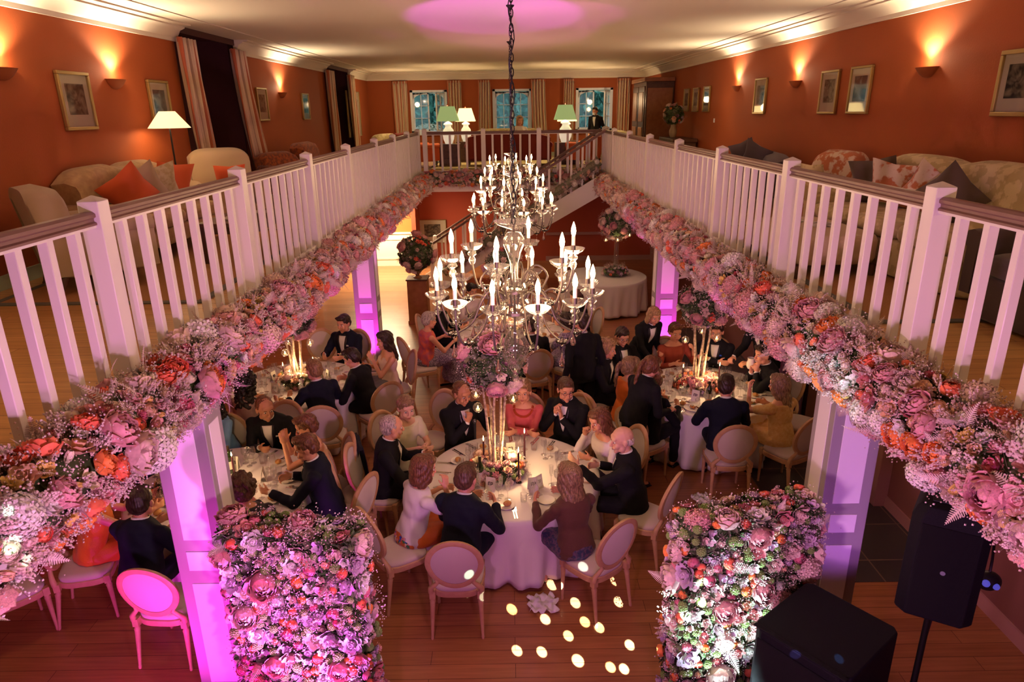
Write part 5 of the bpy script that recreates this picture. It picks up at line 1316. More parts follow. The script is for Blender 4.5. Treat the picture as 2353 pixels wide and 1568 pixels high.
for i, (c, zt) in enumerate(((CH0, 3.64), (c1, 3.56), (c2, 3.54))):
    nm = ('nearest', 'middle', 'farthest')[i]
    t = thing('ceiling_chain', 'black iron chain holding the %s chandelier from its ceiling hook' % nm, 'chain', (c.location.x, c.location.y, ZC))
    g = MB(); L = ZC-zt; n = int(L/.042)
    for k in range(n):
        z = -.05-(L-.05)*(k+.5)/n; al = k % 2
        g.tube([(0.011*math.cos(b)*(1-al), 0.011*math.cos(b)*al, z+.0275*math.sin(b)) for b in [2*PI*j/10 for j in range(10)]], .0034, 5, closed=True)
    g.obj('chain_links', M_iron, t, smooth=180)
    g = MB(); pts = [(.018*math.sin(k*.9), .018*math.cos(k*.9), -.05-(L-.05)*k/40) for k in range(41)]; g.tube(pts, .0035, 5); g.obj('power_cable', M_black, t, smooth=180)
    g = MB(); g.lathe([(0.05, 0), (.05, -.01), (.03, -.03), (.015, -.05), (.0, -.055)], 16); g.obj('ceiling_rose', M_iron, t)
# ================================================================== tables and settings
M_glass2 = thin_glass('thin_table_glass', .05, .8)
M_cloth = mat('white_linen_tablecloth', (.80, .76, .78), .8, bump=(160, .15)); M_pork = mat('white_porcelain', (.85, .83, .80), .2); M_silver = mat('polished_silver', (.75, .72, .68), .18, metal=1)
M_menu = mat('ivory_menu_card', (.82, .78, .70), .7); M_ink = mat('dark_ink', (.03, .02, .02), .8); M_bread = mat('bread_crust', (.52, .24, .07), .6, var=(30, (.66, .36, .14), .2)); M_wine = mat('bottle_green_glass', (.015, .03, .008), .08, coat=.6)
M_waxd = mat('dark_taper_wax', (.05, .01, .02), .4); M_label = mat('bottle_label', (.75, .72, .62), .6); M_whitewine = mat('white_wine', (.9, .75, .3), .05, trans=1, ior=1.33); M_food = [mat('food_green', (.12, .16, .03), .6), mat('food_orange', (.55, .18, .03), .5), mat('food_brown', (.2, .08, .03), .6)]
TN = dict(main='centre', A='far left', B='near left', Rt='right', D='far')
def table(key, rad=.90):
    cx, cy = TAB[key]
    t = thing('round_table', 'round banquet table under the %s white cloth' % TN[key], 'table', (cx, cy, 0))
    g = MB(); g.lathe([(0, .72), (rad-.02, .72), (rad-.02, .745), (0, .745)], 48); g.obj('table_top', M_midwood, t)
    for k in range(4):
        a = PI/4+k*PI/2; g = MB(); g.tube([(.42*math.cos(a), .42*math.sin(a), 0), (.46*math.cos(a), .46*math.sin(a), .72)], .018, 8); g.obj('leg', M_iron, t)
    g = MB(); n = 160; prof = [(.0, .752), (rad-.03, .752), (rad-.008, .750), (rad+.004, .742), (rad+.008, .70)]+[(rad+.012+.0*i, .70-.66*i/12) for i in range(1, 13)]
    V = []; Fc = []; rs = random.Random(hash(key) % 99 if False else len(key)*7+ord(key[0])); ph = rs.uniform(0, 6)
    for i, (r, z) in enumerate(prof[1:]):
        tt = max(0, (.70-z)/.66)
        for k in range(n):
            a = 2*PI*k/n; f = .055*tt*math.sin(13*a+ph+.8*math.sin(3*a))+.03*tt*math.sin(29*a+ph*2+tt); rr = r+f+.012*tt; V.append((rr*math.cos(a), rr*math.sin(a), z+.012*tt*math.sin(8*a)))
    m = len(prof)-1
    for i in range(m-1):
        for k in range(n):
            k2 = (k+1) % n; Fc.append((i*n+k2, i*n+k, (i+1)*n+k, (i+1)*n+k2))
    Fc.append(tuple(range(n))); g.add(V, Fc); o = g.obj('tablecloth', M_cloth, None, smooth=60, solid=.003, loc=(cx, cy, 0))
    tag(o, 'white linen cloth draped to the floor over the %s round table' % TN[key], 'tablecloth')
for k in TAB: table(k)
def proto(fn):
    o = fn(); return o
def mk_plate(r=.085, lab='x', nm='bread_plate'):
    g = MB(); g.lathe([(0, 0), (r*.6, 0), (r*.68, .006), (r, .014), (r*.98, .017), (r*.66, .010), (0, .006)], 28); return g.mesh(nm, M_pork, 40)
def glassm(kind):
    if kind == 'wine': return MB().lathe([(.032, 0), (.032, .002), (.004, .006), (.0035, .085), (.012, .095), (.031, .12), (.034, .145), (.027, .19), (.0255, .19), (.032, .145), (.029, .12), (.010, .10), (0, .098)], 18).mesh('wine_glass', M_glass2, 60)
    if kind == 'flute': return MB().lathe([(.03, 0), (.03, .002), (.004, .006), (.0035, .09), (.012, .105), (.021, .14), (.021, .22), (.0198, .22), (.0195, .14), (.008, .11), (0, .108)], 16).mesh('champagne_flute', M_glass2, 60)
    return MB().lathe([(.03, 0), (.034, .09), (.0328, .09), (.029, .006), (0, .006)], 18).mesh('water_tumbler', M_glass2, 60)
GM = {k: glassm(k) for k in ('wine', 'flute', 'tumbler')}
PLM = mk_plate(); PLB = mk_plate(.13, nm='dinner_plate')
def knife():
    g = MB(); g.box(-.008, .008, 0, .095, 0, .005); g.box(-.009, .007, .095, .205, .001, .003); return g.mesh('knife', M_silver, 40)
def fork():
    g = MB(); g.box(-.006, .006, 0, .12, 0, .004); g.box(-.011, .011, .12, .14, .002, .005)
    for i in range(4): g.box(-.011+.0063*i, -.0075+.0063*i, .14, .19, .002, .005)
    return g.mesh('fork', M_silver, 40)
def spoon():
    g = MB(); g.box(-.004, .004, 0, .13, 0, .004); g.ell((0, .155, .004), (.018, .03, .004), 12, 6); return g.mesh('spoon', M_silver, 60)
KM, FKM, SPM = knife(), fork(), spoon()
def put(nm, me, loc, rz, label, cat, grp):
    o = bpy.data.objects.new(nm, me); COL.objects.link(o); o.location = loc; o.rotation_euler = (0, 0, rz); return tag(o, label, cat, grp)
BRM = (lambda g: g.ell((0, 0, .022), (.042, .034, .024), 14, 8) and g)(MB()).mesh('bread_roll', M_bread, 180)
MENU0 = thing('menu_card', 'x', 'menu card')
g = MB()
for sgn in (-1, 1): g.add([(-.05, sgn*.03, 0), (.05, sgn*.03, 0), (.05, 0, .145), (-.05, 0, .145)], [(0, 1, 2, 3)])
g.obj('folded_card', M_menu, MENU0, smooth=0, solid=.001)
g = MB()
for sgn in (-1, 1):
    T = TR((0, sgn*.0165, .075), 0, rx=sgn*math.atan2(.03, .145))
    for (x0, x1, z0, z1) in ((-.024, -.016, -.012, .022), (-.018, -.004, .018, .024), (-.006, .0, -.012, .024), (.006, .012, -.012, .024), (.012, .024, .016, .022), (.020, .026, .0, .02), (.012, .022, -.002, .004)): g.box(x0, x1, -.0008, .0008, z0, z1, 0, T)
g.obj('monogram', M_ink, MENU0, smooth=0)
MENU0['label'] = 'folded ivory menu card with a dark monogram standing on the centre table'; MENU0.location = (.2, 5.97, .7535); MENU0.rotation_euler = (0, 0, .2)
BOT0 = thing('wine_bottle', 'x', 'bottle')
MB().lathe([(0, 0), (.036, 0), (.038, .01), (.038, .18), (.034, .205), (.016, .245), (.0135, .26), (.0135, .295), (.015, .297), (.015, .305), (0, .305)], 20).obj('bottle_body', M_wine, BOT0, smooth=50)
MB().lathe([(.0385, .05), (.0385, .14)], 20, caps=False).obj('bottle_label', M_label, BOT0); MB().lathe([(.0142, .25), (.0150, .255), (.0158, .308), (0, .308)], 16).obj('foil_cap', mat('dark_foil', (.05, .03, .02), .3, metal=.6), BOT0)
BOT0.location = (-.33, 6.12, .753); BOT0['label'] = 'dark green wine bottle on the centre table left of the flower ring'
for lab, p in (('open dark wine bottle on the right table in front of the flower ring', (2.52, 8.02, .753)), ('green wine bottle on the far left table beside the sandy-haired man', (-2.62, 8.72, .753)), ('dark wine bottle on the near left table beside the column', (-2.98, 6.42, .753)), ('wine bottle on the far table behind the chandelier', (.28, 10.95, .753))):
    copy_tree(BOT0, loc=p, label=lab)
TAP0 = thing('taper_candle', 'x', 'candle')
MB().lathe([(.03, 0), (.03, .006), (.012, .012), (.013, .03), (.011, .034), (.0, .034)], 14).obj('candlestick', M_iron, TAP0); MB().lathe([(.0105, .03), (.0095, .27), (.003, .275), (0, .275)], 12).obj('wax_taper', M_waxd, TAP0)
MB().lathe([(.0005, .276), (.007, .288), (.0065, .30), (.0005, .325)], 10, caps=False).obj('flame', M_flame, TAP0, smooth=180)
TAPS = []
def taper(p, lab, s=1.0):
    global TAPS
    if not TAPS: TAP0.location = p; TAP0['label'] = lab; o = TAP0
    else: o = copy_tree(TAP0, loc=p, label=lab)
    o.scale = (1, 1, s); TAPS.append((p[0], p[1], p[2]+.34*s)); return o
for (kx, lab, pp) in (('main', 'centre', ((.06, -.20), (.13, .22), (-.30, .06))), ('Rt', 'right', ((.20, .10), (-.30, .06))), ('A', 'far left', ((-.16, -.1), (.2, .1))), ('B', 'near left', ((.1, .1),)), ('D', 'far', ((.22, .0), (-.3, -.1)))):
    for i, (dx, dy) in enumerate(pp):
        taper((TAB[kx][0]+dx, TAB[kx][1]+dy, .753), 'lit dark taper candle, %s of the flower ring on the %s table' % (('in front', 'behind right', 'left')[i] if kx == 'main' else ('right', 'left')[i % 2], lab), 1.25 if kx == 'main' else 1.1)
for (kx, dx, dy) in (('main', .06, .10), ('Rt', -.06, -.08), ('A', .1, -.1), ('A', -.12, .02), ('D', .1, -.1), ('B', -.1, -.1)):
    o = thing('pillar_candle', 'lit cream pillar candle among the flowers on the %s table%s' % (TN[kx], ', left one' if (kx, dx) == ('A', -.12) else ''), 'candle', (TAB[kx][0]+dx, TAB[kx][1]+dy, .753))
    MB().lathe([(.032, 0), (.032, .15), (.024, .155), (0, .150)], 18).obj('wax', M_wax, o); MB().lathe([(.0005, .15), (.008, .163), (.007, .176), (.0005, .20)], 10, caps=False).obj('flame', M_flame, o, smooth=180)
# settings round each table
rs = random.Random(9)
first_menu = True
for key, nset in (('main', 10), ('A', 10), ('B', 10), ('Rt', 10), ('D', 8)):
    cx, cy = TAB[key]; tn = TN[key]; food = key == 'Rt'
    for k in range(nset):
        a = 2*PI*(k+.5)/nset+.15; ca, sa = math.cos(a), math.sin(a); tx, ty = -sa, ca; rz = a+PI/2
        def at(r, l): return (cx+ca*r+tx*l, cy+sa*r+ty*l, .7535)
        put('wine_glass', GM['wine'], at(.52, .11), 0, 'thin clear wine glass in a place setting on the %s round table' % tn, 'glass', 'wine glasses on the %s round table' % tn)
        put('wine_glass', GM['wine'], at(.48, .19), 0, 'thin clear wine glass in a place setting on the %s round table' % tn, 'glass', 'wine glasses on the %s round table' % tn)
        put('champagne_flute', GM['flute'], at(.45, .10), 0, 'narrow champagne flute in a place setting on the %s round table' % tn, 'glass', 'champagne flutes on the %s round table' % tn)
        put('water_tumbler', GM['tumbler'], at(.56, .02), 0, 'plain water tumbler in a place setting on the %s round table' % tn, 'glass', 'water tumblers on the %s round table' % tn)
        put('bread_plate', PLM, at(.62, -.16), 0, 'small white bread plate by a place setting on the %s round table' % tn, 'plate', 'bread plates on the %s round table' % tn)
        if k % 3 != 2:
            p = at(.62, -.15); put('bread_roll', BRM, (p[0], p[1], .763), rs.uniform(0, 3), 'golden bread roll on its small plate on the %s round table' % tn, 'bread', 'bread rolls on the %s round table' % tn)
        w = rs.uniform(-.2, .2)
        if food:
            o = thing('dinner_plate', 'white dinner plate of orange and green food on the right round table', 'plate', at(.66, 0), 0, 'dinner plates of food on the right round table')
            q = bpy.data.objects.new('plate', PLB); COL.objects.link(q); q.parent = o
            g = MB()
            for j in range(16):
                aa = rs.uniform(0, 6.3); rr = rs.uniform(0, .05); g.ell((rr*math.cos(aa), rr*math.sin(aa), .014+rs.uniform(0, .012)), (rs.uniform(.010, .024), rs.uniform(.008, .013), .008), 8, 5, mi=rs.randrange(3), rot=Matrix.Rotation(rs.uniform(0, 3), 3, 'Z'))
            g.obj('food', M_food, o, smooth=180)
        for j, (me, nm, l) in enumerate(((KM, 'knife', .12), (SPM, 'spoon', .15), (FKM, 'fork', -.12), (FKM, 'fork', -.15))):
            p = at(.845, l*.75); put(nm, me, p, rz+w*.3, 'polished silver %s laid beside a place on the %s round table' % (nm, tn), nm, '%ss on the %s round table' % (nm if nm != 'knife' else 'knive', tn))
        if k % 2 == 0:
            p = at(.40, -.04)
            if not (key == 'main' and k == 0): copy_tree(MENU0, loc=p, rz=rz+rs.uniform(-.3, .3), label='folded ivory menu card with a dark monogram standing on the %s table' % tn)
for c in [o for o in COL.objects if o.name.startswith('menu_card')]: c['group'] = 'folded menu cards on the ' + c['label'].split('on the ')[-1]
# fallen napkin under the table, napkin over lap
def napkin(loc, lab, seed, s=.2):
    rs = random.Random(seed); P = []
    for i in range(13):
        P.append([((i/12-.5)*2*s+.02*math.sin(j), (j/12-.5)*2*s*(1-.3*abs(i/12-.5))+.02*math.sin(i*2), .03+.05*noise.noise((i*.45, j*.45, seed))+.04*abs(math.sin(i*.6+j*.4))*(1-((i-6)**2+(j-6)**2)/80)) for j in range(13)])
    g = MB(); g.grid(P); o = g.obj('napkin', M_cloth, None, smooth=180, solid=.003, loc=loc); tag(o, lab, 'napkin'); return o
napkin((.26, 5.18, 0), 'crumpled white napkin fallen on the floor beside the centre table', 3, .13)
napkin((2.2, 6.9, 0.0), 'crumpled white napkin fallen on the floor under the right table', 5, .10)
# dessert table with its own cloth and tall vase arrangement
DX, DY = 2.12, 15.15
TAB['Z'] = (DX, DY); TN['Z'] = 'dessert'; table('Z', .97)
t = thing('vase_arrangement', 'dark flower ball on a tall clear vase on the far cloth-covered table', 'flower arrangement', (DX+.28, DY, .755))
MB().lathe([(.10, 0), (.10, .01), (.055, .02), (.05, .9), (.09, 1.0), (.086, 1.0), (.046, .9), (.05, .03), (0, .03)], 20).obj('tall_vase', M_glass2, t, smooth=60)
arrange(t, dome((0, 0, 1.18), .36, .30), 'ball', 60, 24, 330, 71, fill=(.2, 0, 0, .4, .4), core=lambda g: g.ell((0, 0, 1.18), (.32, .32, .26), mi=NL), fs=.8)
t = thing('flower_wreath', 'ring of pale pink flowers round the foot of the tall vase', 'flower arrangement', (DX+.28, DY, .755))
def rsf(r2):
    a = r2.uniform(0, 2*PI); b = R(r2.uniform(-10, 150)); n = Vector((math.cos(a)*math.cos(b), math.sin(a)*math.cos(b), math.sin(b))); return Vector((math.cos(a)*.16, math.sin(a)*.16, .08))+n*.11, n
arrange(t, rsf, 'center', 50, 30, 120, 72, fill=(.2, 0, 0, .5, .3), core=lambda g: g.tube([(.16*math.cos(a), .16*math.sin(a), .08) for a in [2*PI*i/14 for i in range(14)]], .07, 8, mi=NL, closed=True))
for k, (dx, dz) in enumerate(((-.28, 0), (-.02, .0), (.24, .1))):
    globe_at(Vector((DX+.28+dx, DY-.25, 1.62+dz)), 0, 'clear glass globe with a lit tealight hanging under the tall vase arrangement', 'glass tealight globes under the tall vase arrangement')
# plinth cabinet with an urn arrangement
t = thing('wooden_plinth', 'plain brown wooden plinth at the left of the hall holding a flower urn', 'plinth', (-1.97, 14.25, 0))
g = MB(); g.cbox((0, 0, .48), (.42, .40, .96)); g.obj('carcass', M_midwood, t, bevel=.008); g = MB(); g.cbox((0, 0, .975), (.46, .44, .03)); g.obj('top_slab', M_darkwood, t, bevel=.006); g = MB(); g.cbox((0, 0, .04), (.45, .43, .08)); g.obj('plinth_base', M_midwood, t, bevel=.006)
t = thing('urn_arrangement', 'dark green arrangement with coral and mauve blooms in an urn on the plinth', 'flower arrangement', (-1.97, 14.25, .99))
MB().lathe([(0, 0), (.09, 0), (.09, .015), (.04, .04), (.05, .08), (.12, .16), (.14, .20), (.13, .20), (0, .17)], 20).obj('urn', M_midwood, t)
arrange(t, dome((0, 0, .52), .36, .36), 'ball', 46, 22, 300, 73, fill=(.08, 0, 0, .5, .42), core=lambda g: g.ell((0, 0, .5), (.30, .30, .30), mi=NL), fs=.85)
CANDLE = [(p, 1.6) for p in TAPS]+[((TAB[k][0]+.02, TAB[k][1]-.1, 1.08), 9) for k in ('main', 'A', 'Rt', 'D', 'B')]+[((DX+.25, DY-.4, 1.6), 2)]
# jug held by the waiter
t = thing('sauce_jug', 'white porcelain jug held over the right table by the waiter', 'jug', (3.24, 8.62, .99)); MB().lathe([(0, 0), (.04, 0), (.055, .03), (.058, .08), (.045, .12), (.05, .15), (.046, .15), (.04, .12), (.05, .08), (0, .01)], 18).obj('jug_body', M_pork, t)
MB().tube(crom([(.05, 0, .12), (.09, 0, .12), (.10, 0, .07), (.055, 0, .03)], 4), .006, 6).obj('handle', M_pork, t, smooth=180)
# ================================================================== wall fittings
M_bowl = mat('terracotta_plaster_bowl', (.34, .09, .03), .7)
SC0 = None
SLAB = ['wall sconce bowl at the far left edge of the picture, cut by the frame', 'glowing wall sconce bowl between the two nearest prints on the left wall', 'small glowing wall sconce farther along the left wall', 'nearest glowing wall sconce on the right wall', 'glowing wall sconce left of the paired prints on the right wall', 'farthest small glowing wall sconce on the right wall']
for i, p in enumerate(SCON):
    lft = p[0] < 0; t = thing('wall_sconce', SLAB[i], 'wall lamp', (XL if lft else XR, p[1], p[2]-.02), -PI/2 if lft else PI/2)
    g = MB(); rings = []
    # half bowl against the wall, wall plane is local y=0, bulges to +y ... built as lofted half ellipses
    for z, r, d in ((-.11, .03, .02), (-.10, .07, .05), (-.07, .12, .08), (-.03, .16, .105), (.0, .19, .12)):
        rings.append([Vector((r*math.cos(PI*k/16), d*math.sin(PI*k/16), z)) for k in range(17)])
    inn = [[Vector((v.x*.94, v.y*.92+.002, v.z+.012)) for v in r_] for r_ in rings[::-1]]
    inn = [[Vector((v.x, v.y, min(v.z, .0))) for v in r_] for r_ in inn]
    g.loft(rings+inn); g.obj('bowl', M_bowl, t, smooth=50)
    g = MB(); g.ell((0, .05, -.015), (.035, .02, .018), 10, 6); g.obj('lamp', mat('sconce_lamp', (1, .8, .5), .3, emis=(1, .6, .25), es=20), t, smooth=180)
mat('sconce_lamp', (1, 1, 1)).cycles.emission_sampling = 'NONE'
M_mat = mat('ivory_picture_mount', (.70, .62, .46), .8); M_gl = thin_glass('picture_glazing', .05, .5)
def print_mat(name, dark, light, sc, seed):
    m = mat(name, dark, .7); nt, N, L, b = nodes(m); tc = N('ShaderNodeTexCoord'); n = N('ShaderNodeTexNoise'); n.inputs['Scale'].default_value = sc; n.inputs['Detail'].default_value = 8; n.inputs['Distortion'].default_value = 1.2
    mp = N('ShaderNodeMapping'); mp.inputs['Location'].default_value = (seed, seed*2, seed); L(tc.outputs['Object'], mp.inputs['Vector']); L(mp.outputs['Vector'], n.inputs['Vector'])
    r = N('ShaderNodeValToRGB'); r.color_ramp.elements[0].position = .40; r.color_ramp.elements[1].position = .68; r.color_ramp.elements[0].color = (*dark, 1); r.color_ramp.elements[1].color = (*light, 1)
    L(n.outputs['Fac'], r.inputs['Fac']); L(r.outputs['Color'], b.inputs['Base Color']); return m
PRM = [print_mat('etching_dark', (.02, .018, .012), (.30, .25, .16), 9, 1), print_mat('etching_blue', (.03, .05, .06), (.30, .38, .34), 7, 4), print_mat('etching_grey', (.06, .055, .04), (.38, .34, .25), 11, 7)]
def picture(side, box, label, pm=0, frame=.035, portrait=True, inset=(.17, .17), nomount=False, low=0):
    """box: x0,y0,x1,y1 in photo pixels at the picture's middle"""
    x0, y0, x1, y1 = box; ym = (y0+y1)/2; xm = (x0+x1)/2
    if side in 'LR':
        X = XL if side == 'L' else XR
        a = atx(x0, ym, X); b = atx(x1, ym, X); c = atx(xm, y0, X); d = atx(xm, y1, X); w = abs(b.y-a.y); cy = (a.y+b.y)/2; h = c.z-d.z; cz = (c.z+d.z)/2
        t = thing('framed_print', label, 'picture', (X+(.012 if side == 'L' else -.012), cy, cz), PI/2 if side == 'L' else -PI/2)
    else:
        Y = low or YW; a = aty(x0, ym, Y); b = aty(x1, ym, Y); c = aty(xm, y0, Y); d = aty(xm, y1, Y); w = b.x-a.x; h = c.z-d.z
        t = thing('framed_print', label, 'picture', ((a.x+b.x)/2, Y-.012, (c.z+d.z)/2), 0)
    # local: x along wall, -y out of the wall
    w = min(w, 1.15*h if not portrait else .95*h) if side in 'LR' and not nomount else w
    f = frame; g = MB()
    g.box(-w/2, w/2, -.03, .01, h/2-f, h/2); g.box(-w/2, w/2, -.03, .01, -h/2, -h/2+f); g.box(-w/2, -w/2+f, -.03, .01, -h/2+f, h/2-f); g.box(w/2-f, w/2, -.03, .01, -h/2+f, h/2-f)
    g.obj('frame', M_brass, t, bevel=.006)
    MB().box(-w/2+f, w/2-f, -.006, .0, -h/2+f, h/2-f).obj('mount', M_mat, t)
    iw, ih = (w-2*f)*(1-2*inset[0]), (h-2*f)*(1-2*inset[1]); oz = ih*.10
    MB().box(-iw/2, iw/2, -.009, -.006, -ih/2+oz, ih/2).obj('print', PRM[pm], t)
    MB().box(-w/2+f, w/2-f, -.016, -.013, -h/2+f, h/2-f).obj('glazing', M_gl, t)
picture('L', (118, 165, 222, 300), 'gilt-framed dark forest print left of the second sconce on the left wall', 0)
picture('L', (333, 185, 395, 290), 'gilt-framed blue-grey print behind the white floor lamp', 1)
picture('L', (584, 202, 617, 278), 'small gilt-framed print between the curtains and a sconce on the left wall', 2, .03)
picture('L', (690, 215, 711, 275), 'small pale framed print right of the farthest left wall sconce', 1, .02)
picture('L', (797, 210, 826, 315), 'unframed pale panel with a dark figure near the far end of the left wall', 2, .01, nomount=True)
picture('R', (2262, 112, 2440, 268), 'large gilt-framed dark print at the right edge of the picture', 0, .04)
picture('R', (1947, 152, 2013, 262), 'right one of the paired gilt prints, with a blue sheet', 1, .03)
picture('R', (1882, 162, 1935, 262), 'left one of the paired gilt prints, with a grey sheet', 2, .03)
picture('R', (1733, 180, 1766, 262), 'single gilt-framed print between two sconces on the right wall', 2, .03)
picture('R', (1616, 198, 1635, 257), 'rightmost of three small pale prints near the cabinet', 1, .02)
picture('R', (1592, 202, 1609, 257), 'middle one of three small pale prints near the cabinet', 2, .02)
picture('R', (1571, 204, 1587, 256), 'leftmost of three small pale prints near the cabinet', 0, .02)
picture('B', (962, 505, 1026, 558), 'pale-mounted landscape print on the lower red wall behind the staircase', 0, .015, portrait=False, inset=(.2, .18), low=YB)
p = atx(1642, 277, XR); t = thing('light_switch', 'small white light switch plate on the right wall', 'switch', (XR-.005, p.y, p.z), PI/2); MB().box(-.045, .045, -.0, .012, -.045, .045).obj('plate', M_shirt, t, bevel=.004); MB().box(-.015, .015, .012, .02, -.02, .02).obj('rocker', M_shirt, t)
# ---- curtains
def stripe_mat():
    m = mat('striped_curtain_silk', (.5, .2, .1), .6, sheen=.3); nt, N, L, b = nodes(m)
    at_ = N('ShaderNodeUVMap'); sx_ = N('ShaderNodeSeparateXYZ'); L(at_.outputs[0], sx_.inputs[0])
    r = N('ShaderNodeValToRGB'); r.color_ramp.interpolation = 'CONSTANT'; e = r.color_ramp.elements
    cols = [(0, (.50, .13, .05)), (.14, (.78, .62, .42)), (.30, (.40, .28, .16)), (.36, (.78, .60, .42)), (.5, (.52, .15, .06)), (.64, (.78, .62, .44)), (.80, (.42, .28, .18)), (.86, (.80, .64, .46))]
    e[0].color = (*cols[0][1], 1); e[1].position = cols[1][0]; e[1].color = (*cols[1][1], 1)
    for q, c_ in cols[2:]: n_ = e.new(q); n_.color = (*c_, 1)
    L(sx_.outputs['X'], r.inputs['Fac']); L(r.outputs['Color'], b.inputs['Base Color']); return m
M_cur = stripe_mat()
def curtain(label, x, y, z0, z1, axis, w_top, w_bot, drift, out, folds=5, grp=None):
    """axis: unit vector along the wall; out: into the room; drift: sideways shift at the bottom"""
    t = thing('striped_curtain', label, 'curtain', (x, y, z0), 0, grp); ax = Vector(axis); ou = Vector(out); P = []; n = 60; m = 16; uv = []
    for j in range(m+1):
        v = j/m; w = w_top+(w_bot-w_top)*(v**1.3); row = []
        for i in range(n+1):
            u = i/n; f = .045*math.sin(u*2*PI*folds+.6*math.sin(v*3))*(1-.3*v)+.015*math.sin(u*31+v*4); s_ = (u-.5)*w+drift*(v**1.6)
            row.append(ax*s_+ou*(.09+f)+Vector((0, 0, (z1-z0)*(1-v))))
        P.append(row)
    g = MB(); g.grid(P); o = g.obj('panel', M_cur, t, smooth=180, solid=.004); uvl = o.data.uv_layers.new(name='uv')
    for poly in o.data.polygons:
        for li in poly.loop_indices: uvl.data[li].uv = ((o.data.loops[li].vertex_index % (n+1))/n*2 % 1.0, 0)
    g = MB()
    for k in range(folds*2): g.cbox(ax*((k+.5)/(folds*2)-.5)*w_top+ou*.09+Vector((0, 0, z1-z0-.03)), (.02+abs(ax.x)*.02, .02+abs(ax.y)*.02, .07))
    g.obj('pleat_heading', M_cur, t)
for (px, wt, wb, d, lab) in ((922, .50, .42, .0, 'left curtain of the left far window'), (1046, .46, .44, .03, 'right curtain of the left far window'), (1114, .40, .48, -.05, 'left curtain of the middle far window'), (1236, .48, .50, .12, 'right curtain of the middle far window'), (1306, .36, .36, -.02, 'left curtain of the right far window'), (1430, .44, .40, .02, 'right curtain of the right far window')):
    p = aty(px, 240, YW); curtain('long terracotta and cream striped silk, '+lab, p.x, YW-.03, ZU+.02, 5.30, (1, 0, 0), wt, wb, d, (0, -1, 0))
for (yy_, wt, wb, d, lab) in ((A1[0]+.12, .55, .62, .3, 'near curtain of the first dark recess on the left wall'), (A1[1]-.10, .62, .95, .75, 'far curtain of the first dark recess on the left wall'), (A2[0]+.12, .7, .8, .2, 'near curtain of the second recess on the left wall'), (A2[1]-.1, .7, .8, .3, 'far curtain of the second recess on the left wall')):
    curtain('terracotta and cream striped silk, '+lab, XL+.02, yy_, ZU+.02, 5.38, (0, 1, 0), wt, wb, d, (1, 0, 0), 5)
pl_ = MB(); pl_.box(XL-.02, XL+.03, A1[0]-.1, A1[1]+.1, 5.46, ZC-.0); pl_.box(XL-.02, XL+.03, A2[0]-.1, A2[1]+.1, 5.46, ZC); struct(pl_.obj('trim_14', M_dark))
# ---- sofas and chairs upstairs
def soft(name, c, var=None, sc=30, amt=.12): return mat(name, c, .85, sheen=.25, bump=(200, .3), var=(sc, var, amt) if var else None)
F_beige = soft('beige_damask', (.50, .33, .15), (.40, .25, .11), 14, .12); F_plain = soft('plain_oat_upholstery', (.46, .34, .22)); F_cream = soft('cream_scroll_damask', (.66, .55, .30), (.48, .38, .18), 9, .03)
F_floral = soft('autumn_floral_linen', (.70, .58, .44), (.50, .16, .06), 9, .035); F_grey = soft('aubergine_velvet', (.07, .045, .055)); F_red = soft('claret_velvet', (.26, .03, .02)); F_or = soft('orange_upholstery', (.70, .12, .03)); F_brown = soft('brown_felt', (.09, .06, .04)); F_rust = soft('rust_patterned', (.42, .10, .02), (.2, .05, .02), 20, .08)
def rbox(g, x0, x1, y0, y1, z0, z1, r=.05, mi=0):
    """rounded box by lofted superellipse rings"""
    cx_, cy_ = (x0+x1)/2, (y0+y1)/2; hx, hy = (x1-x0)/2, (y1-y0)/2; rings = []
    for z, ins in ((z0, r), (z0+r*.3, r*.3), (z0+r, 0), (z1-r, 0), (z1-r*.3, r*.3), (z1, r)):
        rings.append(ring(Vector((cx_, cy_, z)), hx-ins, hy-ins, Vector((1, 0, 0)), Vector((0, 1, 0)), 32, 6))
    g.loft(rings, mi)
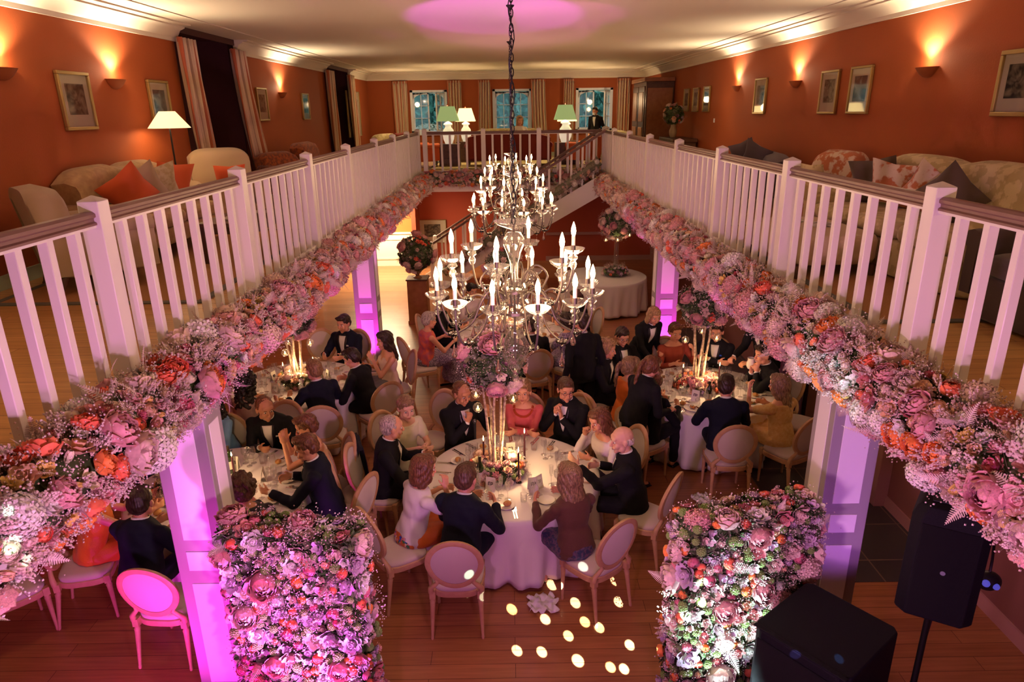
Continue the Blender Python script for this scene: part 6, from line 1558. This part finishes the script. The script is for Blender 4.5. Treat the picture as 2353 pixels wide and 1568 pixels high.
def sofa(name, label, cat, loc, rz, w, m, seats=2, h=.92, d=.92, legs=True, m2=None, humps=2, armh=.62, roll=True, skirt=None):
    t = thing(name, label, cat, (*loc, ZU), R(rz)); m2 = m2 or m; aw = .20
    g = MB(); rbox(g, -w/2+.04, w/2-.04, -d/2+.06, d/2-.02, .16 if legs else .02, .34, .03); g.obj('seat_base', m, t, smooth=60)
    for k in range(seats):
        g = MB(); x0 = -w/2+aw+(w-2*aw)*k/seats; x1 = -w/2+aw+(w-2*aw)*(k+1)/seats; rbox(g, x0+.005, x1-.005, -d/2+.2, d/2, .34, .50, .05); g.obj('seat_cushion', m2, t, smooth=60)
    g = MB(); n = 24; rings = []
    for (y, dz) in ((-d/2+.02, -.03), (-d/2+.0, .0), (-d/2+.10, .02), (-d/2+.22, -.02), (-d/2+.25, -.08)):
        top_ = [Vector((-w/2+.08+(w-.16)*i/n, y-.05*(1 if y < -d/2+.05 else 0), h+dz-.10*(abs(2*i/n-1)**5)-(.05*abs(math.cos(PI*humps*i/n))**6 if humps > 1 else 0))) for i in range(n+1)]
        rings.append(top_+[Vector((v.x, y+.06, .20)) for v in top_[::-1]])
    g.loft(rings); g.obj('backrest', m, t, smooth=50)
    for q in (-1, 1):
        g = MB(); x = q*(w/2-aw/2)
        rings = []
        for y, s_ in ((-d/2+.08, .86), (-d/2+.12, .97), (0, 1), (d/2-.06, .98), (d/2-.02, .86)):
            sec = [(-.06, .18), (.06, .18), (.06, armh-.10)]+[(.012+.098*math.cos(a), armh-.04+.075*math.sin(a)) for a in [R(b) for b in (-30, 10, 50, 90, 130, 170, 210)]]+[(-.06, armh-.12)]
            rings.append([Vector((x+q*u*s_, y, v if v < .2 else .2+(v-.2)*(.94+.06*s_))) for u, v in sec])
        g.loft(rings); g.obj('arm', m, t, smooth=50)
    if legs:
        for (x, y) in ((-w/2+.1, d/2-.1), (w/2-.1, d/2-.1), (-w/2+.1, -d/2+.12), (w/2-.1, -d/2+.12)):
            g = MB(); s_ = -.06 if y < 0 else 0; g.loft([ring(Vector((x, y+s_*(1-z/.17), z)), r_, r_, Vector((1, 0, 0)), Vector((0, 1, 0)), 12, 2) for z, r_ in ((0, .016), (.015, .022), (.03, .016), (.10, .028), (.13, .034), (.17, .03))]); g.obj('leg', M_darkwood, t, smooth=50)
    return t
def cushion(label, x, y, z, rz, tiltx, m, s=.24, ry=0):
    g = MB(); n = 12; top_ = []; bot = []
    def P(sg):
        out = []
        for i in range(n+1):
            row = []
            for j in range(n+1):
                u, v = 2*i/n-1, 2*j/n-1; p = s*(1+.06*(abs(u*v))); th = .085*s/.24*(max(0, (1-u**4)*(1-v**4)))**.5
                row.append((u*p*(1-.07*(1-abs(v))*abs(u)), sg*th, v*p*(1-.07*(1-abs(u))*abs(v))))
            out.append(row)
        return out
    g.grid(P(1)); g.grid([r[::-1] for r in P(-1)])
    o = g.obj('cushion', m, None, smooth=180); o.location = (x, y, z); o.rotation_euler = Matrix(Matrix.Rotation(R(rz), 3, 'Z') @ Matrix.Rotation(R(tiltx), 3, 'X') @ Matrix.Rotation(R(ry), 3, 'Y')).to_euler(); tag(o, label, 'cushion'); return o
sofa('sofa', 'beige damask sofa with rolled arms against the left wall', 'sofa', (-4.12, 8.0), -94, 1.95, F_beige, 2, 1.0, .9, m2=F_beige)
sofa('armchair', 'plain oat armchair with rolled back turned away at the near end of the beige sofa', 'armchair', (-3.93, 6.42), -47, .92, F_plain, 1, .93, .92, humps=1)
for (y, rz_, m, lab, ry) in ((7.55, -130, F_or, 'plain orange cushion leaning at the near end of the beige sofa', 38), (7.85, -125, F_plain, 'beige cushion next to the near orange one on the left sofa', 30), (8.2, -130, soft('pale_leaf_print', (.62, .52, .32), (.5, .38, .2), 18, .08), 'pale leaf-patterned cushion on the left sofa', 12), (8.6, -125, F_or, 'orange cushion at the far end of the beige sofa', -8)):
    cushion(lab, -4.12, y, ZU+.74, rz_, -18, m, .23, ry)
sofa('armchair', 'tall beige armchair between the left sofa and the curtains', 'armchair', (-3.95, 9.75), -150, .95, F_plain, 1, 1.05, .85, humps=1)
cushion('small orange spotted cushion on the tall beige armchair', -3.75, 9.45, ZU+.68, -150, -12, F_or, .19)
sofa('armchair', 'rust patterned armchair beyond the first curtains on the left', 'armchair', (-3.9, 12.6), -120, .95, F_rust, 1, .85, .85, humps=1)
sofa('armchair', 'second rust patterned armchair nearer the second recess on the left', 'armchair', (-3.8, 14.4), -90, 1.2, F_rust, 1, .95, .85, humps=1)
sofa('sofa', 'large cream scroll-patterned sofa against the right wall', 'sofa', (3.93, 6.6), 94, 2.7, F_cream, 3, 1.02, .98, humps=2, m2=F_cream, legs=False)
for (y, rz_, m, lab, ry, s_) in ((7.55, 130, F_brown, 'dark brown cushion behind the floral one on the cream sofa', 10, .24), (7.2, 122, F_floral, 'left autumn-leaf cushion on the cream sofa', -8, .23), (6.55, 118, F_floral, 'right autumn-leaf cushion on the cream sofa, tilted', -35, .22), (6.2, 122, F_brown, 'dark brown cushion standing on its corner on the cream sofa', 42, .22)):
    cushion(lab, 3.98, y, ZU+.74, rz_, -16, m, s_, ry)
sofa('armchair', 'autumn-leaf patterned armchair between the right sofas', 'armchair', (4.02, 8.95), 115, .78, F_floral, 1, .96, .8, humps=1)
cushion('plain cream cushion on the autumn-leaf armchair', 3.85, 8.85, ZU+.64, 115, -15, F_cream, .19)
sofa('sofa', 'dark aubergine velvet sofa farther along the right wall', 'sofa', (3.95, 11.7), 82, 2.1, F_grey, 2, .80, .9, humps=1)
cushion('left dark aubergine cushion on the velvet sofa', 4.1, 12.2, ZU+.72, 130, -15, F_grey, .24, 20); cushion('right dark aubergine cushion on the velvet sofa', 4.05, 11.5, ZU+.72, 125, -15, F_grey, .24, -25)
sofa('armchair', 'dark brown armchair in front of the cream sofa at the right edge', 'armchair', (3.93, 4.45), 95, 1.3, soft('dark_brown_leather', (.06, .035, .03)), 1, .62, 1.0, humps=1, legs=False)
t = thing('ottoman', 'large cream buttoned ottoman used as a coffee table on the right rug', 'ottoman', (2.98, 6.75, ZU), R(4)); g = MB(); rbox(g, -.42, .42, -.62, .62, .12, .40, .06); g.obj('ottoman_top', soft('cream_twill', (.62, .48, .32)), t, smooth=60)
for q in ((-.36, -.55), (.36, -.55), (-.36, .55), (.36, .55)): MB().lathe([(.02, 0), (.03, .12)], 10, T=TR((*q, 0))).obj('leg', M_darkwood, t)
for i, (x, y, rz_, m, lab) in enumerate(((2.9, 7.05, .3, mat('green_magazine_cover', (.10, .25, .12), .4, var=(20, (.7, .7, .6), .1)), 'green-covered magazine on the cream ottoman'), (3.1, 6.75, -.2, mat('white_magazine_page', (.7, .66, .62), .4, var=(16, (.2, .18, .2), .06)), 'open pale magazine on the cream ottoman'))):
    g = MB(); g.cbox((0, 0, .006), (.21, .28, .012)); o = g.obj('magazine', m, None, bevel=.002, loc=(x, y, ZU+.402)); o.rotation_euler = (0, 0, rz_); tag(o, lab, 'magazine')
# left coffee table with newspapers
t = thing('coffee_table', 'low dark coffee table on the left rug seen through the balusters', 'coffee table', (-2.95, 7.7, ZU), 0); g = MB(); g.cbox((0, 0, .42), (.62, 1.15, .04)); g.obj('table_top', M_darkwood, t, bevel=.006); g = MB(); g.cbox((0, 0, .36), (.54, 1.05, .08)); g.obj('apron', M_darkwood, t)
for q in ((-.27, -.52), (.27, -.52), (-.27, .52), (.27, .52)): g = MB(); g.cbox((q[0], q[1], .2), (.045, .045, .40)); g.obj('leg', M_darkwood, t)
for i, (x, y) in enumerate(((-2.95, 7.5), (-2.9, 7.95))):
    g = MB(); g.cbox((0, 0, .005), (.30, .24, .01)); o = g.obj('newspaper', mat('newsprint', (.6, .56, .48), .8, var=(40, (.3, .28, .25), .1)), None, loc=(x, y, ZU+.441)); o.rotation_euler = (0, 0, .3*i+.1); tag(o, ('nearer' if i == 0 else 'farther')+' newspaper on the dark coffee table', 'newspaper')
# rugs
M_sisal = mat('sisal_rug_weave', (.36, .17, .055), .9, bump=(140, .7), var=(90, (.46, .24, .09), .2)); M_rugb = mat('grey_green_rug_border', (.13, .13, .10), .85)
for lab, (x0, x1, y0, y1) in (('woven sisal rug with dark border on the left balcony', (XL+.25, -2.60, 5.6, 9.4)), ('woven sisal rug with dark border on the right balcony', (2.66, XR-.25, 4.75, 9.2)), ('pale rug under the seating at the far end upstairs', (-2.2, 2.5, 19.3, 23.6))):
    t = thing('rug', lab, 'rug', ((x0+x1)/2, (y0+y1)/2, ZU)); a, b = (x1-x0)/2, (y1-y0)/2
    MB().box(-a+.07, a-.07, -b+.07, b-.07, .001, .010).obj('field', M_sisal if 'sisal' in lab else mat('cream_rug', (.62, .50, .25), .9), t)
    g = MB(); g.box(-a, a, -b, -b+.07, .001, .012); g.box(-a, a, b-.07, b, .001, .012); g.box(-a, -a+.07, -b+.07, b-.07, .001, .012); g.box(a-.07, a, -b+.07, b-.07, .001, .012); g.obj('border', M_rugb, t)
# floor lamp (left)
M_shade = mat('cream_lamp_shade', (.85, .74, .55), .7, emis=(1, .66, .32), es=1.5)
t = thing('floor_lamp', 'floor lamp with a white cone shade and thin black stem by the left wall', 'lamp', (-4.33, 9.18, ZU))
MB().lathe([(.14, 0), (.14, .015), (.02, .03), (.013, .06), (.011, 1.50), (0, 1.50)], 16).obj('stem', M_iron, t, smooth=50)
MB().lathe([(.25, 1.36), (.252, 1.36), (.095, 1.56), (.093, 1.56)], 32, caps=False).obj('shade', M_shade, t, smooth=60, solid=.003)
LAMPS = [((-4.33, 9.18, ZU+1.42), 13), ((-3.9, 3.2, ZU+1.2), 26), ((3.9, 2.6, ZU+1.2), 26), ((3.8, 15.2, ZU+1.5), 10), ((-3.3, 22.4, ZU+1.75), 32), ((3.0, 22.6, ZU+1.75), 32)]  # last two: unseen lamps without fixtures, added to brighten the far end
# table lamps far
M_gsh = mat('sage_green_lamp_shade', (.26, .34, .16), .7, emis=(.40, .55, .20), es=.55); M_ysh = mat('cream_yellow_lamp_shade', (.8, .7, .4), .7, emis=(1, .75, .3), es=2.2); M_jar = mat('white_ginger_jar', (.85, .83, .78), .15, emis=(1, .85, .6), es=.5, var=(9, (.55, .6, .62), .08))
def jar_lamp(label, x, y, z, m, s=1):
    t = thing('table_lamp', label, 'lamp', (x, y, z)); t.scale = (s,)*3
    MB().lathe([(0, 0), (.10, 0), (.11, .03), (.15, .12), (.17, .26), (.15, .38), (.09, .45), (.08, .50), (.13, .53), (.12, .56), (.05, .60), (0, .62)], 24).obj('ginger_jar', M_jar, t, smooth=60)
    for ring_ in [[(.31, .62), (.19, 1.02)]]:
        g = MB(); (r0, z0), (r1, z1) = ring_; c4 = [(-1, -.72), (1, -.72), (1, .72), (-1, .72)]
        for i in range(4):
            a, b = c4[i], c4[(i+1) % 4]; g.add([(a[0]*r0, a[1]*r0, z0), (b[0]*r0, b[1]*r0, z0), (b[0]*r1, b[1]*r1, z1), (a[0]*r1, a[1]*r1, z1)], [(0, 1, 2, 3)])
        g.obj('shade', m, t, smooth=0, solid=.004)
    MB().lathe([(.003, 1.0), (.003, 1.03), (.018, 1.045), (.014, 1.07), (0, 1.08)], 10).obj('finial', mat('red_finial', (.4, .06, .03), .4), t)
    LAMPS.append(((x, y, z+.82*s), 34))
zt = ZU+.62
jar_lamp('green-shaded ginger jar lamp on the dark chest left of the far red sofa', -1.70, 20.45, zt, M_gsh); jar_lamp('cream-shaded jar lamp behind the left green lamp', -1.28, 21.9, zt, M_ysh, .95)
jar_lamp('green-shaded ginger jar lamp on the dark chest right of the far red sofa', 1.64, 20.45, zt, M_gsh); jar_lamp('cream-shaded jar lamp just behind the right green lamp', 1.78, 21.5, zt, M_ysh, .9)
for x, y, lab in ((-1.68, 20.45, 'dark wooden chest under the left green lamp'), (1.65, 20.45, 'dark wooden chest under the right green lamp'), (-1.28, 21.9, 'dark side table under the left cream lamp'), (1.8, 21.5, 'dark side table under the right cream lamp')):
    t = thing('side_chest', lab, 'chest', (x, y, ZU)); g = MB(); g.cbox((0, 0, .31), (.60, .42, .62)); g.obj('carcass', M_darkwood, t, bevel=.008)
    for k in range(3): g = MB(); g.cbox((0, -.215, .14+.18*k), (.52, .015, .15)); o = g.obj('drawer', M_darkwood, t, bevel=.004); g = MB(); g.ell((0, -.23, .14+.18*k), .013, 8, 6); g.obj('knob', M_brass, o)
sofa('sofa', 'long claret red sofa seen from behind at the far end upstairs', 'sofa', (.02, 20.35), 0, 2.5, F_red, 3, .88, .92, humps=1, m2=F_red)
sofa('sofa', 'pale sofa facing the claret one in front of the middle window', 'sofa', (.05, 22.6), 180, 2.4, F_cream, 3, .95, .9, humps=1)
sofa('armchair', 'orange armchair right of the far right chest', 'armchair', (2.15, 20.0), 50, .8, F_or, 1, .78, .8, humps=1); sofa('armchair', 'orange armchair left of the far left chest with cushions', 'armchair', (-2.5, 20.3), -60, .9, F_or, 1, .8, .85, humps=1)
sofa('armchair', 'cream armchair in the far left corner upstairs', 'armchair', (-3.6, 22.3), -130, 1.1, F_cream, 1, .85, .85, humps=1); sofa('armchair', 'cream armchair in the far right corner by the cabinet', 'armchair', (3.2, 22.3), 140, 1.1, F_cream, 1, .85, .85, humps=1)
cushion('red cushion on the far left cream armchair', -3.4, 22.05, ZU+.7, -130, -10, F_red, .2); cushion('red cushion on the far right cream armchair', 3.0, 22.1, ZU+.7, 140, -10, F_red, .2)
# tall cabinet far right
t = thing('tall_cabinet', 'tall dark wooden cabinet with a cornice at the far right corner', 'cabinet', (4.25, 21.2, ZU), R(0)); g = MB(); g.box(-.40, .38, -1.1, .9, 0, 2.22); g.obj('carcass', M_darkwood, t, bevel=.01); g = MB(); g.box(-.46, .38, -1.16, .96, 2.22, 2.32); g.obj('cornice', M_midwood, t, bevel=.01)
for y in (-.98, -.04): g = MB(); g.box(-.425, -.40, y, y+.86, .15, 2.1); o = g.obj('door', M_darkwood, t, bevel=.008); g = MB(); g.box(-.44, -.425, y+.14, y+.72, .3, 1.0); g.box(-.44, -.425, y+.14, y+.72, 1.15, 1.95); g.obj('door_panel', M_midwood, o, bevel=.008)
g = MB(); g.box(-.36, .34, -1.112, -1.10, .2, 2.05); g.obj('side_panel', M_midwood, t, bevel=.008)
# sideboard with vase
t = thing('sideboard', 'dark console table with turned legs by the right wall holding a vase', 'sideboard', (4.30, 18.0, ZU)); g = MB(); g.box(-.30, .30, -.8, .8, .72, .80); g.obj('table_top', M_darkwood, t, bevel=.008); g = MB(); g.box(-.26, .28, -.75, .75, .50, .72); g.obj('apron', M_darkwood, t)
for x in (-.25, .25):
    for y in (-.72, .72): MB().lathe([(.02, 0), (.03, .05), (.02, .1), (.028, .3), (.02, .45), (.03, .5)], 10, T=TR((x, y, 0))).obj('leg', M_darkwood, t)
t = thing('vase_of_flowers', 'tall pale vase with dark green leaves and white blooms on the sideboard', 'flower arrangement', (4.22, 18.2, ZU+.802)); MB().lathe([(0, 0), (.06, 0), (.09, .06), (.10, .16), (.06, .26), (.07, .32), (.06, .32), (0, .25)], 18).obj('vase', mat('buff_stoneware', (.45, .34, .2), .5), t)
arrange(t, dome((0, 0, .56), .24, .24), 'center', 26, 12, 150, 81, fill=(.05, 0, 0, .55, .4), core=lambda g: g.ell((0, 0, .52), (.18, .18, .2), mi=NL), fs=1.0)
# ================================================================== sound equipment
M_grille = mat('black_speaker_grille', (.006, .005, .008), .6, spec=.25, bump=(500, .8)); M_cab = mat('textured_black_cabinet', (.005, .004, .007), .6, spec=.2, bump=(300, .5))
t = thing('subwoofer', 'large black subwoofer cabinet at the bottom right, in front of the flower wall', 'speaker', (1.97, 3.50, 0), R(-52))
w_, d_, h_ = .62, .68, 1.22; sec = [(-w_/2, -d_/2+.06), (-w_/2+.06, -d_/2), (w_/2-.06, -d_/2), (w_/2, -d_/2+.06), (w_/2, d_/2-.04), (w_/2-.04, d_/2), (-w_/2+.04, d_/2), (-w_/2, d_/2-.04)]
g = MB(); g.loft([[Vector((x, y, z)) for x, y in sec] for z in (0.02, h_)]); g.obj('cabinet', M_cab, t, bevel=.012, smooth=30)
g = MB(); g.box(-w_/2+.05, w_/2-.05, -d_/2-.012, -d_/2, .08, h_-.06); g.obj('front_grille', M_grille, t, bevel=.008)
g = MB(); g.box(-w_/2+.01, w_/2-.01, -d_/2+.00, -d_/2+.035, h_, h_+.008); g.obj('top_lip', M_cab, t, bevel=.004)
for q in ((-.2, -.22), (.2, -.22), (-.2, .22), (.2, .22)): MB().lathe([(.025, 0), (.025, .02)], 10, T=TR((*q, 0))).obj('rubber_foot', M_black, t)
pc = (2.42, 3.25)
t = thing('pa_speaker', 'black loudspeaker on a pole under the right garland', 'speaker', (pc[0], pc[1], 1.60), R(-30))
sec = [(-.19, -.12), (-.14, -.17), (.14, -.17), (.19, -.12), (.15, .16), (.06, .20), (-.06, .20), (-.15, .16)]
g = MB(); g.loft([[Vector((x*k, y*k, z)) for x, y in sec] for z, k in ((0, .95), (.02, 1), (.62, 1), (.67, .9), (.69, .8))]); g.obj('enclosure', M_cab, t, smooth=30, bevel=.006)
g = MB(); g.loft([[Vector((x, y, z)) for x, y in ((-.15, -.16), (-.13, -.176), (.13, -.176), (.15, -.16))] for z in (.03, .60)]); g.obj('front_grille', M_grille, t)
MB().lathe([(0, 0), (.013, 0), (.013, .004), (0, .004)], 16, T=TR((0, -.177, .33), rx=PI/2)).obj('round_badge', mat('grey_badge', (.15, .15, .2), .4), t)
g = MB(); g.box(-.10, -.02, -.06, .04, .685, .694); g.box(.02, .10, -.06, .04, .685, .694); g.obj('handle_recess', M_black, t)
t = thing('speaker_stand', 'black tubular stand carrying the loudspeaker at the right', 'stand', (pc[0], pc[1], 0), R(-4)); MB().lathe([(0, .25), (.024, .25), (.024, 1.0), (.018, 1.02), (.018, 1.60), (0, 1.60)], 14).obj('pole', M_iron, t)
for k in range(3): a = 2*PI*k/3+.4; g = MB(); g.tube([(0, 0, .75), (.50*math.cos(a), .50*math.sin(a), .02)], .011, 8); g.obj('leg', M_iron, t)
g = MB(); pts = crom([(.13, .22, 2.05), (.22, .24, 1.95), (.20, .20, 1.72), (.06, .04, 1.55), (.03, .03, 1.1), (.05, .04, .5), (.1, .2, .02)], 6); g.tube(pts, .005, 6); o = g.obj('speaker_cable', M_black, None, smooth=180, loc=(pc[0], pc[1], 0)); tag(o, 'thin black cable hanging behind the loudspeaker down its stand', 'cable')
t = thing('effect_light', 'small round black effect light clamped behind the loudspeaker', 'stage light', (2.86, 3.42, 1.62)); MB().ell((0, 0, 0), (.075, .06, .06), 16, 10).obj('housing', M_black, t, smooth=180)
M_lens = mat('violet_led_lens', (.1, .1, .4), .1, emis=(.15, .15, 1), es=.35); g = MB(); g.ell((-.045, -.045, .015), .022, 10, 8); g.ell((.01, -.058, .0), .02, 10, 8); g.obj('led_lens', M_lens, t, smooth=180)
g = MB(); g.tube([(0, 0, .03), (.02, .03, .12), (.0, .02, .24)], .008, 6); g.obj('bracket', M_iron, t)
# doorway with lantern and plants at right
t = thing('garden_lantern', 'tall lit lantern seen through the doorway on the right', 'lantern', (4.72, 7.6, 0)); g = MB()
for q in ((-.12, -.12), (.12, -.12), (-.12, .12), (.12, .12)): g.box(q[0]-.012, q[0]+.012, q[1]-.012, q[1]+.012, 0, 1.5)
g.box(-.15, .15, -.15, .15, 1.5, 1.54); g.box(-.14, .14, -.14, .14, 1.05, 1.08); g.obj('lantern_frame', M_iron, t)
g = MB(); g.lathe([(.04, 1.08), (.04, 1.26), (0, 1.26)], 12); g.obj('candle', M_wax, t); g = MB(); g.lathe([(.0005, 1.26), (.014, 1.29), (.01, 1.33), (.0005, 1.37)], 10); g.obj('flame', M_flame, t, smooth=180)
point('lantern_glow', (4.7, 7.5, 1.5), 14, (1, .62, .22), .05)
t = thing('potted_shrub', 'leafy shrub lit yellow behind the lantern in the doorway', 'shrub', (5.3, 8.1, 0)); MB().lathe([(0, 0), (.16, 0), (.2, .3), (.17, .3), (0, .26)], 16).obj('pot', M_midwood, t)
arrange(t, dome((0, 0, .9), .5, .7), 'center', 10, 2, 200, 91, fill=(.1, 0, 0, .5, .4), core=lambda g: g.ell((0, 0, .9), (.35, .35, .5), mi=NL), fillscale=1.6)
# dark purple drape on the lower right wall
curtain('deep plum curtain along the lower right wall behind the right table', XRL-.02, 9.9, .02, 2.38, (0, 1, 0), 2.0, 2.0, 0, (-1, 0, 0), 12)
dr = [o for o in COL.objects if o.get('label', '').startswith('deep plum')][0]
for c_ in dr.children: c_.data.materials[0] = mat('plum_velvet', (.16, .03, .12), .7, sheen=.4)
CANDLE += [((4.7, 7.45, 1.3), 3)]
# ================================================================== lights
def sconce_light(p, e=26):
    q = (p[0], p[1], p[2]+.03); sg = 1 if p[0] < 0 else -1
    point('sconce_light', (q[0]+sg*.02, q[1], q[2]+.05), e*.22, (1, .68, .40), .03)
    spot('sconce_uplight', q, Vector(q)+Vector((0.30*sg, 0, 1)), e*4.0, (1, .76, .48), 140, .5, .04)
for p in SCON: sconce_light(p)
SC.view_settings.view_transform = 'Standard'; SC.view_settings.look = 'None'; SC.view_settings.exposure = 0.06; SC.view_settings.gamma = 1; SC.view_settings.use_curve_mapping = False
w = bpy.data.worlds.new('world'); SC.world = w; w.use_nodes = True
w.node_tree.nodes['Background'].inputs[0].default_value = (.28, .42, .50, 1); w.node_tree.nodes['Background'].inputs[1].default_value = 6.5
# dusk light over the garden
# column uplights
for x, y in ((-2.30, 4.40), (-2.42, 11.2), (2.62, 11.2)):
    nr = y < 5
    spot('column_uplight', (x, y-(1.5 if nr else .6), .1), (x, y-.16, .8 if nr else 1.2), 215 if nr else 175, (1, .03, .78), 66 if nr else 64, .7, .05)
spot('column_uplight', (2.5, 3.0, .1), (2.62, 4.6, 1.6), 60, PUR, 46, .7, .05)
spot('screen_uplight', (-1.35, 2.9, .2), (-1.45, 3.85, .95), 620, (1, .16, 1), 56, .7, .05)
spot('screen_uplight', (-2.9, 3.4, .1), (-3.3, 5.5, .6), 60, MAG, 90, .8, .1)
spot('screen_uplight', (1.28, 3.1, .2), (1.52, 3.95, .92), 420, (.62, .95, 1), 50, .7, .04)
# effect lights near the camera end
for x in (-.9, .9):
    spot('wash_light', (x, .2, 2.5), (x*1.6, 6.5, 1.2), 150, (.92, .27, .80), 95, .8, .12)
    spot('wash_light', (x, .3, 2.3), (-x*2.6, 4.8, 3.5), 430, (1, .47, .78), 80, .7, .15)
for (x, y, tx, ty, tz) in ((-1.75, 4.1, -2.15, 4.6, 2.5), (-1.7, 7.0, -2.15, 7.4, 2.5), (-1.9, 10.9, -2.15, 11.3, 2.5), (1.8, 6.2, 2.3, 6.7, 2.5), (1.9, 11.6, 2.3, 12.2, 2.5)): spot('garland_beam', (x, y, 1.2), (tx, ty, tz), 60, (1, .08, .85), 30, .8, .03)
spot('white_beam', (.4, .6, 2.9), atx(1895, 850, 2.22), 420, (.65, .95, 1), 7, .5, .02)
spot('ceiling_beam', (-.1, 5.3, 2.1), (-.15, 9.8, 5.55), 1000, (.75, .03, .95), 25, .3, .05); spot('ceiling_beam', (.1, 5.3, 2.1), (.75, 10.0, 5.55), 350, (1, .08, .8), 18, .4, .05)
# prismatic spots thrown by the mirrored effect light onto the floor
rsx = random.Random(4); SRC = Vector((1.3, .9, 3.3))
for (px, py, dg) in ((1253, 1424, .9), (1344, 1430, .95), (1328, 1519, 1.2), (1377, 1443, .55), (1464, 1391, .85), (1422, 1384, .7), (1414, 1335, 1.0), (1188, 1496, .55), (1245, 1499, .6), (1306, 1462, .5), (1403, 1534, .4), (1434, 1538, .5), (1447, 1483, .4), (1475, 1300, .6), (1494, 1357, .4), (1322, 1386, .35), (1268, 1345, .4), (1176, 1401, .35)):
    c_ = rsx.choice(((.9, 1, 1), (.7, .95, 1), (1, .95, .7), (.75, 1, .9))); spot('mirror_spot', SRC, atz(px, py, 0), 22000, c_, dg, .35, .004)
for (px, py, z, dg, c_) in ((1340, 1303, .5, .8, (.9, 1, .9)), (1098, 1325, .8, .7, (.7, 1, .8)), (1118, 1372, .45, .5, (.6, .9, 1)), (1900, 1510, 1.0, .5, (.2, .5, 1)), (1800, 1500, 1.0, .5, (.3, .3, 1))): spot('mirror_spot', SRC, atz(px, py, z), 2600, c_, dg, .4, .004)
for (px, py, x, dg) in ((20, 1235, -2.05, 2.2), (12, 1160, -2.05, 1.2), (55, 1270, -2.05, 1.2)): spot('mirror_spot', (-.6, .8, 3.2), atx(px, py, x), 500, (.8, 1, .9), dg, .6, .004)
# chandeliers
for y in CHY:
    for k in range(4):
        a = k*PI/2+.4; point('chandelier_glow', (CHX+.42*math.cos(a), y+.42*math.sin(a), 3.3), 15, (1, .64, .34), .12)
for p, e in CANDLE: point('candle_glow', p, e, (1, .6, .28), .03)
for p, e in LAMPS: point('lamp_glow', p, e, (1, .68, .36), .08)
# hall light
a = bpy.data.lights.new('hall_light', 'AREA'); a.energy = 260; a.size = 1.2; a.color = (1, .82, .5); o = bpy.data.objects.new('hall_light', a); COL.objects.link(o); o.location = (-3.6, 18.6, 2.25)
for y in (5, 9, 13): point('under_balcony_fill', (-3.9, y, 2.3), 7, (1, .6, .3), .1); point('under_balcony_fill', (3.6, y, 2.3), 7, (1, .55, .35), .1)  # warm ambient fill added below the balconies, no fixtures there
c = SC.cycles
c.max_bounces = 6; c.diffuse_bounces = 3; c.glossy_bounces = 2; c.transmission_bounces = 4; c.transparent_max_bounces = 12; c.use_adaptive_sampling = True; c.adaptive_threshold = .12; c.adaptive_min_samples = 16
c.caustics_reflective = False; c.caustics_refractive = False; c.sample_clamp_indirect = 4; c.use_denoising = True
try: c.use_light_tree = True
except Exception: pass
